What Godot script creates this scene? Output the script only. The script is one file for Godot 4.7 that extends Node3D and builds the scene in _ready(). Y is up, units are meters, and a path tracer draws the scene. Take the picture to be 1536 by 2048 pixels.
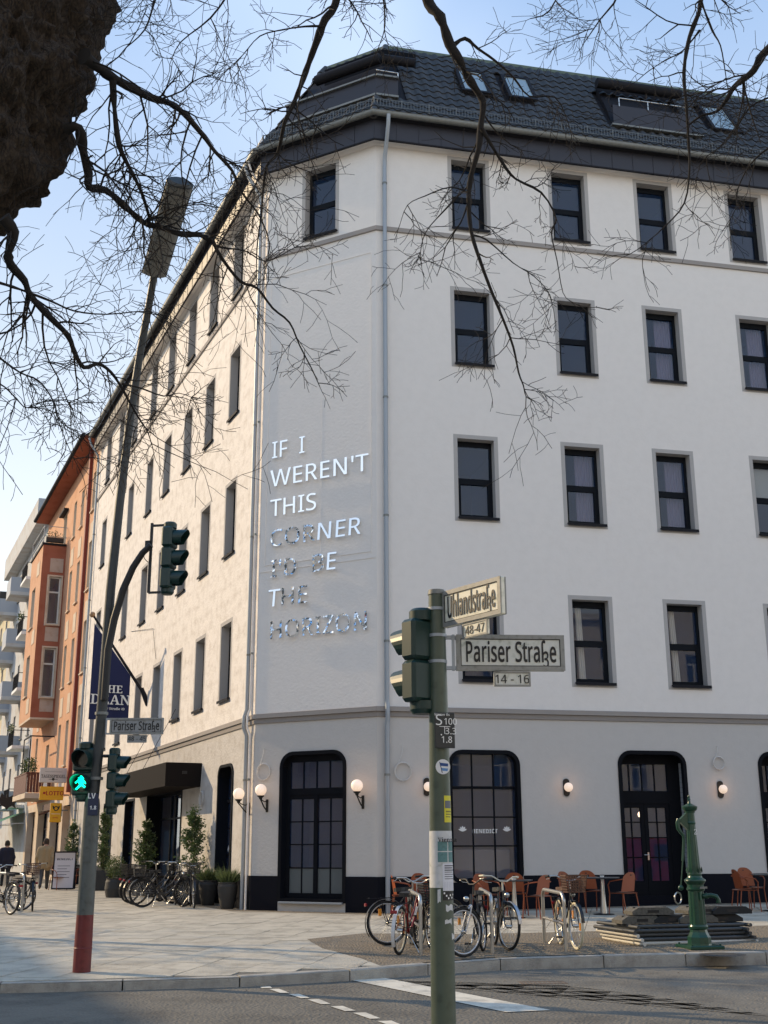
extends Node3D
# ---------------------------------------------------------------- camera model, used to turn photo pixels into directions
const F := 2333.335
const EYE := 1.4
var cam_r: Vector3
var cam_u: Vector3
var cam_f: Vector3
func ray(x: float, y: float) -> Vector3:
	return cam_f + cam_r * ((x - 768.0) / F) + cam_u * ((1024.0 - y) / F)
func at(x: float, y: float, depth: float) -> Vector3:
	var d := ray(x, y)
	return Vector3(0, EYE, 0) + d * (depth / -d.z)
func gy(x: float, z: float) -> float:            # height of the pavement: it falls gently to the kerb and rises a little to the right
	return lerpf(-0.18, 0.012 * maxf(x + 0.2, 0.0), clampf((-z - 15.5) / 11.5, 0.0, 1.0))
func ground(x: float, y: float) -> Vector3:
	var d := ray(x, y)
	var k := 20.0
	for i in 60:
		k = (gy(d.x * k, d.z * k) - EYE) / d.y
	return Vector3(0, EYE, 0) + d * k
# ---------------------------------------------------------------- the corner block's footprint: left front, chamfer, right front
const PA := Vector3(-0.181, 0, -27.487)
const PB := Vector3(-3.195, 0, -29.122)
var tR := Vector3(0.97567, 0, -0.21923)
var tC := Vector3(0.87906, 0, 0.47671)
var tL := Vector3(0.40216, 0, 0.91557)
var nR := Vector3(0.21923, 0, 0.97567)
var nC := Vector3(-0.47671, 0, 0.87906)
var nL := Vector3(-0.91557, 0, 0.40216)
const LEN_L := 25.6
const LEN_R := 16.0
func corner(p: Vector3, n1: Vector3, n2: Vector3, o: float) -> Vector3:
	return p + (n1 + n2) * (o / (1.0 + n1.dot(n2)))
func foot(o: float) -> Array:
	return [PB - tL * LEN_L + nL * o, corner(PB, nL, nC, o), corner(PA, nC, nR, o), PA + tR * LEN_R + nR * o]
func xf_R(s: float, y: float, o := 0.0) -> Transform3D:
	return Transform3D(Basis(tR, Vector3.UP, nR), PA + tR * s + nR * o + Vector3.UP * y)
func xf_C(s: float, y: float, o := 0.0) -> Transform3D:
	return Transform3D(Basis(tC, Vector3.UP, nC), PA + tC * s + nC * o + Vector3.UP * y)
func xf_L(s: float, y: float, o := 0.0) -> Transform3D:
	return Transform3D(Basis(tL, Vector3.UP, nL), PB + tL * s + nL * o + Vector3.UP * y)
# ---------------------------------------------------------------- mesh builder
class MB:
	var v := PackedVector3Array()
	var n := PackedVector3Array()
	var ix := PackedInt32Array()
	var x := Transform3D.IDENTITY
	func tri(a: Vector3, b: Vector3, c: Vector3, nn := Vector3.ZERO) -> MB:
		a = x * a; b = x * b; c = x * c
		var m := (c - a).cross(b - a).normalized()
		if nn != Vector3.ZERO:
			var w := (x.basis * nn).normalized()
			if m.dot(w) < 0:
				var q := b
				b = c; c = q
			m = w
		var k := v.size()
		v.append_array([a, b, c]); n.append_array([m, m, m]); ix.append_array([k, k + 1, k + 2])
		return self
	func quad(a: Vector3, b: Vector3, c: Vector3, d: Vector3, nn := Vector3.ZERO) -> MB:
		var fn := nn if nn != Vector3.ZERO else (c - a).cross(b - a) + (d - a).cross(c - a)
		tri(a, b, c, fn); tri(a, c, d, fn)
		return self
	func box(lo: Vector3, hi: Vector3) -> MB:
		var c := (lo + hi) * 0.5
		var h := (hi - lo) * 0.5
		for i in 3:
			for s in [-1.0, 1.0]:
				var e := Vector3.ZERO
				e[i] = s
				var a := Vector3.ZERO
				a[(i + 1) % 3] = h[(i + 1) % 3]
				var b := Vector3.ZERO
				b[(i + 2) % 3] = h[(i + 2) % 3]
				var o := c + e * h
				quad(o - a - b, o + a - b, o + a + b, o - a + b, e)
		return self
	func cbox(c: Vector3, s: Vector3) -> MB:
		return box(c - s * 0.5, c + s * 0.5)
	func bevel(lo: Vector3, hi: Vector3, r: float) -> MB:     # a box with chamfered edges
		var c := (lo + hi) * 0.5
		var h := (hi - lo) * 0.5
		r = minf(r, minf(h.x, minf(h.y, h.z)) * 0.98)
		var k := h - Vector3.ONE * r
		for i in 3:
			var j := (i + 1) % 3
			var l := (i + 2) % 3
			for s in [-1.0, 1.0]:
				var e := Vector3.ZERO
				e[i] = s
				var q := []
				for w in [[-1, -1], [1, -1], [1, 1], [-1, 1]]:
					var p := Vector3.ZERO
					p[i] = s * h[i]; p[j] = w[0] * k[j]; p[l] = w[1] * k[l]
					q.append(c + p)
				quad(q[0], q[1], q[2], q[3], e)
				for s2 in [-1.0, 1.0]:                        # edge between face i and face j
					var p0 := Vector3.ZERO
					p0[i] = s * h[i]; p0[j] = s2 * k[j]; p0[l] = -k[l]
					var p1 := p0
					p1[l] = k[l]
					var p2 := Vector3.ZERO
					p2[i] = s * k[i]; p2[j] = s2 * h[j]; p2[l] = k[l]
					var p3 := p2
					p3[l] = -k[l]
					var en := Vector3.ZERO
					en[i] = s; en[j] = s2
					quad(c + p0, c + p1, c + p2, c + p3, en)
		for sx in [-1.0, 1.0]:
			for sy in [-1.0, 1.0]:
				for sz in [-1.0, 1.0]:
					var s3 := Vector3(sx, sy, sz)
					tri(c + s3 * Vector3(h.x, k.y, k.z), c + s3 * Vector3(k.x, h.y, k.z), c + s3 * Vector3(k.x, k.y, h.z), s3)
		return self
	func bar(a: Vector3, b: Vector3, w: float, h: float, upv := Vector3.UP) -> MB:   # a rectangular bar between two points
		var d := (b - a).normalized()
		var r := d.cross(upv)
		if r.length() < 0.01: r = d.cross(Vector3.RIGHT)
		r = r.normalized()
		var u := r.cross(d).normalized()
		var old := x
		x = x * Transform3D(Basis(r, u, -d), (a + b) * 0.5)
		cbox(Vector3.ZERO, Vector3(w, h, (b - a).length()))
		x = old
		return self
	func tube(p: Array, r, sides := 8, caps := true) -> MB:     # r: one radius or one per point
		var k := p.size()
		var up := Vector3.UP
		var d0: Vector3 = (p[1] - p[0]).normalized()
		if absf(d0.dot(up)) > 0.9: up = Vector3.RIGHT
		var base := v.size()
		for i in k:
			var a: Vector3 = p[maxi(i - 1, 0)]
			var b: Vector3 = p[mini(i + 1, k - 1)]
			var d := (b - a).normalized()
			var s := d.cross(up)
			if s.length() < 0.001: s = d.cross(Vector3(0.3, 0.5, 0.8))
			s = s.normalized()
			up = s.cross(d).normalized()
			var rr: float = r[i] if r is Array or r is PackedFloat32Array else r
			for j in sides:
				var t := TAU * j / sides
				var e := s * cos(t) + up * sin(t)
				v.append(x * (p[i] + e * rr)); n.append((x.basis * e).normalized())
		for i in k - 1:
			for j in sides:
				var a := base + i * sides + j
				var b := base + i * sides + (j + 1) % sides
				ix.append_array([a, b, b + sides, a, b + sides, a + sides])
		if caps:
			for e in [0, k - 1]:
				var rr: float = r[e] if r is Array or r is PackedFloat32Array else r
				if rr < 0.004: continue
				var m: Vector3 = (p[0] - p[1]) if e == 0 else (p[k - 1] - p[k - 2])
				m = (x.basis * m).normalized()
				var c := v.size()
				for j in sides:
					v.append(v[base + e * sides + j]); n.append(m)
				for j in range(1, sides - 1):
					if e == 0: ix.append_array([c, c + j + 1, c + j])
					else: ix.append_array([c, c + j, c + j + 1])
		return self
	func lathe(prof: Array, sides := 24, flat := false, c := Vector3.ZERO, ph := 0.0) -> MB:    # prof: Vector2(radius, height), from the bottom up
		for i in prof.size() - 1:
			var a: Vector2 = prof[i]
			var b: Vector2 = prof[i + 1]
			if a.distance_to(b) < 1e-6: continue
			var m := Vector2(b.y - a.y, a.x - b.x).normalized()
			for j in sides:
				var t0 := TAU * j / sides + ph
				var t1 := TAU * (j + 1) / sides + ph
				var e0 := Vector3(cos(t0), 0, sin(t0))
				var e1 := Vector3(cos(t1), 0, sin(t1))
				var q := [c + e0 * a.x + Vector3.UP * a.y, c + e1 * a.x + Vector3.UP * a.y, c + e1 * b.x + Vector3.UP * b.y, c + e0 * b.x + Vector3.UP * b.y]
				if flat:
					var em := (e0 + e1).normalized()
					quad(q[0], q[1], q[2], q[3], em * m.x + Vector3.UP * m.y)
				else:
					var k := v.size()
					for w in 4:
						v.append(x * q[w])
						var e: Vector3 = e0 if w == 0 or w == 3 else e1
						n.append((x.basis * (e * m.x + Vector3.UP * m.y)).normalized())
					ix.append_array([k, k + 1, k + 2, k, k + 2, k + 3])
		return self
	func ball(c: Vector3, r: Vector3, nu := 20, nv := 12) -> MB:
		var k := v.size()
		for i in nv + 1:
			var a := PI * i / nv
			for j in nu + 1:
				var t := TAU * j / nu
				var e := Vector3(sin(a) * cos(t), cos(a), sin(a) * sin(t))
				v.append(x * (c + e * r)); n.append((x.basis * (e / r)).normalized())
		for i in nv:
			for j in nu:
				var a := k + i * (nu + 1) + j
				ix.append_array([a, a + nu + 2, a + 1, a, a + nu + 1, a + nu + 2])
		return self
	func poly(pts: PackedVector2Array, z0: float, z1: float, back := true) -> MB:     # a flat outline in x, y pushed from z0 to z1
		var tr := Geometry2D.triangulate_polygon(pts)
		for i in range(0, tr.size(), 3):
			var a := pts[tr[i]]
			var b := pts[tr[i + 1]]
			var c := pts[tr[i + 2]]
			tri(Vector3(a.x, a.y, z1), Vector3(b.x, b.y, z1), Vector3(c.x, c.y, z1), Vector3(0, 0, signf(z1 - z0)))
			if back: tri(Vector3(a.x, a.y, z0), Vector3(b.x, b.y, z0), Vector3(c.x, c.y, z0), Vector3(0, 0, signf(z0 - z1)))
		var cw := Geometry2D.is_polygon_clockwise(pts)
		for i in pts.size():
			var a := pts[i]
			var b := pts[(i + 1) % pts.size()]
			var e := b - a
			var m := Vector3(-e.y, e.x, 0) if cw else Vector3(e.y, -e.x, 0)
			quad(Vector3(a.x, a.y, z0), Vector3(b.x, b.y, z0), Vector3(b.x, b.y, z1), Vector3(a.x, a.y, z1), m)
		return self
	func ring(outer: PackedVector2Array, inner: PackedVector2Array, z0: float, z1: float) -> MB:   # two outlines with the same number of points
		var k := outer.size()
		for i in k:
			var j := (i + 1) % k
			var a := outer[i]
			var b := outer[j]
			var c := inner[j]
			var d := inner[i]
			var m := (a + b - c - d)
			quad(Vector3(a.x, a.y, z1), Vector3(b.x, b.y, z1), Vector3(c.x, c.y, z1), Vector3(d.x, d.y, z1), Vector3(0, 0, 1))
			quad(Vector3(a.x, a.y, z0), Vector3(b.x, b.y, z0), Vector3(b.x, b.y, z1), Vector3(a.x, a.y, z1), Vector3(m.x, m.y, 0))
			quad(Vector3(d.x, d.y, z0), Vector3(c.x, c.y, z0), Vector3(c.x, c.y, z1), Vector3(d.x, d.y, z1), Vector3(-m.x, -m.y, 0))
		return self
	func mesh() -> ArrayMesh:
		var a := []
		a.resize(Mesh.ARRAY_MAX)
		a[Mesh.ARRAY_VERTEX] = v; a[Mesh.ARRAY_NORMAL] = n; a[Mesh.ARRAY_INDEX] = ix
		var m := ArrayMesh.new()
		m.add_surface_from_arrays(Mesh.PRIMITIVE_TRIANGLES, a)
		return m
func mb(x := Transform3D.IDENTITY) -> MB:
	var b := MB.new()
	b.x = x
	return b
func rounded(w: float, h: float, rt: float, rb: float, inset := 0.0, steps := 7) -> PackedVector2Array:   # an outline from 0,0 to w,h with round corners
	var o := PackedVector2Array()
	for q in [[w - rt, h - rt, rt, 0], [rt, h - rt, rt, 1], [rb, rb, rb, 2], [w - rb, rb, rb, 3]]:
		var r: float = maxf(q[2] - inset, 0.0)
		for i in steps:
			var t: float = PI / 2 * (q[3] + float(i) / (steps - 1))
			var c := Vector2(q[0], q[1])
			if q[2] < inset: c += Vector2(cos(PI / 4 + PI / 2 * q[3]), sin(PI / 4 + PI / 2 * q[3])).sign() * (q[2] - inset)
			o.append(c + Vector2(cos(t), sin(t)) * r)
	return o
# ---------------------------------------------------------------- nodes
var taken := {}
func numbered(s: String) -> String:
	var k: int = taken.get(s, 0)
	taken[s] = k + 1
	return s if k == 0 else "%s_%03d" % [s, k]
func tag(o: Node, label: String, category: String, group := "", kind := "") -> Node:
	o.set_meta("label", label); o.set_meta("category", category)
	if group: o.set_meta("group", group)
	if kind: o.set_meta("kind", kind)
	return o
func thing(called: String, label: String, category: String, where := Transform3D.IDENTITY, group := "") -> Node3D:
	var o := Node3D.new()
	o.name = numbered(called)
	add_child(o)
	o.transform = where
	tag(o, label, category, group)
	return o
func part(called: String, m, material: Material, parent: Node, where := Transform3D.IDENTITY) -> MeshInstance3D:
	var o := MeshInstance3D.new()
	o.mesh = m.mesh() if m is MB else m
	o.material_override = material
	o.name = called
	o.transform = where
	parent.add_child(o, true)
	return o
func holder(called: String, parent: Node, where := Transform3D.IDENTITY) -> Node3D:
	var o := Node3D.new()
	o.name = called
	o.transform = where
	parent.add_child(o, true)
	return o
func single(called: String, m, material: Material, label: String, category: String, where := Transform3D.IDENTITY, group := "") -> MeshInstance3D:
	var o := part(numbered(called), m, material, self, where)
	tag(o, label, category, group)
	return o
func struct(called: String, m, material: Material) -> MeshInstance3D:
	var o := part(numbered(called), m, material, self)
	o.set_meta("kind", "structure")
	return o
func again(o: Node3D, called: String, where: Transform3D, label := "") -> Node3D:
	var c := o.duplicate() as Node3D
	c.name = numbered(called)
	add_child(c)
	c.transform = where
	if label: c.set_meta("label", label)
	return c
func place(p: Vector3, turn := 0.0) -> Transform3D:
	return Transform3D(Basis(Vector3.UP, turn), p)
# ---------------------------------------------------------------- materials
func lin(r: float, g: float, b: float) -> Color:
	return Color(r, g, b).linear_to_srgb()
func mat(r: float, g: float, b: float, rough := 0.7, metal := 0.0) -> StandardMaterial3D:
	var m := StandardMaterial3D.new()
	m.albedo_color = lin(r, g, b)
	m.roughness = rough
	m.metallic = metal
	m.cull_mode = BaseMaterial3D.CULL_DISABLED
	return m
func noise(kind: int, freq: float, oct := 4, rseed := 1) -> FastNoiseLite:
	var f := FastNoiseLite.new()
	f.noise_type = kind as FastNoiseLite.NoiseType
	f.frequency = freq
	f.fractal_octaves = oct
	f.seed = rseed
	return f
func ntex(f: FastNoiseLite, size := 512, ramp = null, normal := 0.0) -> NoiseTexture2D:
	var t := NoiseTexture2D.new()
	t.noise = f
	t.width = size; t.height = size
	t.seamless = true
	t.generate_mipmaps = false
	if normal > 0:
		t.as_normal_map = true
		t.bump_strength = normal
	if ramp != null:
		var g := Gradient.new()
		var off := PackedFloat32Array()
		var cs := PackedColorArray()
		for q in ramp:
			off.append(q[0]); cs.append(lin(q[1], q[2], q[3]))
		g.offsets = off; g.colors = cs
		t.color_ramp = g
	return t
func tri(m: StandardMaterial3D, metres: float, color: Texture2D = null, normal: Texture2D = null, strength := 0.6) -> StandardMaterial3D:
	m.uv1_triplanar = true
	m.uv1_world_triplanar = true
	m.uv1_scale = Vector3.ONE / metres
	if color: m.albedo_texture = color
	if normal:
		m.normal_enabled = true
		m.normal_texture = normal
		m.normal_scale = strength
	return m
func glow(r: float, g: float, b: float, e: float) -> StandardMaterial3D:
	var m := mat(r, g, b, 0.5)
	m.emission_enabled = true
	m.emission = lin(r, g, b)
	m.emission_energy_multiplier = e
	return m
func text(s: String, h: float, bold := false, serif := false, depth := 0.004, heavy := 0.0) -> TextMesh:
	var t := TextMesh.new()
	var f := SystemFont.new()
	f.font_names = PackedStringArray(["Droid Serif" if serif else "Droid Sans"])
	f.font_weight = 700 if bold else 400
	t.font = f
	if heavy > 0:
		var fv := FontVariation.new()
		fv.base_font = f
		fv.variation_embolden = heavy
		t.font = fv
	t.text = s
	t.font_size = 64
	t.pixel_size = h / 64.0
	t.depth = depth
	t.curve_step = 1.0
	return t
var M := {}
func _ready() -> void:
	var pitch := deg_to_rad(16.0735)
	var roll := deg_to_rad(-0.23144)
	cam_f = Vector3(0, sin(pitch), -cos(pitch))
	var u0 := Vector3(0, cos(pitch), sin(pitch))
	cam_r = Vector3.RIGHT * cos(roll) + u0 * sin(roll)
	cam_u = u0 * cos(roll) - Vector3.RIGHT * sin(roll)
	var cam := Camera3D.new()
	cam.name = "camera"
	cam.transform = Transform3D(Basis(cam_r, cam_u, -cam_f), Vector3(0, EYE, 0))
	cam.fov = rad_to_deg(2.0 * atan(1024.0 / F))
	cam.near = 0.05
	cam.far = 900.0
	add_child(cam)
	cam.current = true
	var env := Environment.new()
	env.background_mode = Environment.BG_SKY
	var sm := ProceduralSkyMaterial.new()
	sm.sky_top_color = lin(0.05, 0.165, 0.375)
	sm.sky_horizon_color = lin(0.69, 0.70, 0.665)
	sm.sky_curve = 0.4
	sm.sky_energy_multiplier = 1.0
	sm.ground_horizon_color = Color(0.55, 0.55, 0.53)
	sm.ground_bottom_color = Color(0.25, 0.24, 0.23)
	sm.sun_angle_max = 1.0
	sm.sky_cover = cloud_cover()
	sm.sky_cover_modulate = Color(1, 0.98, 0.94, 0.25)
	var sky := Sky.new()
	sky.sky_material = sm
	env.sky = sky
	env.background_energy_multiplier = 1.0
	env.tonemap_mode = Environment.TONE_MAPPER_LINEAR
	env.tonemap_exposure = 2.05
	env.sdfgi_enabled = true
	env.ssao_enabled = true
	env.ssil_enabled = true
	var we := WorldEnvironment.new()
	we.name = "world_environment"
	we.environment = env
	add_child(we)
	var sun := DirectionalLight3D.new()
	sun.name = "sun"
	sun.light_energy = 0.64
	sun.light_color = Color(1.0, 0.885, 0.71)
	sun.light_angular_distance = 0.53
	sun.shadow_enabled = true
	var el := deg_to_rad(25.5)
	var az := deg_to_rad(26.2)
	var dir := Vector3(cos(az) * cos(el), -sin(el), sin(az) * cos(el))
	add_child(sun)
	sun.look_at_from_position(Vector3.ZERO, dir, Vector3.UP)
	materials()
	build_ground()
	build_corner_block()
	build_lettering()
	build_left_row()
	build_surroundings()
	build_front_fittings()
	build_lamp_post()
	build_sign_post()
	build_bicycles()
	build_terrace()
	build_pump()
	build_barrier_stack()
	build_planters()
	build_street_left()
	build_people()
	build_tree()
func cloud_cover() -> NoiseTexture2D:
	var t := NoiseTexture2D.new()
	t.noise = noise(FastNoiseLite.TYPE_SIMPLEX_SMOOTH, 0.006, 5, 11)
	t.width = 1024; t.height = 512
	t.seamless = true
	t.generate_mipmaps = false
	var g := Gradient.new()
	g.offsets = PackedFloat32Array([0.0, 0.45, 0.75, 1.0])
	g.colors = PackedColorArray([Color(1, 1, 1, 0), Color(1, 1, 1, 0.03), Color(1, 1, 1, 0.35), Color(1, 1, 1, 0.6)])
	t.color_ramp = g
	return t
func materials() -> void:
	var grain := ntex(noise(FastNoiseLite.TYPE_SIMPLEX_SMOOTH, 0.02, 5, 3), 512, [[0.0, 0.95, 0.948, 0.945], [0.5, 0.98, 0.98, 0.98], [1.0, 1, 1, 1]])
	var stucco_n := ntex(noise(FastNoiseLite.TYPE_SIMPLEX_SMOOTH, 0.05, 4, 5), 512, null, 5.0)
	var patch := ntex(noise(FastNoiseLite.TYPE_SIMPLEX_SMOOTH, 0.012, 5, 9), 512, [[0.0, 0.74, 0.71, 0.68], [0.42, 0.93, 0.92, 0.91], [0.6, 1, 1, 1], [1.0, 1, 0.99, 0.96]])
	var speck := ntex(noise(FastNoiseLite.TYPE_SIMPLEX, 0.35, 3, 21), 512, [[0.0, 0.45, 0.45, 0.45], [0.45, 0.85, 0.85, 0.85], [0.6, 1, 1, 1], [1.0, 1.0, 0.98, 0.94]])
	var big := noise(FastNoiseLite.TYPE_SIMPLEX, 0.0045, 8, 25)
	big.fractal_gain = 0.74
	var worn := ntex(big, 1024, [[0.0, 0.5, 0.5, 0.51], [0.35, 0.78, 0.78, 0.77], [0.55, 0.93, 0.93, 0.92], [0.75, 1, 1, 0.98], [1.0, 1.0, 0.97, 0.92]])
	var big2 := noise(FastNoiseLite.TYPE_SIMPLEX, 0.006, 8, 27)
	big2.fractal_gain = 0.70
	var stone := ntex(big2, 1024, [[0.0, 0.55, 0.54, 0.52], [0.35, 0.80, 0.79, 0.78], [0.6, 0.97, 0.97, 0.96], [1.0, 1.0, 0.98, 0.95]])
	var speck_n := ntex(noise(FastNoiseLite.TYPE_SIMPLEX, 0.3, 3, 22), 512, null, 4.0)
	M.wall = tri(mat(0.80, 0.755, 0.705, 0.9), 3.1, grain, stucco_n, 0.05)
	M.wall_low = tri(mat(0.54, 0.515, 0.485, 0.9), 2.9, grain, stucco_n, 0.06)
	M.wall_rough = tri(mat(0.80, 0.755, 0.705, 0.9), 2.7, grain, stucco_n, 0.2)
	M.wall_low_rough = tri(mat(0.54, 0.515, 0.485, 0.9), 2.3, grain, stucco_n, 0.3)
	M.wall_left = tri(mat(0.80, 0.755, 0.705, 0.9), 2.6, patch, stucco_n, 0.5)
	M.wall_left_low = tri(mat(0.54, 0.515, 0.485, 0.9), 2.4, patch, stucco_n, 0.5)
	M.trim = tri(mat(0.43, 0.41, 0.39, 0.9), 2.0, grain)
	M.band = tri(mat(0.27, 0.245, 0.225, 0.9), 2.0, grain)
	M.frame = mat(0.012, 0.014, 0.018, 0.35)
	M.frame_black = mat(0.008, 0.009, 0.012, 0.4)
	M.metal_dark = mat(0.024, 0.024, 0.028, 0.5)
	M.plinth = tri(mat(0.008, 0.009, 0.014, 0.45), 1.3, grain)
	M.tile = tri(mat(0.035, 0.036, 0.038, 0.6), 1.1, grain)
	M.tile2 = tri(mat(0.045, 0.045, 0.046, 0.6), 0.9, grain)
	M.zinc = mat(0.34, 0.37, 0.40, 0.5, 0.45)
	M.zinc_dull = tri(mat(0.23, 0.24, 0.23, 0.55, 0.5), 0.8, patch)
	M.steel = mat(0.55, 0.55, 0.53, 0.28, 1.0)
	M.room = mat(0.38, 0.35, 0.32, 0.9)
	M.room_pale = mat(0.25, 0.22, 0.19, 0.9)
	M.curtain = mat(0.20, 0.175, 0.24, 0.9)
	M.blind = mat(0.42, 0.42, 0.36, 0.9)
	M.glass = mat(0.03, 0.10, 0.27, 0.015)
	M.glass.transparency = BaseMaterial3D.TRANSPARENCY_ALPHA
	M.glass.albedo_color.a = 0.2
	M.glass.metallic_specular = 1.0
	M.asphalt = tri(mat(0.165, 0.151, 0.124, 0.9), 8.5, worn, speck_n, 0.4)
	M.asphalt_new = tri(mat(0.19, 0.175, 0.145, 0.9), 7.3, worn, speck_n, 0.4)
	M.slab = []
	for k in 4:
		var c: float = [0.55, 0.52, 0.575, 0.54][k]
		M.slab.append(tri(mat(c, c * 0.915, c * 0.74, 0.9), [6.1, 7.3, 5.3, 6.7][k], stone, speck_n, 0.3))
	M.joint = tri(mat(0.17, 0.155, 0.13, 1.0), 1.2, speck)
	var cob := noise(FastNoiseLite.TYPE_CELLULAR, 0.07, 1, 31)
	cob.cellular_return_type = FastNoiseLite.RETURN_DISTANCE2_SUB
	var cob_c := ntex(cob, 512, [[0.0, 0.42, 0.40, 0.37], [0.12, 0.62, 0.6, 0.56], [0.3, 0.95, 0.94, 0.9], [1.0, 1, 1, 1]])
	var cob_n := ntex(cob, 512, null, 10.0)
	M.mosaic = tri(mat(0.33, 0.275, 0.205, 0.95), 1.9, cob_c, cob_n, 0.9)
	M.kerb = tri(mat(0.42, 0.395, 0.345, 0.85), 3.1, stone, speck_n, 0.4)
	M.paint = tri(mat(0.74, 0.69, 0.58, 0.8), 4.1, worn)
	M.white = mat(0.8, 0.8, 0.78, 0.5)
	M.black = mat(0.012, 0.012, 0.013, 0.5)
	M.rubber = mat(0.014, 0.014, 0.014, 0.8)
	for k in ["plinth", "frame", "frame_black", "metal_dark"]:
		M[k].metallic_specular = 0.16
		M[k].roughness = 0.55
	M.trim_left = M.trim
	M.band2 = tri(mat(0.33, 0.30, 0.275, 0.9), 2.0, grain)
	M.fascia = mat(0.032, 0.032, 0.042, 0.45, 0.2)
	M.ridge = mat(0.10, 0.13, 0.09, 0.6)
	M.guard = mat(0.16, 0.17, 0.17, 0.5, 0.6)
	M.skyglass = mat(0.30, 0.36, 0.38, 0.04)
	M.skyglass.metallic_specular = 1.0
	M.leaf_dark = mat(0.035, 0.06, 0.02, 0.5)
	M.leaf_dark.backlight_enabled = true
	M.leaf_dark.backlight = lin(0.03, 0.05, 0.01)
	M.leaf = mat(0.06, 0.095, 0.035, 0.45)
	M.leaf.backlight_enabled = true
	M.leaf.backlight = lin(0.05, 0.08, 0.02)
var kerb_line := PackedVector2Array([Vector2(-30.5, -70.0), Vector2(-11.9, -25.3), Vector2(-9.0, -18.6), Vector2(-8.3, -16.7), Vector2(-7.2, -15.65), Vector2(-6.0, -15.37), Vector2(-4.76, -15.43), Vector2(-3.3, -15.68), Vector2(-1.87, -16.0), Vector2(-0.48, -16.67), Vector2(1.65, -17.95), Vector2(3.2, -18.28), Vector2(5.68, -18.58), Vector2(12.0, -19.9), Vector2(40.0, -26.0)])
func sheet(b: MB, pg: PackedVector2Array, lift: float, skirt := 0.0) -> void:       # a flat outline laid on the sloping pavement
	for strip in [[-15.5, 60.0], [-27.0, -15.5], [-400.0, -27.0]]:
		for side in [[-400.0, -0.2], [-0.2, 400.0]]:
			var r := PackedVector2Array([Vector2(side[0], strip[0]), Vector2(side[1], strip[0]), Vector2(side[1], strip[1]), Vector2(side[0], strip[1])])
			for q in Geometry2D.intersect_polygons(pg, r):
				var t := Geometry2D.triangulate_polygon(q)
				for i in range(0, t.size(), 3):
					var w := []
					for j in 3:
						var p: Vector2 = q[t[i + j]]
						w.append(Vector3(p.x, gy(p.x, p.y) + lift, p.y))
					b.tri(w[0], w[1], w[2], Vector3.UP)
	if skirt > 0:
		for i in pg.size():
			var p := pg[i]
			var q := pg[(i + 1) % pg.size()]
			var a := Vector3(p.x, gy(p.x, p.y) + lift, p.y)
			var c := Vector3(q.x, gy(q.x, q.y) + lift, q.y)
			b.quad(a, c, c - Vector3.UP * skirt, a - Vector3.UP * skirt, Vector3(p.y - q.y, 0, q.x - p.x))
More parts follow.
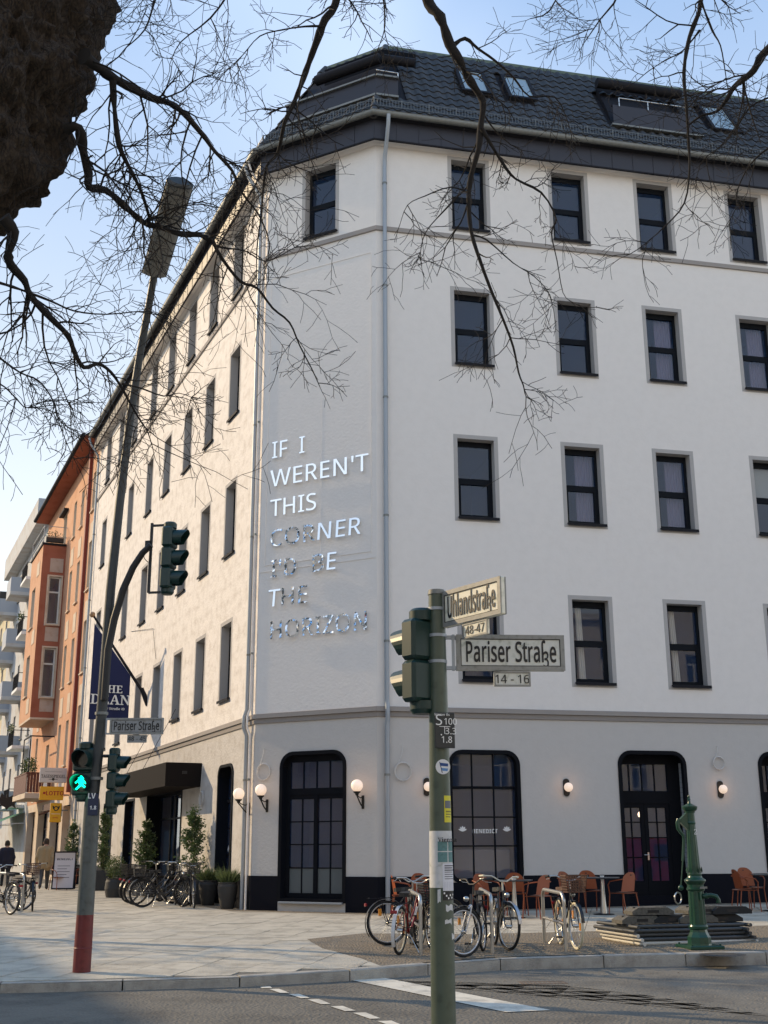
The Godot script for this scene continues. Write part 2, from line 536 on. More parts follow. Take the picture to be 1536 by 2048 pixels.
func build_ground() -> void:
	var b := mb()
	b.quad(Vector3(-450, -0.3, -450), Vector3(450, -0.3, -450), Vector3(450, -0.3, 450), Vector3(-450, -0.3, 450), Vector3.UP)
	struct("road", b, M.asphalt)
	# far pavement: bedding sheet under slabs and mosaic
	var pg := kerb_line.duplicate()
	pg.append_array([Vector2(60, -60), Vector2(20, -90), Vector2(-36.0, -90)])
	b = mb()
	sheet(b, pg, -0.012)
	var pave := struct("pavement", b, M.joint)
	# kerb stones
	var inner := PackedVector2Array()
	for i in kerb_line.size():
		var d0 := (kerb_line[mini(i + 1, kerb_line.size() - 1)] - kerb_line[maxi(i - 1, 0)]).normalized()
		inner.append(kerb_line[i] + Vector2(d0.y, -d0.x) * 0.17)
	var rng := RandomNumberGenerator.new()
	rng.seed = 5
	for i in range(1, kerb_line.size() - 2):
		var a := kerb_line[i]
		var c := kerb_line[i + 1]
		var ai := inner[i]
		var ci := inner[i + 1]
		var n := maxi(1, roundi(a.distance_to(c) / 1.25))
		if a.x > 13: continue
		for k in n:
			var t0 := (k + 0.006) / n
			var t1 := (k + 1.0 - 0.006) / n
			var jog := rng.randf_range(-0.008, 0.006)
			var q := [a.lerp(c, t0), a.lerp(c, t1), ai.lerp(ci, t1), ai.lerp(ci, t0)]
			var nn := Vector2(-(c - a).y, (c - a).x).normalized() * -1.0
			var top := []
			var bot := []
			for p in q:
				var h := gy(p.x, p.y) + jog
				top.append(Vector3(p.x, h, p.y)); bot.append(Vector3(p.x, -0.31, p.y))
			var s := mb()
			var f := 0.018                                                   # worn front edge
			var out := Vector3(-nn.x, 0, -nn.y)
			if out.dot(top[0] - top[3]) < 0: out = -out
			var t0b: Vector3 = top[0] - out * f
			var t1b: Vector3 = top[1] - out * f
			var t0f: Vector3 = top[0] - Vector3.UP * f
			var t1f: Vector3 = top[1] - Vector3.UP * f
			s.quad(t0b, t1b, top[2], top[3], Vector3.UP)
			s.quad(t0b, t1b, t1f, t0f, out + Vector3.UP)
			s.quad(t0f, t1f, bot[1], bot[0], out)
			s.quad(top[0], top[3], bot[3], bot[0]); s.quad(top[1], top[2], bot[2], bot[1])
			part("kerb_stone", s, M.kerb, pave)
	# slabs laid aslant
	var inside := Geometry2D.offset_polygon(pg, -0.2)[0]
	var mosaic := PackedVector2Array([Vector2(0.0, -16.9), Vector2(1.6, -18.05), Vector2(3.2, -18.45), Vector2(5.7, -18.75), Vector2(12, -20.05), Vector2(26, -23.1), Vector2(26, -27.0), Vector2(12, -24.2), Vector2(5.2, -22.4), Vector2(1.6, -21.9), Vector2(-0.4, -22.3), Vector2(-1.35, -21.2), Vector2(-1.0, -19.6), Vector2(-0.35, -18.1)])
	mosaic = Geometry2D.intersect_polygons(mosaic, inside)[0]
	b = mb()
	sheet(b, mosaic, 0.002)
	part("mosaic_paving", b, M.mosaic, pave)
	# narrow mosaic strip along the house
	var f0 := foot(0.0)
	var f1 := foot(0.55)
	var strip := PackedVector2Array()
	for p in f1: strip.append(Vector2(p.x, p.z))
	for k in 4: strip.append(Vector2(f0[3 - k].x, f0[3 - k].z))
	b = mb()
	sheet(b, strip, 0.003)
	part("mosaic_paving", b, M.mosaic, pave)
	var dx := Vector2(cos(deg_to_rad(79.0)), -sin(deg_to_rad(79.0)))
	var dz := Vector2(-dx.y, dx.x)
	var house := PackedVector2Array()
	for p in f1: house.append(Vector2(p.x, p.z))
	house.append_array([Vector2(20, -70), Vector2(-12, -70)])
	var rest: Array[MB] = [mb(), mb(), mb(), mb()]
	var made := []
	var o0 := Vector2(-2.0, -20.0)
	for i in range(-60, 40):
		for j in range(-26, 26):
			var u := i * 0.98 + (0.49 if j % 2 else 0.0)
			var w := j * 0.72
			var c := o0 + dx * (u + 0.49) + dz * (w + 0.36)
			if c.y < -62 or c.x > 14 or not Geometry2D.is_point_in_polygon(c, pg): continue
			var g := 0.006
			var quad := PackedVector2Array([o0 + dx * (u + g) + dz * (w + g), o0 + dx * (u + 0.98 - g) + dz * (w + g), o0 + dx * (u + 0.98 - g) + dz * (w + 0.72 - g), o0 + dx * (u + g) + dz * (w + 0.72 - g)])
			var pieces := [quad]
			for cut in [mosaic, house]:
				var nx := []
				for q in pieces: nx.append_array(Geometry2D.clip_polygons(q, cut))
				pieces = nx
			for q in pieces:
				for q2 in Geometry2D.intersect_polygons(q, inside): made.append([q2, c])
	made.sort_custom(func(p, q): return p[1].length() < q[1].length())
	var count := 0
	for e in made:
		var c: Vector2 = e[1]
		var mi := rng.randi() % 4
		var lift := rng.randf_range(-0.002, 0.004)
		var in_view := absf(c.x) < -c.y * 0.34 + 0.5
		if in_view and count < 290 and absf(Geometry2D.triangulate_polygon(e[0]).size()) > 0:
			var s := mb()
			sheet(s, e[0], lift, 0.02)
			if s.v.size() > 0:
				part("paving_slab", s, M.slab[mi], pave)
				count += 1
		else:
			sheet(rest[mi], e[0], lift, 0.0)
	for k in 4:
		if rest[k].v.size() > 0:
			var r := part("paving_slabs", rest[k], M.slab[k], pave)
			r.set_meta("kind", "stuff")
	# the near pavement that the sign post and the viewer stand on
	b = mb()
	var near := PackedVector2Array([Vector2(-60, -9.6), Vector2(-8, -9.3), Vector2(3.5, -9.3), Vector2(8, -9.8), Vector2(40, -16), Vector2(60, -18), Vector2(60, 6), Vector2(-60, 6)])
	for i in near.size():
		var p := near[i]
		var q := near[(i + 1) % near.size()]
		b.quad(Vector3(p.x, -0.17, p.y), Vector3(q.x, -0.17, q.y), Vector3(q.x, -0.31, q.y), Vector3(p.x, -0.31, p.y))
	var t := Geometry2D.triangulate_polygon(near)
	for i in range(0, t.size(), 3):
		b.tri(Vector3(near[t[i]].x, -0.17, near[t[i]].y), Vector3(near[t[i + 1]].x, -0.17, near[t[i + 1]].y), Vector3(near[t[i + 2]].x, -0.17, near[t[i + 2]].y), Vector3.UP)
	struct("near_pavement", b, M.slab[1])
	# road markings: a dashed line and two crossing bars, worn
	var paint := func(called: String, pts: Array, label: String):
		var s := mb()
		var w := []
		for p in pts:
			var d := ray(p[0], p[1])
			w.append(Vector3(0, EYE, 0) + d * ((-0.292 - EYE) / d.y))
		s.quad(w[0], w[1], w[2], w[3], Vector3.UP)
		var o := struct(called, s, M.paint)
		o.set_meta("label", label)
	for q in [[[477, 1961], [495, 1960], [511, 1966.5], [496, 1967]], [[520, 1974], [540, 1972], [544, 1976], [524, 1976]], [[539, 1978], [558, 1977.5], [579, 1985.5], [561, 1986]], [[577, 1988], [598, 1987.5], [620, 1995.5], [602, 1996]], [[615, 1999], [638, 1998], [661, 2007.5], [642, 2008]], [[661, 2012.5], [685, 2011.5], [711, 2021], [690, 2022]], [[706, 2025.5], [731, 2024.5], [761, 2036.5], [740, 2037.5]], [[755, 2042], [783, 2041], [812, 2053], [788, 2054]]]:
		paint.call("lane_marking", q, "short worn white dash of the line leading to the kerb")
	paint.call("crossing_bar", [[678, 1955], [750, 1952], [1102, 2020], [1012, 2024]], "long worn cream bar painted across the road from the kerb")
	# a newer strip of asphalt along the right-hand kerb
	var strip2 := mb()
	var sp := []
	for p in [[690, 1957], [1000, 1938], [1300, 1931], [1560, 1925], [1560, 2034], [1290, 1990], [1130, 1971], [900, 1972]]:
		var d := ray(p[0], p[1])
		sp.append(Vector3(0, EYE, 0) + d * ((-0.296 - EYE) / d.y))
	for k in range(1, sp.size() - 1): strip2.tri(sp[0], sp[k], sp[k + 1], Vector3.UP)
	struct("road_patch", strip2, M.asphalt_new)
	# dead leaves and grit swept against the kerb and the pump
	var lr := RandomNumberGenerator.new()
	lr.seed = 77
	var lb := mb()
	for k in 260:
		var q := Vector3.ZERO
		if k < 40:
			var t0 := lr.randf()
			var a2 := kerb_line[8].lerp(kerb_line[12], t0)
			q = Vector3(a2.x, -0.293, a2.y + 0.45 + absf(lr.randfn()) * 0.3)
		else:
			q = ground(lr.randf_range(720, 1536), lr.randf_range(1852, 1905)) + Vector3(0, 0.012, 0)
		var e := Vector3(lr.randfn(), lr.randfn() * 0.3, lr.randfn()).normalized()
		var w := e.cross(Vector3.UP).normalized()
		var l := lr.randf_range(0.012, 0.04)
		lb.quad(q, q + e * l * 0.5 + w * l * 0.3 + Vector3.UP * 0.006, q + e * l, q + e * l * 0.5 - w * l * 0.3 + Vector3.UP * 0.004)
	var lo := part(numbered("leaf_litter"), lb, mat(0.14, 0.095, 0.055, 0.9), self)
	tag(lo, "scattered dead leaves along the kerb and bicycle racks", "leaves", "", "stuff")
	# gully grate by the kerb
	var gp := ground(1085, 1944)
	gp.y = -0.292
	var gr := thing("gully_grate", "rusty brown slotted drain grate in the road beside the kerb", "drain", place(gp, 0.1))
	var gm := mat(0.16, 0.12, 0.09, 0.8, 0.2)
	b = mb()
	b.box(Vector3(-0.3, -0.02, -0.16), Vector3(0.3, 0.0, -0.12)); b.box(Vector3(-0.3, -0.02, 0.12), Vector3(0.3, 0.0, 0.16))
	b.box(Vector3(-0.3, -0.02, -0.12), Vector3(-0.26, 0.0, 0.12)); b.box(Vector3(0.26, -0.02, -0.12), Vector3(0.3, 0.0, 0.12))
	part("rim", b, gm, gr)
	for k in 8:
		part("slat", mb().box(Vector3(-0.235 + k * 0.062, -0.02, -0.118), Vector3(-0.205 + k * 0.062, -0.002, 0.118)), gm, gr)
var cache := {}
func wall_face(b: MB, s0: float, s1: float, y0: float, y1: float, holes: Array) -> void:
	var xs := [s0, s1]
	var ys := [y0, y1]
	for h in holes:
		for e in [h.position.x, h.end.x]:
			if e > s0 and e < s1 and not xs.has(e): xs.append(e)
		for e in [h.position.y, h.end.y]:
			if e > y0 and e < y1 and not ys.has(e): ys.append(e)
	xs.sort(); ys.sort()
	for i in xs.size() - 1:
		var run := -1.0
		for j in ys.size() - 1:
			var c := Vector2((xs[i] + xs[i + 1]) * 0.5, (ys[j] + ys[j + 1]) * 0.5)
			var open := false
			for h in holes:
				if h.has_point(c): open = true
			if not open and run < 0: run = ys[j]
			if not open and run < -0.5: run = ys[j]
			if (open or j == ys.size() - 2) and (run >= 0):
				var e: float = ys[j] if open else ys[j + 1]
				b.quad(Vector3(xs[i], run, 0), Vector3(xs[i + 1], run, 0), Vector3(xs[i + 1], e, 0), Vector3(xs[i], e, 0), Vector3(0, 0, 1))
				run = -1.0
func spandrels(b: MB, h: Rect2, rt: float, rb: float) -> void:       # fills the corners of a rectangular hole up to a rounded outline
	for q in [[h.end.x, h.end.y, -1, -1, rt], [h.position.x, h.end.y, 1, -1, rt], [h.position.x, h.position.y, 1, 1, rb], [h.end.x, h.position.y, -1, 1, rb]]:
		if q[4] <= 0: continue
		var c := Vector3(q[0], q[1], 0)
		var m: Vector3 = c + Vector3(q[2], q[3], 0) * q[4]
		for i in 8:
			var t0 := PI / 2 * i / 8.0
			var t1 := PI / 2 * (i + 1) / 8.0
			b.tri(c, m - Vector3(q[2] * cos(t0), q[3] * sin(t0), 0) * q[4], m - Vector3(q[2] * cos(t1), q[3] * sin(t1), 0) * q[4], Vector3(0, 0, 1))
func open_box(b: MB, lo: Vector3, hi: Vector3) -> void:             # five inner faces, open to +z
	b.quad(Vector3(lo.x, lo.y, lo.z), Vector3(hi.x, lo.y, lo.z), Vector3(hi.x, hi.y, lo.z), Vector3(lo.x, hi.y, lo.z), Vector3(0, 0, 1))
	b.quad(Vector3(lo.x, lo.y, lo.z), Vector3(lo.x, hi.y, lo.z), Vector3(lo.x, hi.y, hi.z), Vector3(lo.x, lo.y, hi.z), Vector3(1, 0, 0))
	b.quad(Vector3(hi.x, lo.y, lo.z), Vector3(hi.x, hi.y, lo.z), Vector3(hi.x, hi.y, hi.z), Vector3(hi.x, lo.y, hi.z), Vector3(-1, 0, 0))
	b.quad(Vector3(lo.x, lo.y, lo.z), Vector3(hi.x, lo.y, lo.z), Vector3(hi.x, lo.y, hi.z), Vector3(lo.x, lo.y, hi.z), Vector3(0, 1, 0))
	b.quad(Vector3(lo.x, hi.y, lo.z), Vector3(hi.x, hi.y, lo.z), Vector3(hi.x, hi.y, hi.z), Vector3(lo.x, hi.y, hi.z), Vector3(0, -1, 0))
func rect_ring(b: MB, x0: float, y0: float, x1: float, y1: float, t: float, z0: float, z1: float) -> void:
	b.ring(PackedVector2Array([Vector2(x0, y0), Vector2(x1, y0), Vector2(x1, y1), Vector2(x0, y1)]), PackedVector2Array([Vector2(x0 + t, y0 + t), Vector2(x1 - t, y0 + t), Vector2(x1 - t, y1 - t), Vector2(x0 + t, y1 - t)]), z0, z1)
func pane_mesh(x0: float, y0: float, x1: float, y1: float, z: float) -> MB:
	return mb().quad(Vector3(x0, y0, z), Vector3(x1, y0, z), Vector3(x1, y1, z), Vector3(x0, y1, z), Vector3(0, 0, 1))
const WW := 0.97
const WH := 2.08
func window(parent: Node, where: Transform3D, curtain := 0, plain := false, trim_mat: Material = null) -> void:
	if not cache.has("trim"):
		var b := mb()
		b.ring(PackedVector2Array([Vector2(-0.105, -0.105), Vector2(WW + 0.105, -0.105), Vector2(WW + 0.105, WH + 0.105), Vector2(-0.105, WH + 0.105)]), PackedVector2Array([Vector2(0, 0), Vector2(WW, 0), Vector2(WW, WH), Vector2(0, WH)]), -0.25, 0.004)
		cache.trim = b.mesh()
		b = mb()
		rect_ring(b, 0, 0, WW, WH, 0.07, -0.30, -0.23)
		b.box(Vector3(0.07, WH - 0.15, -0.29), Vector3(WW - 0.07, WH - 0.07, -0.236))
		b.box(Vector3(0.07, WH * 0.475, -0.29), Vector3(WW - 0.07, WH * 0.475 + 0.10, -0.228))
		cache.frame = b.mesh()
		b = mb()
		rect_ring(b, 0.07, 0.07, WW - 0.07, WH * 0.475, 0.06, -0.295, -0.222)
		cache.sash = b.mesh()
		cache.pane_up = pane_mesh(0.07, WH * 0.475 + 0.1, WW - 0.07, WH - 0.15, -0.262).mesh()
		cache.pane_low = pane_mesh(0.13, 0.13, WW - 0.13, WH * 0.475 - 0.06, -0.258).mesh()
		b = mb()
		b.bevel(Vector3(-0.02, -0.028, -0.22), Vector3(WW + 0.07, 0.012, 0.075), 0.006)
		b.box(Vector3(-0.02, -0.06, 0.06), Vector3(WW + 0.07, -0.028, 0.073))
		cache.sill = b.mesh()
		b = mb()
		open_box(b, Vector3(-0.75, -0.85, -4.5), Vector3(WW + 0.75, WH + 0.5, -0.301))
		var inner := mb()
		wall_face(inner, -0.75, WW + 0.75, -0.85, WH + 0.5, [Rect2(0, 0, WW, WH)])
		b.x = Transform3D(Basis.IDENTITY, Vector3(0, 0, -0.301))
		for k in range(0, inner.v.size(), 3): b.tri(inner.v[k], inner.v[k + 1], inner.v[k + 2], Vector3(0, 0, -1))
		cache.room = b.mesh()
		b = mb()
		for k in 14:
			var z0 := -0.42 + 0.025 * (k % 2)
			var z1 := -0.42 + 0.025 * ((k + 1) % 2)
			b.quad(Vector3(0.42 + k * 0.035, 0.08, z0), Vector3(0.455 + k * 0.035, 0.08, z1), Vector3(0.455 + k * 0.035, WH - 0.1, z1), Vector3(0.42 + k * 0.035, WH - 0.1, z0))
		cache.curtain = b.mesh()
		cache.blind = pane_mesh(0.06, WH * 0.50, WW - 0.06, WH - 0.12, -0.34).mesh()
	var w := holder("window", parent, where)
	part("trim", cache.trim, trim_mat if trim_mat else M.trim, w)
	part("sill", cache.sill, M.metal_dark, w)
	part("frame", cache.frame, M.frame, w)
	part("sash", cache.sash, M.frame, w)
	var wob := Transform3D(Basis(Vector3.RIGHT, sin(where.origin.x * 37.0 + where.origin.y * 11.0) * 0.012) * Basis(Vector3.UP, cos(where.origin.x * 23.0 + where.origin.y * 7.0) * 0.012), Vector3.ZERO)
	part("pane", cache.pane_up, M.glass, w, wob)
	part("pane", cache.pane_low, M.glass, w, wob.inverse())
	part("room", cache.room, M.room, w)
	if curtain == 1: part("curtain", cache.curtain, M.curtain, w)
	if curtain == 3:
		var dr := mb()
		for k in 6:
			dr.quad(Vector3(0.26 + k * 0.03, 0.08, -0.40 + 0.02 * (k % 2)), Vector3(0.29 + k * 0.03, 0.08, -0.40 + 0.02 * ((k + 1) % 2)), Vector3(0.25 + k * 0.026, WH - 0.1, -0.40 + 0.02 * ((k + 1) % 2)), Vector3(0.224 + k * 0.026, WH - 0.1, -0.40 + 0.02 * (k % 2)))
		part("curtain", dr, M.drape, w)
	if curtain == 2: part("blind", cache.blind, M.blind, w)
func sweep(b: MB, prof: Array, close_ends := true) -> void:        # a profile of [outward, height] drawn along the three fronts
	for i in prof.size() - 1:
		var p := foot(prof[i][0])
		var q := foot(prof[i + 1][0])
		for k in 3:
			var a: Vector3 = p[k] + Vector3.UP * prof[i][1]
			var c: Vector3 = p[k + 1] + Vector3.UP * prof[i][1]
			var d: Vector3 = q[k + 1] + Vector3.UP * prof[i + 1][1]
			var e: Vector3 = q[k] + Vector3.UP * prof[i + 1][1]
			var nn: Vector3 = [nL, nC, nR][k]
			var dv := Vector2(prof[i + 1][0] - prof[i][0], prof[i + 1][1] - prof[i][1])
			b.quad(a, c, d, e, (nn * dv.y - Vector3.UP * dv.x).normalized())
func glazing(parent: Node, where: Transform3D, lo: Vector2, hi: Vector2, cols: int, rows: Array, z: float, bar := 0.028, opaque_low := false) -> void:
	# rows: heights of the horizontal bars between lo.y and hi.y
	var ys := [lo.y]
	ys.append_array(rows)
	ys.append(hi.y)
	var b := mb()
	for i in range(1, cols):
		var x := lerpf(lo.x, hi.x, float(i) / cols)
		b.box(Vector3(x - bar / 2, lo.y, z - 0.02), Vector3(x + bar / 2, hi.y, z + 0.02))
	for r in rows:
		b.box(Vector3(lo.x, r - bar / 2, z - 0.018), Vector3(hi.x, r + bar / 2, z + 0.018))
	if b.v.size() > 0: part("glazing_bars", b, M.frame_black, parent, where)
	for j in ys.size() - 1:
		for i in cols:
			var x0 := lerpf(lo.x, hi.x, float(i) / cols)
			var x1 := lerpf(lo.x, hi.x, float(i + 1) / cols)
			part("pane", pane_mesh(x0, ys[j], x1, ys[j + 1], z), M.frosted if opaque_low and j == 0 else M.glass, parent, where)
func room_behind(parent: Node, where: Transform3D, w: float, h: float, z0: float, deep: float, m: Material, more := 0.0) -> void:
	var b := mb()
	open_box(b, Vector3(-more, 0, z0 - deep), Vector3(w + more, h, z0))
	if more > 0:
		b.quad(Vector3(-more, 0, z0), Vector3(0, 0, z0), Vector3(0, h, z0), Vector3(-more, h, z0), Vector3(0, 0, -1))
		b.quad(Vector3(w, 0, z0), Vector3(w + more, 0, z0), Vector3(w + more, h, z0), Vector3(w, h, z0), Vector3(0, 0, -1))
	part("room", b, m, parent, where)
var block: Node3D
func build_corner_block() -> void:
	M.drape = mat(0.6, 0.58, 0.5, 0.9)
	M.frosted = mat(0.10, 0.115, 0.12, 0.3)
	block = thing("corner_building", "pale grey plastered corner house with dark tiled roof and chamfered corner", "building", Transform3D.IDENTITY)
	var rows := [5.27, 9.32, 13.46, 17.38]
	var cols_R := [2.10, 4.98, 7.53, 10.34, 13.1]
	var top := 19.66
	var ystr := 4.36
	# --- right front
	var up := []
	var low := []
	for r in rows:
		for c in cols_R: up.append(Rect2(c, r, WW, WH))
	low.append(Rect2(1.70, 0.64, 1.76, 2.98))
	low.append(Rect2(5.95, 0.0, 1.79, 3.66))
	low.append(Rect2(9.68, 0.0, 1.79, 3.68))
	var b := mb()
	wall_face(b, 0, LEN_R, ystr, top, up)
	part("wall", b, M.wall, block, xf_R(0, 0))
	b = mb()
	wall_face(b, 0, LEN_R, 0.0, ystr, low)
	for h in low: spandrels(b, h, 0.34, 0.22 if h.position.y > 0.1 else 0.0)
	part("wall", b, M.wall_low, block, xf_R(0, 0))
	for r in 4:
		for c in 5:
			var cur := 0
			if (r == 2 and c >= 2) or (r == 1 and c in [1, 2]) or (r == 0 and c == 4): cur = 1
			if r == 0 and c in [1, 2]: cur = 3
			if r == 1 and c == 3: cur = 2
			window(block, xf_R(cols_R[c], rows[r]), cur)
	# --- chamfer
	up = [Rect2(-2.22, 17.38, WW, WH)]
	low = [Rect2(-2.67, 0.2, 1.85, 3.44)]
	var wid := (PA - PB).length()
	b = mb()
	wall_face(b, -wid, 0, 17.1, top, up)
	wall_face(b, -wid, 0, ystr, 17.1, [])
	part("wall", b, M.wall_rough, block, xf_C(0, 0))
	b = mb()
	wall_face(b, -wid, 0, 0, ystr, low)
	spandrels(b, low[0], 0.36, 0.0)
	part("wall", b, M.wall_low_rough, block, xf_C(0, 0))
	window(block, xf_C(-2.22, 17.38))
	# raised edge of the plaster panel and the seam below it
	b = mb()
	rect_ring(b, -3.28, 8.34, -0.14, 16.45, 0.02, 0.0, 0.012)
	b.box(Vector3(-wid + 0.02, 8.175, 0.0), Vector3(-0.03, 8.20, 0.012))
	b.box(Vector3(-1.62, 8.36, 0.0), Vector3(-1.60, 12.6, 0.004))
	part("plaster_edging", b, M.wall_rough, block, xf_C(0, 0))
	# --- left front
	up = []
	var cols_L := [3.36, 6.07, 8.80, 11.70, 14.52, 17.92, 20.75, 23.62]
	for r in rows:
		for c in cols_L: up.append(Rect2(-c, r, WW, WH))
	low = [Rect2(-3.16, 0.06, 1.42, 3.48), Rect2(-11.6, 0.0, 4.6, 3.1), Rect2(-15.2, 0.5, 1.6, 2.6), Rect2(-19.2, 0.5, 1.8, 2.6), Rect2(-23.4, 0.5, 1.8, 2.6)]
	b = mb()
	wall_face(b, -LEN_L, 0, ystr, top, up)
	part("wall", b, M.wall_left, block, xf_L(0, 0))
	b = mb()
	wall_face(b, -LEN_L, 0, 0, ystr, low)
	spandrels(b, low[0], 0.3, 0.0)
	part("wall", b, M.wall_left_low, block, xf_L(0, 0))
	for r in rows:
		for c in cols_L: window(block, xf_L(-c, r), 0, false, M.trim_left)
	# end walls and back, so that the house is closed
	b = mb()
	var f := foot(0.0)
	var back := [f[0] + (PA - PB).normalized() * 9.0 - nL * 3.0, f[3] - nR * 11.0]
	for q in [[f[0], back[0]], [back[0], back[1]], [back[1], f[3]]]:
		b.quad(q[0], q[1], q[1] + Vector3.UP * 21.0, q[0] + Vector3.UP * 21.0)
	part("rear_wall", b, M.wall_low, block)
	# --- string courses and plinth
	b = mb()
	sweep(b, [[0.0, 4.35], [0.035, 4.36], [0.035, 4.475], [0.0, 4.476]])
	part("string_course", b, M.band, block)
	b = mb()
	sweep(b, [[0.0, 4.479], [0.075, 4.48], [0.075, 4.585], [0.0, 4.60]])
	part("string_course", b, M.band2, block)
	b = mb()
	sweep(b, [[0.0, 17.04], [0.05, 17.05], [0.05, 17.17], [0.0, 17.18]])
	part("string_course", b, M.band2, block)
	var gaps := {"R": [[1.70, 3.46, true], [5.95, 7.74, false], [9.68, 11.47, false]], "C": [[-2.67, -0.82, false]], "L": [[-3.16, -1.74, false], [-11.6, -7.0, false]]}
	var cA := (corner(PA, nC, nR, 0.025) - PA)
	var cB := (corner(PB, nL, nC, 0.025) - PB)
	for side in ["R", "C", "L"]:
		var s0: float = {"R": cA.dot(tR), "C": -wid + cB.dot(tC), "L": -LEN_L}[side]
		var s1: float = {"R": LEN_R, "C": cA.dot(tC), "L": cB.dot(tL)}[side]
		var cuts := [s0]
		for g in gaps[side]:
			if g[2]:
				cuts.append(g[0]); cuts.append(g[0])
				cuts.append(g[1]); cuts.append(g[1])
				continue
			cuts.append(g[0]); cuts.append(g[1])
		cuts.append(s1)
		cuts.sort()
		for k in range(0, cuts.size(), 2):
			var n := maxi(1, roundi((cuts[k + 1] - cuts[k]) / 1.35))
			for i in n:
				var a: float = lerpf(cuts[k], cuts[k + 1], float(i) / n) + (0.003 if i > 0 else 0.0)
				var e: float = lerpf(cuts[k], cuts[k + 1], float(i + 1) / n) - (0.003 if i < n - 1 else 0.0)
				var hh := 0.78
				if side == "R" and a < 3.4 and e > 1.75: hh = 0.64
				part("plinth_slab", mb().box(Vector3(a, -0.1, 0.0), Vector3(e, hh, 0.024)), M.plinth, block, {"R": xf_R(0, 0), "C": xf_C(0, 0), "L": xf_L(0, 0)}[side])
	build_shopfronts()
	build_roof()
	# --- downpipes
	var pipe := func(x: Transform3D, pts: Array, called := "downpipe", m: Material = null, rad := 0.055):
		var d := part(called, mb().tube(pts, rad, 10), m if m else M.zinc, block, x)
		for y in [3.0, 6.1, 9.2, 12.3, 15.4, 18.4]:
			var rr := rad + 0.012
			part("pipe_clamp", mb().tube([Vector3(pts[-2].x, y, pts[-2].z), Vector3(pts[-2].x, y + 0.05, pts[-2].z)], rr, 10), M.zinc_dull, d)
	pipe.call(xf_R(0, 0), [Vector3(0.22, 20.2, 0.6), Vector3(0.22, 19.95, 0.56), Vector3(0.22, 19.6, 0.38), Vector3(0.22, 19.2, 0.12), Vector3(0.22, 18.9, 0.085), Vector3(0.22, 4.75, 0.085), Vector3(0.22, 4.58, 0.15), Vector3(0.22, 4.3, 0.15), Vector3(0.22, 4.12, 0.085), Vector3(0.22, 2.0, 0.085), Vector3(0.22, 0.0, 0.085)])
	var pipe_at := func(s: float): return [Vector3(s, 20.1, 0.6), Vector3(s, 19.8, 0.5), Vector3(s, 19.3, 0.15), Vector3(s, 19.0, 0.1), Vector3(s, 4.75, 0.1), Vector3(s, 4.55, 0.17), Vector3(s, 4.3, 0.17), Vector3(s, 4.1, 0.09), Vector3(s, 2.0, 0.09), Vector3(s, 0.0, 0.09)]
	pipe.call(xf_L(0, 0), pipe_at.call(-0.42))
	pipe.call(xf_L(0, 0), pipe_at.call(-0.14), "conduit", M.wall_left, 0.028)
	pipe.call(xf_L(0, 0), pipe_at.call(-25.3))
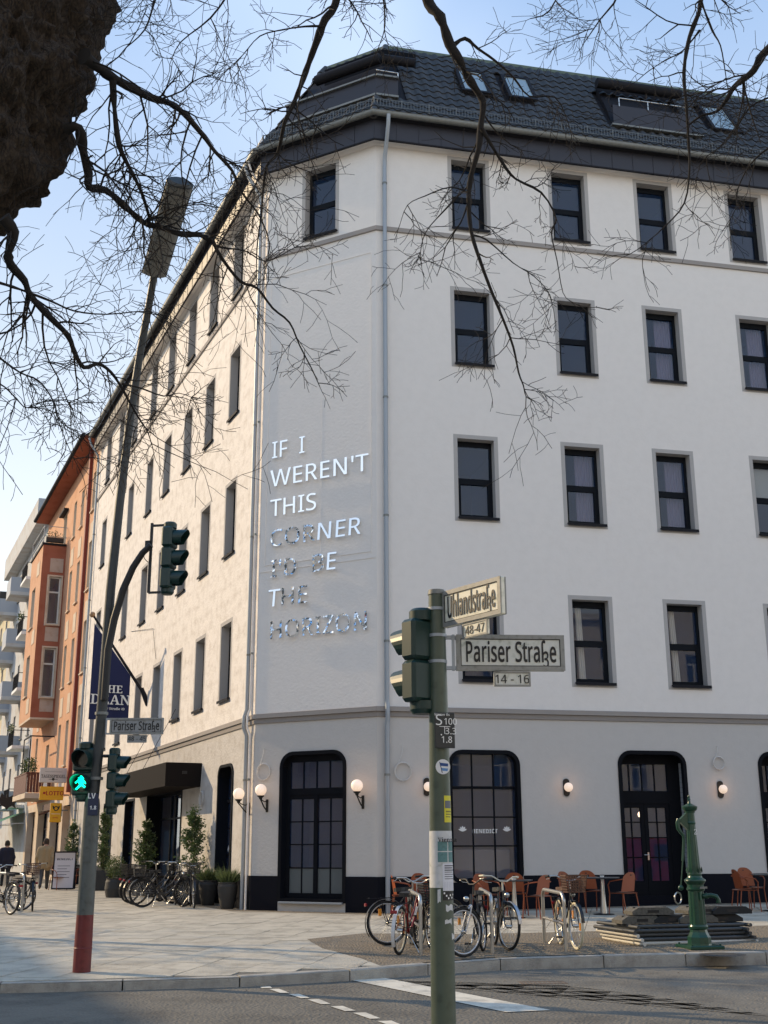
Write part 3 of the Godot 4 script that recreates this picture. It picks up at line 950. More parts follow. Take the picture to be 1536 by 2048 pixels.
func build_shopfronts() -> void:
	# chamfer: double door with four-paned transom
	var d := holder("double_door", block, xf_C(-2.67, 0.2))
	var o := rounded(1.85, 3.44, 0.36, 0.0)
	part("surround", mb().ring(o, rounded(1.85, 3.44, 0.36, 0.0, 0.085), -0.22, 0.03), M.frame_black, d)
	var b := mb()
	b.box(Vector3(0.085, 0.085, -0.24), Vector3(0.19, 3.36, -0.16)); b.box(Vector3(1.66, 0.085, -0.24), Vector3(1.765, 3.36, -0.16))
	b.box(Vector3(0.19, 2.43, -0.24), Vector3(1.66, 2.58, -0.15)); b.box(Vector3(0.19, 3.2, -0.24), Vector3(1.66, 3.355, -0.16))
	b.box(Vector3(0.875, 0.2, -0.24), Vector3(0.975, 2.43, -0.15)); b.box(Vector3(0.19, 0.085, -0.24), Vector3(1.66, 0.2, -0.15))
	b.box(Vector3(0.19, 2.33, -0.24), Vector3(0.875, 2.43, -0.17)); b.box(Vector3(0.975, 2.33, -0.24), Vector3(1.66, 2.43, -0.17))
	part("frame", b, M.frame_black, d)
	glazing(d, Transform3D.IDENTITY, Vector2(0.19, 2.58), Vector2(1.66, 3.2), 4, [], -0.2)
	glazing(d, Transform3D.IDENTITY, Vector2(0.19, 0.2), Vector2(0.875, 2.33), 2, [0.76, 1.29, 1.81], -0.2, 0.026, true)
	glazing(d, Transform3D.IDENTITY, Vector2(0.975, 0.2), Vector2(1.66, 2.33), 2, [0.76, 1.29, 1.81], -0.2, 0.026, true)
	part("threshold", mb().bevel(Vector3(0.06, -0.03, -0.2), Vector3(1.79, 0.015, 0.09), 0.006), M.zinc, d)
	room_behind(d, Transform3D.IDENTITY, 1.85, 3.44, -0.25, 4.0, M.room, 0.4)
	part("lamp_bar", mb().tube([Vector3(1.05, 2.05, -1.2), Vector3(1.5, 2.08, -1.4)], 0.015, 8), glow(1.0, 0.5, 0.22, 6.0), d)
	# right front: window of three by four panes with lettering
	var w := holder("shop_window", block, xf_R(1.70, 0.64))
	part("surround", mb().ring(rounded(1.76, 2.98, 0.34, 0.22), rounded(1.76, 2.98, 0.34, 0.22, 0.09), -0.2, 0.03), M.frame_black, w)
	glazing(w, Transform3D.IDENTITY, Vector2(0.09, 0.09), Vector2(1.67, 2.89), 3, [0.80, 1.45, 2.12], -0.17, 0.032)
	part("transom", mb().box(Vector3(0.09, 2.09, -0.2), Vector3(1.67, 2.15, -0.13)), M.frame_black, w)
	room_behind(w, Transform3D.IDENTITY, 1.76, 2.98, -0.2, 5.0, M.room, 1.0)
	part("sideboard", mb().box(Vector3(0.1, 0.09, -0.9), Vector3(1.6, 0.72, -0.5)), M.room_pale, w)
	part("lettering", text("BENEDICT", 0.13, true, false, 0.003), M.white, w, Transform3D(Basis.IDENTITY, Vector3(0.9, 1.13, -0.155)))
	for x in [0.36, 1.44]:
		b = mb()
		for k in 5:
			var t := deg_to_rad(90 + (k - 2) * 38)
			var e := Vector3(cos(t), sin(t), 0)
			var s := Vector3(-e.y, e.x, 0)
			b.quad(Vector3(0, -0.03, 0), e * 0.06 + s * 0.022, e * 0.11, e * 0.06 - s * 0.022, Vector3(0, 0, 1))
		part("emblem", b, M.white, w, Transform3D(Basis.IDENTITY, Vector3(x, 1.15, -0.155)))
	# right front: two door bays, set back
	for k in 2:
		var dd := holder("double_door", block, xf_R([5.95, 9.68][k], 0.0))
		var h: float = [3.66, 3.68][k]
		part("surround", mb().ring(rounded(1.79, h, 0.34, 0.0), rounded(1.79, h, 0.34, 0.0, 0.09), -0.1, 0.03), M.frame_black, dd)
		var z := -0.42
		b = mb()
		b.box(Vector3(0.0, 0.1, z - 0.03), Vector3(0.12, h, z + 0.05)); b.box(Vector3(1.45, 0.1, z - 0.03), Vector3(1.79, h, z + 0.05))
		b.box(Vector3(0.12, 2.42, z - 0.03), Vector3(1.45, 2.72, z + 0.05)); b.box(Vector3(0.12, 3.36, z - 0.03), Vector3(1.45, h, z + 0.05))
		part("frame", b, M.frame_black, dd)
		glazing(dd, Transform3D.IDENTITY, Vector2(0.12, 2.72), Vector2(1.45, 3.36), 4, [], z)
		for s in 2:
			var x0: float = [0.12, 0.79][s]
			var leaf := mb()
			leaf.box(Vector3(x0, 0.28, z - 0.02), Vector3(x0 + 0.095, 2.42, z + 0.03)); leaf.box(Vector3(x0 + 0.565, 0.28, z - 0.02), Vector3(x0 + 0.66, 2.42, z + 0.03))
			leaf.box(Vector3(x0 + 0.095, 2.32, z - 0.02), Vector3(x0 + 0.565, 2.42, z + 0.03)); leaf.box(Vector3(x0 + 0.095, 0.28, z - 0.02), Vector3(x0 + 0.565, 0.62, z + 0.03))
			part("door_leaf", leaf, M.frame_black, dd)
			glazing(dd, Transform3D.IDENTITY, Vector2(x0 + 0.095, 0.62), Vector2(x0 + 0.565, 2.32), 2, [1.16, 1.62, 1.98], z)
		part("handle", mb().tube([Vector3(0.70, 1.22, z + 0.08), Vector3(0.83, 1.22, z + 0.08)], 0.012, 6).box(Vector3(0.80, 1.1, z + 0.03), Vector3(0.84, 1.28, z + 0.06)), M.steel, dd)
		part("step", mb().box(Vector3(0.0, -0.05, -0.45), Vector3(1.79, 0.1, 0.0)).box(Vector3(0.0, 0.1, -0.45), Vector3(1.79, 0.28, -0.33)), M.plinth, dd)
		part("soffit", mb().box(Vector3(0.0, h - 0.02, -0.42), Vector3(1.79, h + 0.02, -0.1)), M.frame_black, dd)
		# glazed white tiles on the jamb that faces the viewer
		var wt := mat(0.42, 0.44, 0.47, 0.2)
		part("jamb", mb().box(Vector3(1.785, 0.1, -0.42), Vector3(1.80, h, -0.1)).box(Vector3(-0.01, 0.1, -0.42), Vector3(0.005, h, -0.1)), M.frame_black, dd)
		if k == 0:
			for i in 22:
				for j in 2:
					var off := 0.08 if i % 2 else 0.0
					var a := maxf(-0.41 + j * 0.165 - off + 0.002, -0.41)
					var e := minf(-0.41 + (j + 1) * 0.165 - off - 0.002, -0.102)
					part("wall_tile", mb().box(Vector3(1.772, 0.8 + i * 0.118, a), Vector3(1.785, 0.8 + i * 0.118 + 0.112, e)), wt, dd)
		room_behind(dd, Transform3D.IDENTITY, 1.79, h, z - 0.03, 5.0, M.room, 0.9)
		for s in 2:
			part("pendant_lamp", mb().ball(Vector3(0.55 + s * 0.75, 2.2, -1.4 - s * 0.3), Vector3.ONE * 0.08, 14, 8), glow(1.0, 0.72, 0.5, 1.6), dd)
	# left front: tall window, then the dark entrance below the canopy and small windows beyond
	var lw := holder("shop_window", block, xf_L(-3.16, 0.06))
	part("surround", mb().ring(rounded(1.42, 3.48, 0.3, 0.0), rounded(1.42, 3.48, 0.3, 0.0, 0.075), -0.3, 0.03), M.frame_black, lw)
	glazing(lw, Transform3D.IDENTITY, Vector2(0.075, 0.05), Vector2(1.345, 3.40), 3, [1.19, 1.86, 2.56], -0.28, 0.03)
	part("transom", mb().box(Vector3(0.075, 2.52, -0.3), Vector3(1.345, 2.60, -0.24)), M.metal_dark, lw)
	part("emblem", mb().tube([Vector3(0.62, 1.34, -0.27), Vector3(0.62, 1.34, -0.262)], 0.085, 20), M.white, lw)
	part("emblem", mb().poly(PackedVector2Array([Vector2(0.24, 1.25), Vector2(0.29, 1.33), Vector2(0.24, 1.43), Vector2(0.19, 1.33)]), -0.27, -0.262), M.white, lw)
	room_behind(lw, Transform3D.IDENTITY, 1.42, 3.48, -0.3, 4.0, M.room, 0.8)
	var en := holder("entrance", block, xf_L(-11.6, 0.0))
	b = mb()
	for x in [0.0, 1.5, 2.1, 3.0, 3.75, 4.54]: b.box(Vector3(x, 0.0, -0.5), Vector3(x + 0.06, 3.1, -0.42))
	b.box(Vector3(0, 2.3, -0.5), Vector3(4.6, 2.36, -0.43)); b.box(Vector3(0, 0, -0.5), Vector3(4.6, 0.12, -0.43)); b.box(Vector3(0, 3.02, -0.5), Vector3(4.6, 3.1, -0.43))
	part("frame", b, M.frame_black, en)
	for q in [[0.06, 1.5], [1.56, 2.1], [2.16, 3.0], [3.06, 3.75], [3.81, 4.54]]:
		part("pane", pane_mesh(q[0], 0.12, q[1], 2.3, -0.46), M.glass, en)
		part("pane", pane_mesh(q[0], 2.36, q[1], 3.02, -0.46), M.glass, en)
	b = mb()
	for q in [[-0.02, 0.03], [4.57, 4.62]]: b.box(Vector3(q[0], 0, -0.42), Vector3(q[1], 3.12, 0.03))
	b.box(Vector3(0.03, 3.07, -0.42), Vector3(4.57, 3.12, 0.03))
	part("jamb", b, M.frame_black, en)
	room_behind(en, Transform3D.IDENTITY, 4.6, 3.1, -0.5, 6.0, M.room, 0.5)
	for q in [[-15.2, 1.6], [-19.2, 1.8], [-23.4, 1.8]]:
		var sw := holder("shop_window", block, xf_L(q[0], 0.5))
		b = mb()
		rect_ring(b, 0, 0, q[1], 2.6, 0.08, -0.25, 0.02)
		part("surround", b, M.frame_black, sw)
		glazing(sw, Transform3D.IDENTITY, Vector2(0.08, 0.08), Vector2(q[1] - 0.08, 2.52), 3, [0.7, 1.35, 2.0], -0.2)
		room_behind(sw, Transform3D.IDENTITY, q[1], 2.6, -0.25, 1.6, M.room)
func build_roof() -> void:
	var b := mb()
	sweep(b, [[0.0, 19.60], [0.07, 19.62], [0.12, 19.66], [0.27, 19.66]])
	part("soffit", b, M.wall, block)
	# fascia of dark sheet panels with standing seams
	var p := foot(0.30)
	for k in 3:
		var a: Vector3 = p[k]
		var c: Vector3 = p[k + 1]
		var n := roundi(a.distance_to(c) / 0.62)
		var nn: Vector3 = [nL, nC, nR][k]
		var tt: Vector3 = [tL, tC, tR][k]
		var l := a.distance_to(c) / n
		var fx := Transform3D(Basis(tt, Vector3.UP, nn), a)
		for i in n:
			part("fascia_panel", mb().box(Vector3(i * l + 0.004, 19.63, -0.02), Vector3((i + 1) * l - 0.004, 20.22, 0.0)).box(Vector3((i + 1) * l - 0.004, 19.65, -0.01), Vector3((i + 1) * l + 0.004, 20.2, 0.014)), M.fascia, block, fx)
		part("fascia_edge", mb().box(Vector3(0, 19.59, -0.04), Vector3(l * n, 19.63, 0.012)), M.metal_dark, block, fx)
	# half-round gutter
	b = mb()
	var prof := []
	for i in 11:
		var t := PI + PI * i / 10.0
		prof.append([0.50 + 0.095 * cos(t), 20.30 + 0.10 * sin(t)])
	prof.append([0.605, 20.315])
	prof.append([0.59, 20.30])
	sweep(b, prof)
	part("gutter", b, M.zinc_dull, block)
	# steep slope: underlay, then tiles
	var th := deg_to_rad(60.0)
	var slope := 4.6
	var E0 := 0.42
	var e := foot(E0)
	var r := foot(E0 - slope * cos(th))
	var y0 := 20.26
	var y1 := y0 + slope * sin(th)
	b = mb()
	sweep(b, [[0.3, 20.2], [E0, 20.24], [E0 - slope * cos(th), y1 - 0.02]])
	b.quad(r[0] + Vector3.UP * (y1 - 0.02), r[1] + Vector3.UP * (y1 - 0.02), r[2] + Vector3.UP * (y1 - 0.02), r[3] + Vector3.UP * (y1 - 0.02), Vector3.UP)
	var bk := [r[0] - nL * 8.0, r[3] - nR * 9.0]
	b.quad(r[0] + Vector3.UP * (y1 - 0.02), r[3] + Vector3.UP * (y1 - 0.02), bk[1] + Vector3.UP * (y1 - 0.4), bk[0] + Vector3.UP * (y1 - 0.4), Vector3.UP)
	part("roof_deck", b, M.metal_dark, block)
	b = mb()
	sweep(b, [[E0 - slope * cos(th) + 0.05, y1 - 0.06], [E0 - slope * cos(th) + 0.03, y1 + 0.06], [E0 - slope * cos(th) - 0.25, y1 + 0.06]])
	part("ridge_flashing", b, M.ridge, block)
	# one pantile, shared
	var tw := 0.30
	var tl := 0.385
	var tile := mb()
	var zs := [0.0, 0.035, 0.045, 0.03, 0.004, -0.006, 0.0]
	for i in 6:
		var x0 := tw * i / 6.0
		var x1 := tw * (i + 1) / 6.0
		var lift := 0.045
		tile.quad(Vector3(x0, 0, zs[i] + lift), Vector3(x1, 0, zs[i + 1] + lift), Vector3(x1, tl, zs[i + 1] + 0.015), Vector3(x0, tl, zs[i] + 0.015), Vector3(-(zs[i + 1] - zs[i]) * 20, -0.1, 1))
		tile.quad(Vector3(x0, 0, zs[i] + lift), Vector3(x1, 0, zs[i + 1] + lift), Vector3(x1, 0, zs[i + 1] + lift - 0.03), Vector3(x0, 0, zs[i] + lift - 0.03), Vector3(0, -1, 0))
	var tm := tile.mesh()
	var rest := mb()
	var made := 0
	var rng := RandomNumberGenerator.new()
	rng.seed = 8
	var holes_R := [Rect2(2.62, 2.05, 0.92, 1.55), Rect2(4.02, 2.05, 0.92, 1.55), Rect2(7.0, 1.15, 2.55, 2.35), Rect2(10.3, 1.75, 1.0, 1.75), Rect2(-2.0, 1.15, 2.9, 2.7)]
	var holes_C := [Rect2(-3.05, 1.15, 8.0, 2.75)]
	for face in [2, 1, 0]:
		var nn: Vector3 = [nL, nC, nR][face]
		var tt: Vector3 = [tL, tC, tR][face]
		var org: Vector3 = [PB, PA, PA][face]
		var sl := -nn * cos(th) + Vector3.UP * sin(th)
		var O := org + nn * E0 + Vector3.UP * y0
		for j in 12:
			var d := j * 0.375
			var lo: float = (e[face].lerp(r[face], (d + 0.19) / slope) - O).dot(tt)
			var hi: float = (e[face + 1].lerp(r[face + 1], (d + 0.19) / slope) - O).dot(tt)
			if face == 0: lo = maxf(lo, -14.0)
			var i0 := int(floor(lo / tw))
			for i in range(i0, int(ceil(hi / tw))):
				var c := Vector2(i * tw + tw * 0.5, d + 0.19)
				if c.x < lo or c.x > hi: continue
				var skip := false
				for h in (holes_R if face == 2 else (holes_C if face == 1 else [])):
					if h.has_point(c): skip = true
				if skip: continue
				var x := Transform3D(Basis(tt, sl, tt.cross(sl)), O + tt * (i * tw) + sl * d + Vector3(0, rng.randf_range(-0.004, 0.004), 0))
				if face >= 1 and made < 290 and c.x < 14:
					part("roof_tile", tm, M.tile if rng.randf() < 0.6 else M.tile2, block, x)
					made += 1
				else:
					for k in tile.ix.size():
						pass
					var base := rest.v.size()
					for k in tile.v.size():
						rest.v.append(x * tile.v[k]); rest.n.append(x.basis * tile.n[k])
					for k in tile.ix: rest.ix.append(base + k)
	part("roof_tiles", rest, M.tile, block).set_meta("kind", "stuff")
	# hip tiles
	for k in [1, 2]:
		var a: Vector3 = e[k] + Vector3.UP * y0
		var c: Vector3 = r[k] + Vector3.UP * y1
		for i in 13:
			var t0 := i / 13.0
			var t1 := (i + 1.12) / 13.0
			if k == 2 and t0 > 0.22 and t0 < 0.80: continue
			if k == 1 and t0 > 0.22 and t0 < 0.80: continue
			part("hip_tile", mb().tube([a.lerp(c, t0) , a.lerp(c, t1)], [0.125, 0.095], 10), M.tile2, block)
	# snow guard fence on the eaves
	for face in 3:
		var nn: Vector3 = [nL, nC, nR][face]
		var tt: Vector3 = [tL, tC, tR][face]
		var ga := foot(E0 - 0.45 * cos(th) + 0.06)
		var y := y0 + 0.45 * sin(th) + 0.04
		var A0: Vector3 = ga[face] + Vector3.UP * y
		var A1: Vector3 = ga[face + 1] + Vector3.UP * y
		if face == 0: A0 = A1 - tt * 15.0
		var n := int(A0.distance_to(A1) / 0.085)
		b = mb()
		for rr in [0.0, 0.20]: b.bar(A0 + Vector3.UP * rr, A1 + Vector3.UP * rr, 0.016, 0.016)
		for i in n: b.bar(A0.lerp(A1, float(i) / n), A0.lerp(A1, float(i) / n) + Vector3.UP * 0.2, 0.012, 0.012, nn)
		for i in range(0, n, 9): b.bar(A0.lerp(A1, float(i) / n) - Vector3.UP * 0.1 - nn * 0.03, A0.lerp(A1, float(i) / n) + Vector3.UP * 0.23, 0.03, 0.02, nn)
		part("snow_guard", b, M.guard, block)
	# skylights
	var O2 := PA + nR * E0 + Vector3.UP * y0
	var slR := -nR * cos(th) + Vector3.UP * sin(th)
	var rx := Transform3D(Basis(tR, slR, tR.cross(slR)), O2)
	for q in [[2.66, 2.12, 0.84, 1.42], [4.06, 2.12, 0.84, 1.42], [10.36, 1.82, 0.88, 1.6]]:
		var s := holder("skylight", block, rx * Transform3D(Basis.IDENTITY, Vector3(q[0], q[1], 0)))
		b = mb()
		rect_ring(b, -0.02, -0.02, q[2] + 0.02, q[3] + 0.02, 0.10, -0.03, 0.13)
		part("frame", b, M.metal_dark, s)
		part("pane", pane_mesh(0.08, 0.08, q[2] - 0.08, q[3] - 0.08, 0.10), M.skyglass, s)
	# roof terrace cut into the slope of the right front
	var t := holder("roof_terrace", block, rx * Transform3D(Basis.IDENTITY, Vector3(7.05, 1.2, 0)))
	var inv := Basis(tR, slR, tR.cross(slR)).inverse()
	var upl := inv * Vector3.UP
	var outl := inv * nR
	var W := 2.45
	b = mb()
	b.quad(Vector3(0, 0, 0.02), Vector3(W, 0, 0.02), Vector3(W, 0, 0.02) + upl * 0.75, Vector3(0, 0, 0.02) + upl * 0.75, outl)
	b.quad(Vector3(0, 0, 0.02) + upl * 0.75, Vector3(W, 0, 0.02) + upl * 0.75, Vector3(W, 0, 0.02) + upl * 0.75 - outl * 0.12, Vector3(0, 0, 0.02) + upl * 0.75 - outl * 0.12, upl)
	part("parapet", b, M.fascia, t)
	b = mb()
	var P := func(x: float, u: float, v: float): return Vector3(x, 0, 0.02) + upl * u - outl * v
	b.quad(P.call(0, -0.2, 1.1), P.call(W, -0.2, 1.1), P.call(W, 2.2, 1.1), P.call(0, 2.2, 1.1), outl)
	b.quad(P.call(0, -0.2, 0.0), P.call(0, -0.2, 1.1), P.call(0, 2.2, 1.1), P.call(0, 0.75, 0.35))
	b.quad(P.call(W, -0.2, 0.0), P.call(W, -0.2, 1.1), P.call(W, 2.2, 1.1), P.call(W, 0.75, 0.35))
	b.quad(P.call(0, -0.2, 0.0), P.call(W, -0.2, 0.0), P.call(W, -0.2, 1.1), P.call(0, -0.2, 1.1))
	part("recess", b, M.metal_dark, t)
	part("ledge", mb().bar(P.call(-0.1, 0.02, -0.05), P.call(W + 0.3, 0.02, -0.05), 0.05, 0.16, outl), M.zinc_dull, t)
	b = mb()
	b.tube([P.call(0.2, 0.98, -0.02), P.call(W - 0.05, 0.98, -0.02)], 0.022, 8)
	for x in [0.2, 1.1, 2.3]: b.tube([P.call(x, 0.7, -0.02), P.call(x, 0.98, -0.02)], 0.018, 6)
	part("handrail", b, M.steel, t)
	part("awning_roll", mb().tube([P.call(-0.12, 1.98, 0.72), P.call(W + 0.12, 1.98, 0.72)], 0.15, 12), M.metal_dark, t)
	# corner terrace: parapet round the chamfer, dark recess, awning roll and eaves strip
	var pa := foot(E0 - 1.2 * cos(th) + 0.10)
	var pb := foot(E0 - 2.9 * cos(th))
	var yb := y0 + 1.15 * sin(th)
	var hp := 0.58
	var q1: Vector3 = pa[2] + tR * 0.62
	var q0: Vector3 = pa[1] + tC * 0.42
	var tc := holder("corner_terrace", block)
	b = mb()
	var ring := [q0, q0, pa[2], q1]
	for k in [1, 2]:
		b.quad(ring[k] + Vector3.UP * yb, ring[k + 1] + Vector3.UP * yb, ring[k + 1] + Vector3.UP * (yb + hp), ring[k] + Vector3.UP * (yb + hp), [nL, nC, nR][k])
	b.quad(q1 + Vector3.UP * yb, q1 + Vector3.UP * (yb + hp), q1 - nR * 0.6 + Vector3.UP * (yb + hp), q1 - nR * 0.6 + Vector3.UP * yb)
	b.quad(q0 + Vector3.UP * yb, q0 + Vector3.UP * (yb + hp), q0 - nC * 0.6 + Vector3.UP * (yb + hp), q0 - nC * 0.6 + Vector3.UP * yb)
	part("parapet", b, M.fascia, tc)
	for k in [1, 2]:
		part("coping", mb().bar(ring[k] + Vector3.UP * (yb + hp + 0.02), ring[k + 1] + Vector3.UP * (yb + hp + 0.02), 0.16, 0.05), M.zinc_dull, tc)
		part("flashing", mb().bar(ring[k] + Vector3.UP * (yb - 0.01), ring[k + 1] + Vector3.UP * (yb - 0.01), 0.14, 0.06), M.zinc_dull, tc)
	b = mb()
	var back := foot(E0 - 2.9 * cos(th) - 0.2)
	var rb := [back[1] + tC * 0.6 - nC * 1.0, back[1] + tC * 0.6, back[2], back[2] + tR * 1.0]
	for k in 3:
		b.quad(rb[k] + Vector3.UP * yb, rb[k + 1] + Vector3.UP * yb, rb[k + 1] + Vector3.UP * (yb + 2.4), rb[k] + Vector3.UP * (yb + 2.4), [nL, nC, nR][k])
	part("recess", b, M.frame_black, tc)
	part("terrace_door", mb().bar(rb[2] + tR * 0.35 + Vector3.UP * (yb + 0.8) + nR * 0.05, rb[2] + tR * 0.35 + Vector3.UP * (yb + 1.55) + nR * 0.05, 0.7, 0.04, nR), M.room_pale, tc)
	var aw := foot(E0 - 2.9 * cos(th) + 0.25)
	part("awning_roll", mb().tube([aw[1] + tC * 0.75 + Vector3.UP * (y0 + 3.15 * sin(th)), aw[2] + Vector3.UP * (y0 + 3.15 * sin(th))], 0.15, 12), M.metal_dark, tc)
	part("awning_roll", mb().tube([aw[2] + Vector3.UP * (y0 + 3.15 * sin(th)) + tR * 0.1, aw[2] + tR * 1.0 + Vector3.UP * (y0 + 3.15 * sin(th))], 0.13, 12), M.metal_dark, tc)
	b = mb()
	b.tube([q1 + Vector3.UP * (yb + hp + 0.2), pa[2] + Vector3.UP * (yb + hp + 0.2) + nR * 0.02], 0.02, 8)
	b.tube([q1 + Vector3.UP * (yb + hp), q1 + Vector3.UP * (yb + hp + 0.2)], 0.02, 8)
	part("handrail", b, M.steel, tc)
func build_lettering() -> void:
	# mirror letters fixed clear of the chamfer wall; the lower words are cut from splintered mirror
	var t := thing("wall_lettering", "large mirrored capital letters fixed to the grey chamfered wall", "lettering", xf_C(0, 0))
	var smooth := mat(0.93, 0.95, 0.96, 0.06, 1.0)
	var rng := RandomNumberGenerator.new()
	rng.seed = 12
	var lines := [["IF  I", -3.10, 11.19, 1.04, 0], ["WEREN'T", -3.12, 10.41, 2.93, 0], ["THIS", -3.10, 9.61, 1.42, 0], ["CORNER", -3.10, 8.80, 2.72, 3], ["I'D  BE", -3.06, 8.0, 2.0, 3], ["THE", -3.10, 7.24, 1.22, 1], ["HORIZON", -3.06, 6.42, 2.9, 7]]
	for l in lines:
		var s: String = l[0]
		var font := SystemFont.new()
		font.font_names = PackedStringArray(["Droid Sans"])
		var x: float = l[1]
		var full := font.get_string_size(s, HORIZONTAL_ALIGNMENT_LEFT, -1, 64).x
		for i in s.length():
			if s[i] == " ": continue
			var pre := font.get_string_size(s.substr(0, i), HORIZONTAL_ALIGNMENT_LEFT, -1, 64).x
			var tm := text(s[i], 0.62, false, false, 0.02)
			tm.horizontal_alignment = HORIZONTAL_ALIGNMENT_LEFT
			var broken: bool = (l[4] == 3 and (i < 3 or s == "I'D  BE" and i < 6)) or (l[4] == 1 and i > 0) or (l[4] == 7)
			var k := Vector3(l[3] / (full * 0.62 / 64.0), 0.445 / (0.62 * 0.714), 1.0)
			var o := part("letter", shards(tm, rng, k) if broken else tm, smooth, t)
			# capital height of the font is 0.714 em: 0.45 m letters
			o.transform = Transform3D(Basis.IDENTITY if broken else Basis(Vector3.RIGHT, -0.10 if l[2] < 9.0 else 0.0) * Basis.from_scale(k), Vector3(x + l[3] * pre / full, l[2] - base_line(tm) * k.y, 0.07))
func shards(tm: TextMesh, rng: RandomNumberGenerator, k: Vector3) -> MB:
	# the front of a letter cut into tilted splinters of mirror, its sides left as they are
	var a := tm.get_mesh_arrays()
	var v: PackedVector3Array = a[Mesh.ARRAY_VERTEX]
	var ix: PackedInt32Array = a[Mesh.ARRAY_INDEX]
	if ix.is_empty():
		for i in v.size(): ix.append(i)
	var b := mb()
	var g := 0.085
	var jit := {}
	var node := func(i: int, j: int) -> Vector2:
		var q := Vector2i(i, j)
		if not jit.has(q): jit[q] = Vector2(i + rng.randf_range(-0.42, 0.42), j + rng.randf_range(-0.42, 0.42)) * g
		return jit[q]
	var tilt := {}
	for i in range(0, ix.size(), 3):
		var p := [v[ix[i]] * k, v[ix[i + 1]] * k, v[ix[i + 2]] * k]
		var n: Vector3 = (p[2] - p[0]).cross(p[1] - p[0])
		if n.length() < 1e-12: continue
		n = n.normalized()
		if n.z < 0.7:
			b.tri(p[0], p[1], p[2])
			continue
		var t2 := PackedVector2Array([Vector2(p[0].x, p[0].y), Vector2(p[1].x, p[1].y), Vector2(p[2].x, p[2].y)])
		var lo: Vector2 = t2[0].min(t2[1]).min(t2[2]) / g
		var hi: Vector2 = t2[0].max(t2[1]).max(t2[2]) / g
		for ci in range(int(floor(lo.x)) - 1, int(ceil(hi.x)) + 1):
			for cj in range(int(floor(lo.y)) - 1, int(ceil(hi.y)) + 1):
				for half in 2:
					var cell := PackedVector2Array([node.call(ci, cj), node.call(ci + 1, cj), node.call(ci + 1, cj + 1)]) if half == 0 else PackedVector2Array([node.call(ci, cj), node.call(ci + 1, cj + 1), node.call(ci, cj + 1)])
					var key := Vector3i(ci, cj, half)
					if not tilt.has(key): tilt[key] = Vector2(rng.randfn(0, 0.25), rng.randfn(-0.03, 0.40))
					var c := (cell[0] + cell[1] + cell[2]) / 3.0
					for piece in Geometry2D.intersect_polygons(t2, cell):
						var w := []
						for e in piece: w.append(Vector3(e.x, e.y, p[0].z + clampf((e - c).dot(tilt[key]), -0.018, 0.018)))
						for m in range(1, w.size() - 1): b.tri(w[0], w[m], w[m + 1], Vector3(-tilt[key].x, -tilt[key].y, 1))
	return b
func base_line(tm: TextMesh) -> float:
	# letters without descenders: find where a capital H of the same font stands
	if not cache.has("base"):
		var h := text("H", 0.62, false, false, 0.02)
		h.horizontal_alignment = HORIZONTAL_ALIGNMENT_LEFT
		cache.base = h.get_aabb().position.y
	return cache.base
func plain_window(parent: Node, where: Transform3D, w: float, h: float, fm: Material, trim_m: Material = null) -> void:
	var key := "pw%.2f_%.2f" % [w, h]
	if not cache.has(key):
		var f := mb()
		rect_ring(f, 0, 0, w, h, 0.075, -0.22, -0.14)
		f.box(Vector3(0.075, h * 0.66, -0.21), Vector3(w - 0.075, h * 0.66 + 0.09, -0.135))
		if w > 0.9: f.box(Vector3(w / 2 - 0.04, 0.075, -0.21), Vector3(w / 2 + 0.04, h * 0.66, -0.138))
		var r := mb()
		open_box(r, Vector3(0, 0, -3.0), Vector3(w, h, -0.22))
		var rv := mb()
		rv.ring(PackedVector2Array([Vector2(-0.001, -0.001), Vector2(w + 0.001, -0.001), Vector2(w + 0.001, h + 0.001), Vector2(-0.001, h + 0.001)]), PackedVector2Array([Vector2(0, 0), Vector2(w, 0), Vector2(w, h), Vector2(0, h)]), -0.2, 0.001)
		cache[key] = [f.mesh(), r.mesh(), pane_mesh(0.07, 0.07, w - 0.07, h - 0.07, -0.18).mesh(), mb().box(Vector3(-0.05, -0.07, -0.14), Vector3(w + 0.05, 0.0, 0.09)).mesh(), rv.mesh()]
	var c: Array = cache[key]
	var o := holder("window", parent, where)
	part("frame", c[0], fm, o)
	part("pane", c[2], M.glass, o)
	part("sill", c[3], trim_m if trim_m else M.zinc_dull, o)
	part("reveal", c[4], trim_m if trim_m else M.trim, o)
	part("room", c[1], M.room, o)
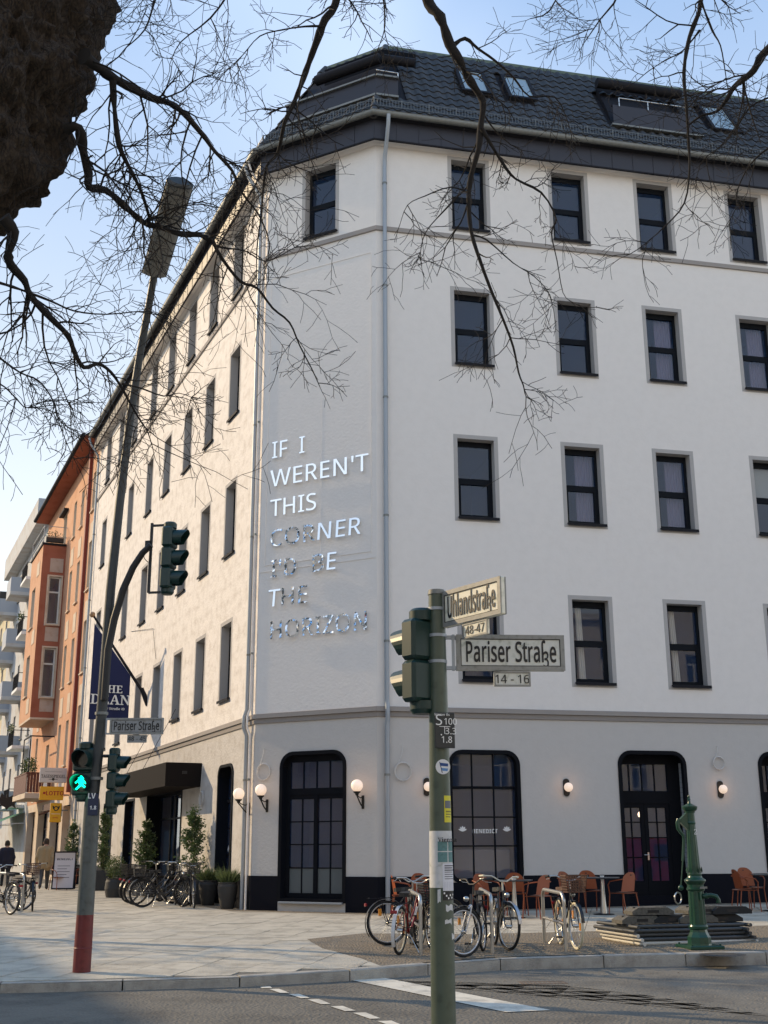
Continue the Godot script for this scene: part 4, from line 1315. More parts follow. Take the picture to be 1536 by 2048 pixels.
func build_left_row() -> void:
	var patch2 := ntex(noise(FastNoiseLite.TYPE_SIMPLEX_SMOOTH, 0.014, 5, 77), 256, [[0.0, 0.78, 0.66, 0.58], [0.45, 0.95, 0.92, 0.9], [1.0, 1, 1, 1]])
	var orange := tri(mat(0.64, 0.36, 0.215, 0.9), 5.0, patch2)
	var red := tri(mat(0.37, 0.13, 0.078, 0.9), 4.0, patch2)  # orange plaster with shade painted into the colour, for bay side and soffit
	var cream := tri(mat(0.66, 0.56, 0.44, 0.9), 3.0, patch2)
	var wf := mat(0.62, 0.62, 0.58, 0.5)
	var house := thing("orange_house", "orange plastered apartment house with a bay, shade painted on its side, and cream panels", "building")
	var S0 := -LEN_L
	var S1 := -42.5
	var rows := [5.24, 9.18, 13.08, 16.95]
	var hts := [2.1, 2.12, 2.08, 1.95]
	var holes := []
	var wins := []
	for r in 4:
		for s in [-30.25, -32.55, -40.6]: wins.append(Rect2(s, rows[r], 0.78, hts[r]))
		wins.append(Rect2(-27.0, rows[r], 1.0 if r < 3 else 0.85, hts[r] + (0.35 if r < 3 else 0.0)))
	for s in [-36.0]: wins.append(Rect2(s, 17.3, 1.1, 1.75))
	for w in [Rect2(-36.4, 4.35, 1.0, 2.3)]: wins.append(w)
	holes.append_array(wins)
	var shops := [Rect2(-29.2, 0.25, 2.0, 3.1), Rect2(-33.0, 0.25, 2.8, 3.1), Rect2(-37.4, 0.0, 3.4, 3.3), Rect2(-41.6, 0.25, 2.9, 3.1)]
	holes.append_array(shops)
	var b := mb()
	wall_face(b, S1, S0, 3.75, 20.3, holes)
	part("wall", b, orange, house, xf_L(0, 0))
	b = mb()
	wall_face(b, S1, S0, 0.0, 3.75, holes)
	part("wall", b, cream, house, xf_L(0, 0))
	for w in wins: plain_window(house, xf_L(w.position.x, w.position.y), w.size.x, w.size.y, wf, cream)
	for w in shops:
		var sw := holder("shop_window", house, xf_L(w.position.x, w.position.y))
		b = mb()
		rect_ring(b, 0, 0, w.size.x, w.size.y, 0.1, -0.4, -0.3)
		b.box(Vector3(w.size.x * 0.5 - 0.05, 0.1, -0.38), Vector3(w.size.x * 0.5 + 0.05, w.size.y - 0.1, -0.31))
		b.box(Vector3(0.1, w.size.y * 0.72, -0.38), Vector3(w.size.x - 0.1, w.size.y * 0.72 + 0.08, -0.312))
		part("frame", b, M.metal_dark, sw)
		part("pane", pane_mesh(0.1, 0.1, w.size.x - 0.1, w.size.y - 0.1, -0.35), M.glass, sw)
		room_behind(sw, Transform3D.IDENTITY, w.size.x, w.size.y, -0.4, 2.0, M.room)
		part("reveal", mb().box(Vector3(-0.06, 0, -0.4), Vector3(-0.001, w.size.y, 0.02)), cream, sw)
		part("reveal", mb().box(Vector3(w.size.x + 0.001, 0, -0.4), Vector3(w.size.x + 0.06, w.size.y, 0.02)), cream, sw)
	# cream panels between the storeys
	b = mb()
	for r in [8.05, 11.95, 15.75, 4.2]:
		for s in [-26.9, -30.25, -32.5, -40.6]:
			if s == -26.9 and r < 5: continue
			part("panel", mb().box(Vector3(s, r - 0.35, 0.002), Vector3(s + 0.82, r + 0.6, 0.02)), cream, house, xf_L(0, 0))
	part("downpipe", mb().box(Vector3(-27.78, 3.9, 0.002), Vector3(-27.5, 20.3, 0.16)), mat(0.22, 0.035, 0.02, 0.6), house, xf_L(0, 0))
	# bay
	var bay := holder("bay", house, xf_L(0, 0))
	var bh := []
	for r in 3: bh.append(Rect2(-37.7, [9.2, 12.9, 30.0][r], 1.35, 2.2))
	b = mb()
	wall_face(b, -39.0, -34.4, 7.9, 17.0, [bh[0], bh[1]])
	part("wall", b, orange, bay, Transform3D(Basis.IDENTITY, Vector3(0, 0, 1.2)))
	for k in 2: plain_window(bay, Transform3D(Basis.IDENTITY, Vector3(-37.7, bh[k].position.y, 1.2)), 1.35, 2.2, wf, cream)
	b = mb()
	var side := Transform3D(Basis(Vector3(0, 0, -1), Vector3.UP, Vector3(1, 0, 0)), Vector3(-34.4, 0, 1.2))
	var sh := [Rect2(0.42, 8.95, 0.62, 2.55), Rect2(0.42, 12.75, 0.62, 2.55)]
	wall_face(b, 0, 1.2, 7.9, 17.0, sh)
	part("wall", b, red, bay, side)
	for h in sh:
		plain_window(bay, side * Transform3D(Basis.IDENTITY, Vector3(h.position.x, h.position.y, 0.06)), h.size.x, h.size.y, wf, cream)
		b = mb()
		rect_ring(b, h.position.x - 0.09, h.position.y - 0.09, h.end.x + 0.09, h.end.y + 0.09, 0.09, 0.0, 0.05)
		part("window_surround", b, cream, bay, side)
	for y in [8.2, 11.85, 15.55]:
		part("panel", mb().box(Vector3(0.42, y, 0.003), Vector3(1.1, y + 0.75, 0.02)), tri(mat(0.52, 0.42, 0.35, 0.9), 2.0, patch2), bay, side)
		part("panel", mb().box(Vector3(-36.2, y, 1.203), Vector3(-35.2, y + 0.75, 1.22)), cream, bay)
	part("underside", mb().box(Vector3(-39.0, 7.8, 0.0), Vector3(-34.4, 7.9, 1.2)), cream, bay)
	part("roof_slab", mb().box(Vector3(-39.05, 17.0, 0.0), Vector3(-34.35, 17.12, 1.26)), M.metal_dark, bay)
	b = mb()
	for x in [-38.95, -34.45]: b.bar(Vector3(x, 17.12, 1.2), Vector3(x, 18.05, 1.2), 0.04, 0.04)
	for y in [17.5, 18.05]:
		b.bar(Vector3(-38.95, y, 1.2), Vector3(-34.45, y, 1.2), 0.03, 0.03); b.bar(Vector3(-34.45, y, 1.2), Vector3(-34.45, y, 0.0), 0.03, 0.03)
	part("railing", b, M.zinc, bay)
	b = mb()
	b.bar(Vector3(-36.4, 19.15, 0.1), Vector3(-34.6, 19.15, 0.1), 0.3, 0.12)
	part("awning_roll", b, M.metal_dark, house, xf_L(0, 0))
	part("window_box", mb().box(Vector3(-34.42, 17.15, 0.2), Vector3(-34.2, 17.4, 1.1)), M.black, house, xf_L(0, 0))
	part("window_box_plants", leaf_cloud(Vector3(-34.3, 17.55, 0.65), Vector3(0.14, 0.22, 0.5), 160, 0.09, 5), M.leaf_dark, house, xf_L(0, 0))
	# eaves, roof
	b = mb()
	b.quad(Vector3(S1, 20.3, 0), Vector3(S0, 20.3, 0), Vector3(S0, 20.3, 0.75), Vector3(S1, 20.3, 0.75), Vector3(0, -1, 0))
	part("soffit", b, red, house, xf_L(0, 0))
	part("gutter", mb().tube([Vector3(S1, 20.42, 0.8), Vector3(S0 - 0.3, 20.42, 0.8)], 0.11, 10), M.metal_dark, house, xf_L(0, 0))
	b = mb()
	b.quad(Vector3(S1, 20.4, 0.72), Vector3(S0, 20.4, 0.72), Vector3(S0, 22.6, -3.0), Vector3(S1, 22.6, -3.0), Vector3(0, 1, 1))
	b.quad(Vector3(S1, 22.6, -3.0), Vector3(S0, 22.6, -3.0), Vector3(S0, 22.0, -12.0), Vector3(S1, 22.0, -12.0), Vector3(0, 1, 0))
	for s in [S1, S0]: b.quad(Vector3(s, 0, -12), Vector3(s, 0, 0), Vector3(s, 20.3, 0), Vector3(s, 20.4, -12))
	part("roof", b, M.tile, house, xf_L(0, 0))
	part("chimney", mb().box(Vector3(-41.6, 20.5, -1.4), Vector3(-41.0, 22.9, -0.6)), M.zinc_dull, house, xf_L(0, 0))
	# balcony below the bay
	var bal := holder("balcony", house, xf_L(0, 0))
	part("slab", mb().box(Vector3(-38.6, 3.85, 0.0), Vector3(-33.6, 4.1, 1.25)), cream, bal)
	var wood := mat(0.13, 0.045, 0.03, 0.7)
	for k in 34: part("slat", mb().box(Vector3(-38.55 + k * 0.146, 4.13, 1.2), Vector3(-38.55 + k * 0.146 + 0.13, 5.05, 1.235)), wood, bal)
	for k in 8: part("slat", mb().box(Vector3(-33.66, 4.13, 0.03 + k * 0.146), Vector3(-33.63, 5.05, 0.16 + k * 0.146)), wood, bal)
	part("handrail", mb().box(Vector3(-38.6, 5.05, 1.17), Vector3(-33.6, 5.11, 1.26)).box(Vector3(-33.69, 5.05, 0.0), Vector3(-33.6, 5.11, 1.17)), wood, bal)
	var fr := mb()
	for x in [-33.7, -36.3]: fr.bar(Vector3(x, 5.1, 1.15), Vector3(x, 6.9, 1.15), 0.05, 0.05)
	fr.bar(Vector3(-36.3, 6.9, 1.15), Vector3(-33.7, 6.9, 1.15), 0.06, 0.06); fr.bar(Vector3(-33.7, 6.9, 1.15), Vector3(-33.7, 6.9, 0.0), 0.06, 0.06)
	part("pergola", fr, M.metal_dark, bal)
	part("balcony_plants", leaf_cloud(Vector3(-35.6, 5.45, 0.9), Vector3(1.9, 0.5, 0.35), 700, 0.13, 6), M.leaf_dark, bal)
	# ---- grey house with stacked balconies
	var grey := tri(mat(0.55, 0.57, 0.58, 0.9), 4.0, patch2)
	var gh := thing("grey_house", "pale grey apartment house with stacked rounded balconies beyond the orange house", "building")
	b = mb()
	var gw := []
	for r in 5:
		for s in [-45.2, -48.4, -52.6, -56.0]: gw.append(Rect2(s, 4.6 + r * 3.35, 1.0, 1.8))
	wall_face(b, -60.0, S1, 0.0, 20.4, gw)
	part("wall", b, grey, gh, xf_L(0, 0))
	for w in gw: plain_window(gh, xf_L(w.position.x, w.position.y), 1.0, 1.8, wf)
	part("cornice", mb().box(Vector3(-60.0, 20.4, -8.0), Vector3(S1, 21.9, 0.7)), grey, gh, xf_L(0, 0))
	part("attic", mb().box(Vector3(-57.0, 21.9, -6.0), Vector3(-47.0, 23.2, 0.1)), grey, gh, xf_L(0, 0))
	for r in 5:
		for s in [-50.9, -58.2]:
			var gb := holder("balcony", gh, xf_L(s, 3.7 + r * 3.35))
			part("slab", mb().box(Vector3(0, 0, 0), Vector3(2.3, 0.22, 1.3)), grey, gb)
			part("parapet", mb().box(Vector3(0, 0.22, 1.2), Vector3(2.3, 1.15, 1.3)).box(Vector3(2.2, 0.22, 0), Vector3(2.3, 1.15, 1.2)), mat(0.36, 0.40, 0.46, 0.7), gb)
		var g2 := holder("balcony", gh, xf_L(-46.3, 3.7 + r * 3.35))
		part("slab", mb().box(Vector3(0, 0, 0), Vector3(2.6, 0.18, 0.95)), M.white, g2)
		var rb := mb()
		for k in 14: rb.bar(Vector3(0.05 + k * 0.19, 0.18, 0.9), Vector3(0.05 + k * 0.19, 1.05, 0.9), 0.02, 0.02)
		rb.bar(Vector3(0, 1.05, 0.9), Vector3(2.6, 1.05, 0.9), 0.04, 0.04); rb.bar(Vector3(2.58, 1.05, 0.9), Vector3(2.58, 1.05, 0), 0.04, 0.04)
		part("railing", rb, M.metal_dark, g2)
		if r in [1, 3]: part("balcony_plants", leaf_cloud(Vector3(1.6, 1.2, 0.95), Vector3(0.8, 0.3, 0.2), 200, 0.12, 40 + r), M.leaf_dark, g2)
	# ---- yellow house farther on
	var yel := tri(mat(0.62, 0.58, 0.42, 0.9), 4.0, patch2)
	var yh := thing("yellow_house", "pale yellow house with red tiled roof at the far end of the row", "building")
	b = mb()
	gw = []
	for r in 4:
		for s in [-63.0, -66.5, -70.0, -74.0]: gw.append(Rect2(s, 4.8 + r * 3.7, 1.1, 2.0))
	wall_face(b, -80.0, -60.0, 0.0, 19.0, gw)
	part("wall", b, yel, yh, xf_L(0, 0))
	for w in gw: plain_window(yh, xf_L(w.position.x, w.position.y), 1.1, 2.0, wf)
	part("roof", mb().box(Vector3(-80.0, 19.0, -8.0), Vector3(-60.0, 19.6, 0.9)), M.tile, yh, xf_L(0, 0))
	for r in 4:
		var vb := holder("balcony", yh, xf_L(-65.0, 4.0 + r * 3.7))
		part("slab", mb().box(Vector3(0, 0, 0), Vector3(3.2, 1.1, 1.4)), mat(0.62, 0.56, 0.36, 0.8), vb)
func leaf_cloud(c: Vector3, r: Vector3, count: int, size: float, rs: int, flatten := 0.0) -> MB:
	var rng := RandomNumberGenerator.new()
	rng.seed = rs
	var b := mb()
	for i in count:
		var e := Vector3(rng.randfn(), rng.randfn(), rng.randfn()).normalized() * pow(rng.randf(), 0.45)
		var p := c + e * r
		var d := Vector3(rng.randf_range(-1, 1), rng.randf_range(-0.5, 1), rng.randf_range(-1, 1)).normalized()
		var s := d.cross(Vector3(rng.randf_range(-1, 1), rng.randf_range(-1, 1), rng.randf_range(-1, 1))).normalized()
		var l := size * rng.randf_range(0.6, 1.2)
		b.quad(p, p + d * l * 0.5 + s * l * 0.24, p + d * l, p + d * l * 0.5 - s * l * 0.24)
	return b
func build_surroundings() -> void:
	# houses across the two streets, out of the frame: they shade the lower left and stand in the window and letter reflections
	var facade := func(called: String, label: String, org: Vector3, x: Vector3, n: Vector3, l: float, h: float, m: Material):
		var t := thing(called, label, "building", Transform3D(Basis(x, Vector3.UP, n), org))
		var holes := []
		var i := 0
		while i * 3.2 + 2.0 < l:
			for r in int((h - 4.5) / 3.6): holes.append(Rect2(1.2 + i * 3.2, 5.0 + r * 3.6, 1.2, 2.0))
			i += 1
		var b := mb()
		wall_face(b, 0, l, 0, h, holes)
		b.quad(Vector3(0, h, 0), Vector3(l, h, 0), Vector3(l, h, -11), Vector3(0, h, -11), Vector3.UP)
		b.quad(Vector3(0, 0, -11), Vector3(l, 0, -11), Vector3(l, h, -11), Vector3(0, h, -11), Vector3(0, 0, -1))
		for s in [0.0, l]: b.quad(Vector3(s, 0, 0), Vector3(s, h, 0), Vector3(s, h, -11), Vector3(s, 0, -11))
		part("wall", b, m, t)
		for q in holes:
			plain_window(t, Transform3D(Basis.IDENTITY, Vector3(q.position.x, q.position.y, 0)), 1.2, 2.0, M.white)
		part("cornice", mb().box(Vector3(0, h, -0.3), Vector3(l, h + 0.4, 0.5)), m, t)
	var m1 := tri(mat(0.68, 0.62, 0.53, 0.9), 4.0, null)
	var m2 := tri(mat(0.74, 0.69, 0.61, 0.9), 4.0, null)
	# opposite side of the left street: faces the left front
	facade.call("opposite_house", "plain beige apartment house across the left-hand street", PB + nL * 31.0 + tL * 22.0, -tL, -nL, 75.0, 17.6, m1)
	# opposite side of the right street: behind the viewer
	facade.call("opposite_house", "plain grey-beige apartment house across the street behind the viewer", PA + nR * 44.0 + tR * 45.0, -tR, -nR, 80.0, 17.0, m2)
	# a red van parked across the street on the right: it shows as a red patch in the glass door
	var p := Vector3(16.4, -0.3, -14.9)
	var v := thing("red_van", "red delivery van parked at the far side of the street", "van", Transform3D(Basis(tR, Vector3.UP, nR), p))
	var red := mat(0.42, 0.012, 0.008, 0.25)
	var prof := PackedVector2Array([Vector2(-2.5, 0.35), Vector2(2.4, 0.35), Vector2(2.5, 0.95), Vector2(1.95, 1.15), Vector2(1.45, 1.95), Vector2(1.2, 2.05), Vector2(-2.4, 2.05), Vector2(-2.5, 1.9)])
	part("body", mb().poly(prof, -0.95, 0.95), red, v)
	for z in [-0.96, 0.96]:
		part("side_window", mb().poly(PackedVector2Array([Vector2(0.75, 1.2), Vector2(1.7, 1.2), Vector2(1.35, 1.8), Vector2(0.75, 1.8)]), z - 0.01, z + 0.01), M.black, v)
		for x in [-1.6, 1.6]:
			var w := holder("wheel", v, Transform3D(Basis.IDENTITY, Vector3(x, 0.33, z * 0.96)))
			part("tyre", mb().tube([Vector3(0, 0, -0.11), Vector3(0, 0, 0.11)], 0.33, 24), M.rubber, w)
			part("rim", mb().tube([Vector3(0, 0, -0.115), Vector3(0, 0, 0.115)], 0.2, 20), M.steel, w)
	for z in [-0.7, 0.7]: part("headlight", mb().ball(Vector3(2.48, 0.8, z), Vector3(0.06, 0.1, 0.14), 12, 8), M.white, v)
func build_front_fittings() -> void:
	var iron := mat(0.012, 0.011, 0.010, 0.45, 0.3)
	# globe lamps on curled brackets
	var globe := func(x: Transform3D, label: String) -> void:
		var t := thing("globe_wall_lamp", label, "wall lamp", x, "lamps on the house fronts")
		part("back_plate", mb().bevel(Vector3(-0.035, -0.22, 0.0), Vector3(0.035, 0.08, 0.03), 0.012), iron, t)
		var pts := []
		for i in 9:
			var a := -PI / 2 + PI * i / 8.0 * 0.75
			pts.append(Vector3(0, -0.05 + 0.13 * sin(a) + 0.02, 0.03 + 0.26 * i / 8.0))
		part("arm", mb().tube(pts, 0.016, 8), iron, t)
		part("arm", mb().tube([Vector3(0, 0.05, 0.02), Vector3(0, 0.02, 0.12), Vector3(0, 0.05, 0.22), Vector3(0, 0.1, 0.29)], 0.012, 8), iron, t)
		part("cup", mb().lathe([Vector2(0.0, 0.06), Vector2(0.03, 0.07), Vector2(0.045, 0.11), Vector2(0.085, 0.14), Vector2(0.085, 0.16)], 16, false, Vector3(0, 0, 0.29)), iron, t)
		part("globe", mb().ball(Vector3(0, 0.29, 0.29), Vector3.ONE * 0.138, 24, 16), M.globe, t)
		var l := OmniLight3D.new()
		l.name = "light"
		l.position = Vector3(0, 0.29, 0.29)
		l.light_color = Color(1.0, 0.75, 0.5)
		l.light_energy = 0.025
		l.light_size = 0.15
		l.omni_range = 6.0
		l.omni_attenuation = 2.0
		l.shadow_enabled = true
		t.add_child(l)
	M.globe = glow(1.0, 0.70, 0.50, 0.30)
	M.globe.albedo_color = lin(0.8, 0.72, 0.62)
	globe.call(xf_C(-3.02, 2.46), "glowing globe lamp on the chamfered corner beside the downpipes")
	globe.call(xf_C(-0.37, 2.49), "glowing globe lamp right of the corner double door")
	globe.call(xf_L(-0.28, 2.40), "glowing globe lamp on the sunlit front next to the tall window")
	globe.call(xf_L(-20.9, 2.45), "glowing globe lamp on the sunlit front near the post sign")
	# round lamps on oval plates
	var oval := func(x: Transform3D, label: String) -> void:
		var t := thing("oval_wall_lamp", label, "wall lamp", x, "lamps on the house fronts")
		var o := PackedVector2Array()
		for i in 24:
			var a := TAU * i / 24.0
			o.append(Vector2(cos(a) * 0.075, sin(a) * 0.075 + (0.13 if sin(a) > 0 else -0.13)))
		part("back_plate", mb().poly(o, 0.0, 0.035), iron, t)
		part("neck", mb().tube([Vector3(0, 0, 0.035), Vector3(0, 0, 0.07)], 0.05, 14), iron, t)
		part("globe", mb().ball(Vector3(0, 0.0, 0.155), Vector3.ONE * 0.105, 20, 14), M.globe, t)
		var l := OmniLight3D.new()
		l.name = "light"
		l.position = Vector3(0, 0, 0.155)
		l.light_color = Color(1.0, 0.72, 0.45)
		l.light_energy = 0.018
		l.light_size = 0.1
		l.omni_range = 5.0
		l.omni_attenuation = 2.0
		l.shadow_enabled = true
		t.add_child(l)
	oval.call(xf_R(1.17, 2.76), "round glowing lamp on a black oval plate left of the lettered window")
	oval.call(xf_R(4.60, 2.77), "round glowing lamp on a black oval plate between window and glass door")
	oval.call(xf_R(8.60, 2.75), "round glowing lamp on a black oval plate beside the hand pump")
	# coils of white cable hanging from the wall
	var coil := func(x: Transform3D, r: float, label: String, drop: float) -> void:
		var pts := [Vector3(0, drop, 0.0), Vector3(0.0, drop, 0.05), Vector3(-0.03, drop * 0.5, 0.06)]
		for i in 64:
			var a := PI + TAU * i / 21.0
			var rr := r * (1.0 + 0.06 * sin(i * 0.7))
			pts.append(Vector3(cos(a) * rr * 0.92, -r + sin(a) * rr + 0.04, 0.045 + 0.02 * sin(i * 1.3)))
		single("cable_coil", mb().tube(pts, 0.008, 6), mat(0.62, 0.6, 0.57, 0.6), label, "cable", x, "cable coils on the house fronts")
	coil.call(xf_R(0.60, 3.27), 0.21, "thin white cable coil hanging right of the corner downpipe", 0.42)
	coil.call(xf_R(8.60, 3.5), 0.16, "thick white cable coil hanging above the lamp by the hand pump", 0.28)
	coil.call(xf_C(-3.12, 3.35), 0.2, "white cable coil hanging by the corner downpipes above a globe lamp", 0.38)
	coil.call(xf_L(-4.65, 2.9), 0.2, "white cable coil hanging at the end of the dark canopy", 0.75)
	# canopy
	var can := thing("entrance_canopy", "flat dark brown metal canopy over the hotel entrance", "canopy", xf_L(-12.9, 3.0))
	var cm := mat(0.016, 0.013, 0.012, 0.7)
	cm.metallic_specular = 0.15
	part("fascia", mb().box(Vector3(0, 0.08, 1.0), Vector3(8.0, 0.73, 1.03)), cm, can)
	part("end_panel", mb().box(Vector3(7.97, 0.08, 0.0), Vector3(8.0, 0.73, 1.0)), cm, can)
	part("end_panel", mb().box(Vector3(0, 0.08, 0.0), Vector3(0.03, 0.73, 1.0)), cm, can)
	part("soffit", mb().box(Vector3(0.03, 0.08, 0.0), Vector3(7.97, 0.12, 1.0)), cm, can)
	part("top_sheet", mb().box(Vector3(0.03, 0.68, 0.0), Vector3(7.97, 0.70, 1.0)), cm, can)
	part("end_light", mb().box(Vector3(8.0, 0.42, 0.42), Vector3(8.02, 0.5, 0.56)), M.black, can)
	for x in [2.2, 4.6]: part("stay_rod", mb().tube([Vector3(x, 0.7, 0.95), Vector3(x, 2.6, 0.0)], 0.009, 6), M.metal_dark, can)
	# flagpole with flag
	var tip := Vector3(0.0, 2.65, 2.0)
	var fp := thing("flagpole", "dark slanting flagpole with wooden knob fixed to the sunlit front", "flagpole", xf_L(-12.49, 6.5))
	part("socket", mb().tube([Vector3(0, -0.35, 0.0), Vector3(0, 0.0, 0.1), Vector3(0, 0.25, 0.22)], [0.04, 0.09, 0.075], 10), M.metal_dark, fp)
	part("pole", mb().tube([Vector3(0, 0.0, 0.08), tip], [0.055, 0.038], 10), M.metal_dark, fp)
	part("knob", mb().ball(tip + Vector3(0, 0.05, 0.05), Vector3.ONE * 0.1, 16, 10), mat(0.35, 0.2, 0.1, 0.5), fp)
	# the flag hangs from the pole, its lower edge level
	var fl := thing("hotel_flag", "navy blue hotel flag with white lettering hanging from the pole", "flag", xf_L(-12.49, 6.5))
	var b := mb()
	var navy := mat(0.012, 0.018, 0.075, 0.85)
	var P := func(u: float, v: float) -> Vector3:
		var zz := lerpf(0.62, 1.96, u)
		var top := lerpf(0.05, 2.55, (zz - 0.08) / 1.92) * 0.995 - 0.08
		var bot := -0.88
		var w := 0.035 * sin(u * 7.0 + v * 2.0) * v
		return Vector3(w, lerpf(top, bot, v), zz)
	for i in 16:
		for j in 20:
			b.quad(P.call(i / 16.0, j / 20.0), P.call((i + 1) / 16.0, j / 20.0), P.call((i + 1) / 16.0, (j + 1) / 20.0), P.call(i / 16.0, (j + 1) / 20.0))
	part("cloth", b, navy, fl)
	var face := Basis(Vector3(0, 0, -1), Vector3.UP, Vector3(1, 0, 0))
	part("lettering", text("THE", 0.36, true, true, 0.004), M.white, fl, Transform3D(face, Vector3(0.06, 0.16, 1.25)))
	part("lettering", text("DEAN", 0.46, true, true, 0.004), M.white, fl, Transform3D(face, Vector3(0.06, -0.20, 1.27)))
	part("lettering", text("Pariser Straße 49", 0.11, true, true, 0.004), M.white, fl, Transform3D(face, Vector3(0.06, -0.50, 1.25)))
	part("halyard", mb().tube([Vector3(0.0, 0.32, 0.48), P.call(0, 0)], 0.008, 5).tube([P.call(0, 0), P.call(1, 0)], 0.006, 5), M.white, fl)
	# wires along the left front
	single("wall_wire", mb().tube([Vector3(-15.8, 9.3, 0.02), Vector3(-11.9, 8.75, 0.05), Vector3(-11.3, 7.6, 0.03)], 0.008, 5), M.metal_dark, "thin dark wire running along the sunlit wall to the flagpole", "wire", xf_L(0, 0))
# ------------------------------------------------------------ signals and signs
func sign_plate(t: Node3D, w: float, h: float, s: String, em: float, face: Material, numbers := "") -> void:
	# an enamel street sign: face to +z and -z, raised rim, black lettering, bracket bars at its left edge
	part("plate", mb().bevel(Vector3(0, 0, -0.02), Vector3(w, h, 0.02), 0.006), face, t)
	var r := mb()
	rect_ring(r, 0.0, 0.0, w, h, h * 0.115, 0.019, 0.028)
	rect_ring(r, 0.0, 0.0, w, h, h * 0.115, -0.028, -0.019)
	part("rim", r, M.sign_rim, t)
	r = mb()
	rect_ring(r, h * 0.115, h * 0.115, w - h * 0.115, h - h * 0.115, 0.006, 0.020, 0.024)
	part("line", r, M.black, t)
	# the eszett is drawn as these signs draw it: a long s joined to a tailed z
	var font := SystemFont.new()
	font.font_names = PackedStringArray(["Droid Sans"])
	var runs := []
	var pen := 0.0
	var k64 := em / 64.0
	var bits := s.split("ß")
	for i in bits.size():
		var run: String = bits[i] + ("ſ" if i < bits.size() - 1 else "")
		runs.append([run, pen, 1.0, 0.0])
		pen += font.get_string_size(run, HORIZONTAL_ALIGNMENT_LEFT, -1, 64).x * k64
		if i < bits.size() - 1:
			pen -= em * 0.06
			runs.append(["3", pen, 0.80, -0.20 * em])
			pen += font.get_string_size("3", HORIZONTAL_ALIGNMENT_LEFT, -1, 64).x * k64 * 0.80
	var k := (w - h * 0.46) / pen
	var hx := text("x", em)
	var xb := hx.get_aabb()
	for r2 in runs:
		var tm := text(r2[0], em, false, false, 0.004, 0.45)
		tm.horizontal_alignment = HORIZONTAL_ALIGNMENT_LEFT
		part("lettering", tm, M.black, t, Transform3D(Basis.from_scale(Vector3(k * r2[2], r2[2], 1)), Vector3(h * 0.23 + r2[1] * k, h * 0.44 - xb.position.y - xb.size.y * 0.5 + r2[3] + (r2[2] - 1.0) * xb.position.y * -1.0, 0.023)))
	if numbers:
		var np := part("number_plate", mb().bevel(Vector3(w * 0.34, -0.115, -0.012), Vector3(w * 0.34 + 0.27, -0.008, 0.012), 0.004), face, t)
		var nr := mb()
		rect_ring(nr, w * 0.34, -0.115, w * 0.34 + 0.27, -0.008, 0.012, 0.011, 0.017)
		part("rim", nr, M.sign_rim, np)
		var nt := text(numbers, 0.085, false, false, 0.003)
		var nb := nt.get_aabb()
		part("lettering", nt, M.black, np, Transform3D(Basis.IDENTITY, Vector3(w * 0.34 + 0.135 - nb.position.x - nb.size.x * 0.5, -0.0615 - nb.position.y - nb.size.y * 0.5, 0.0145)))
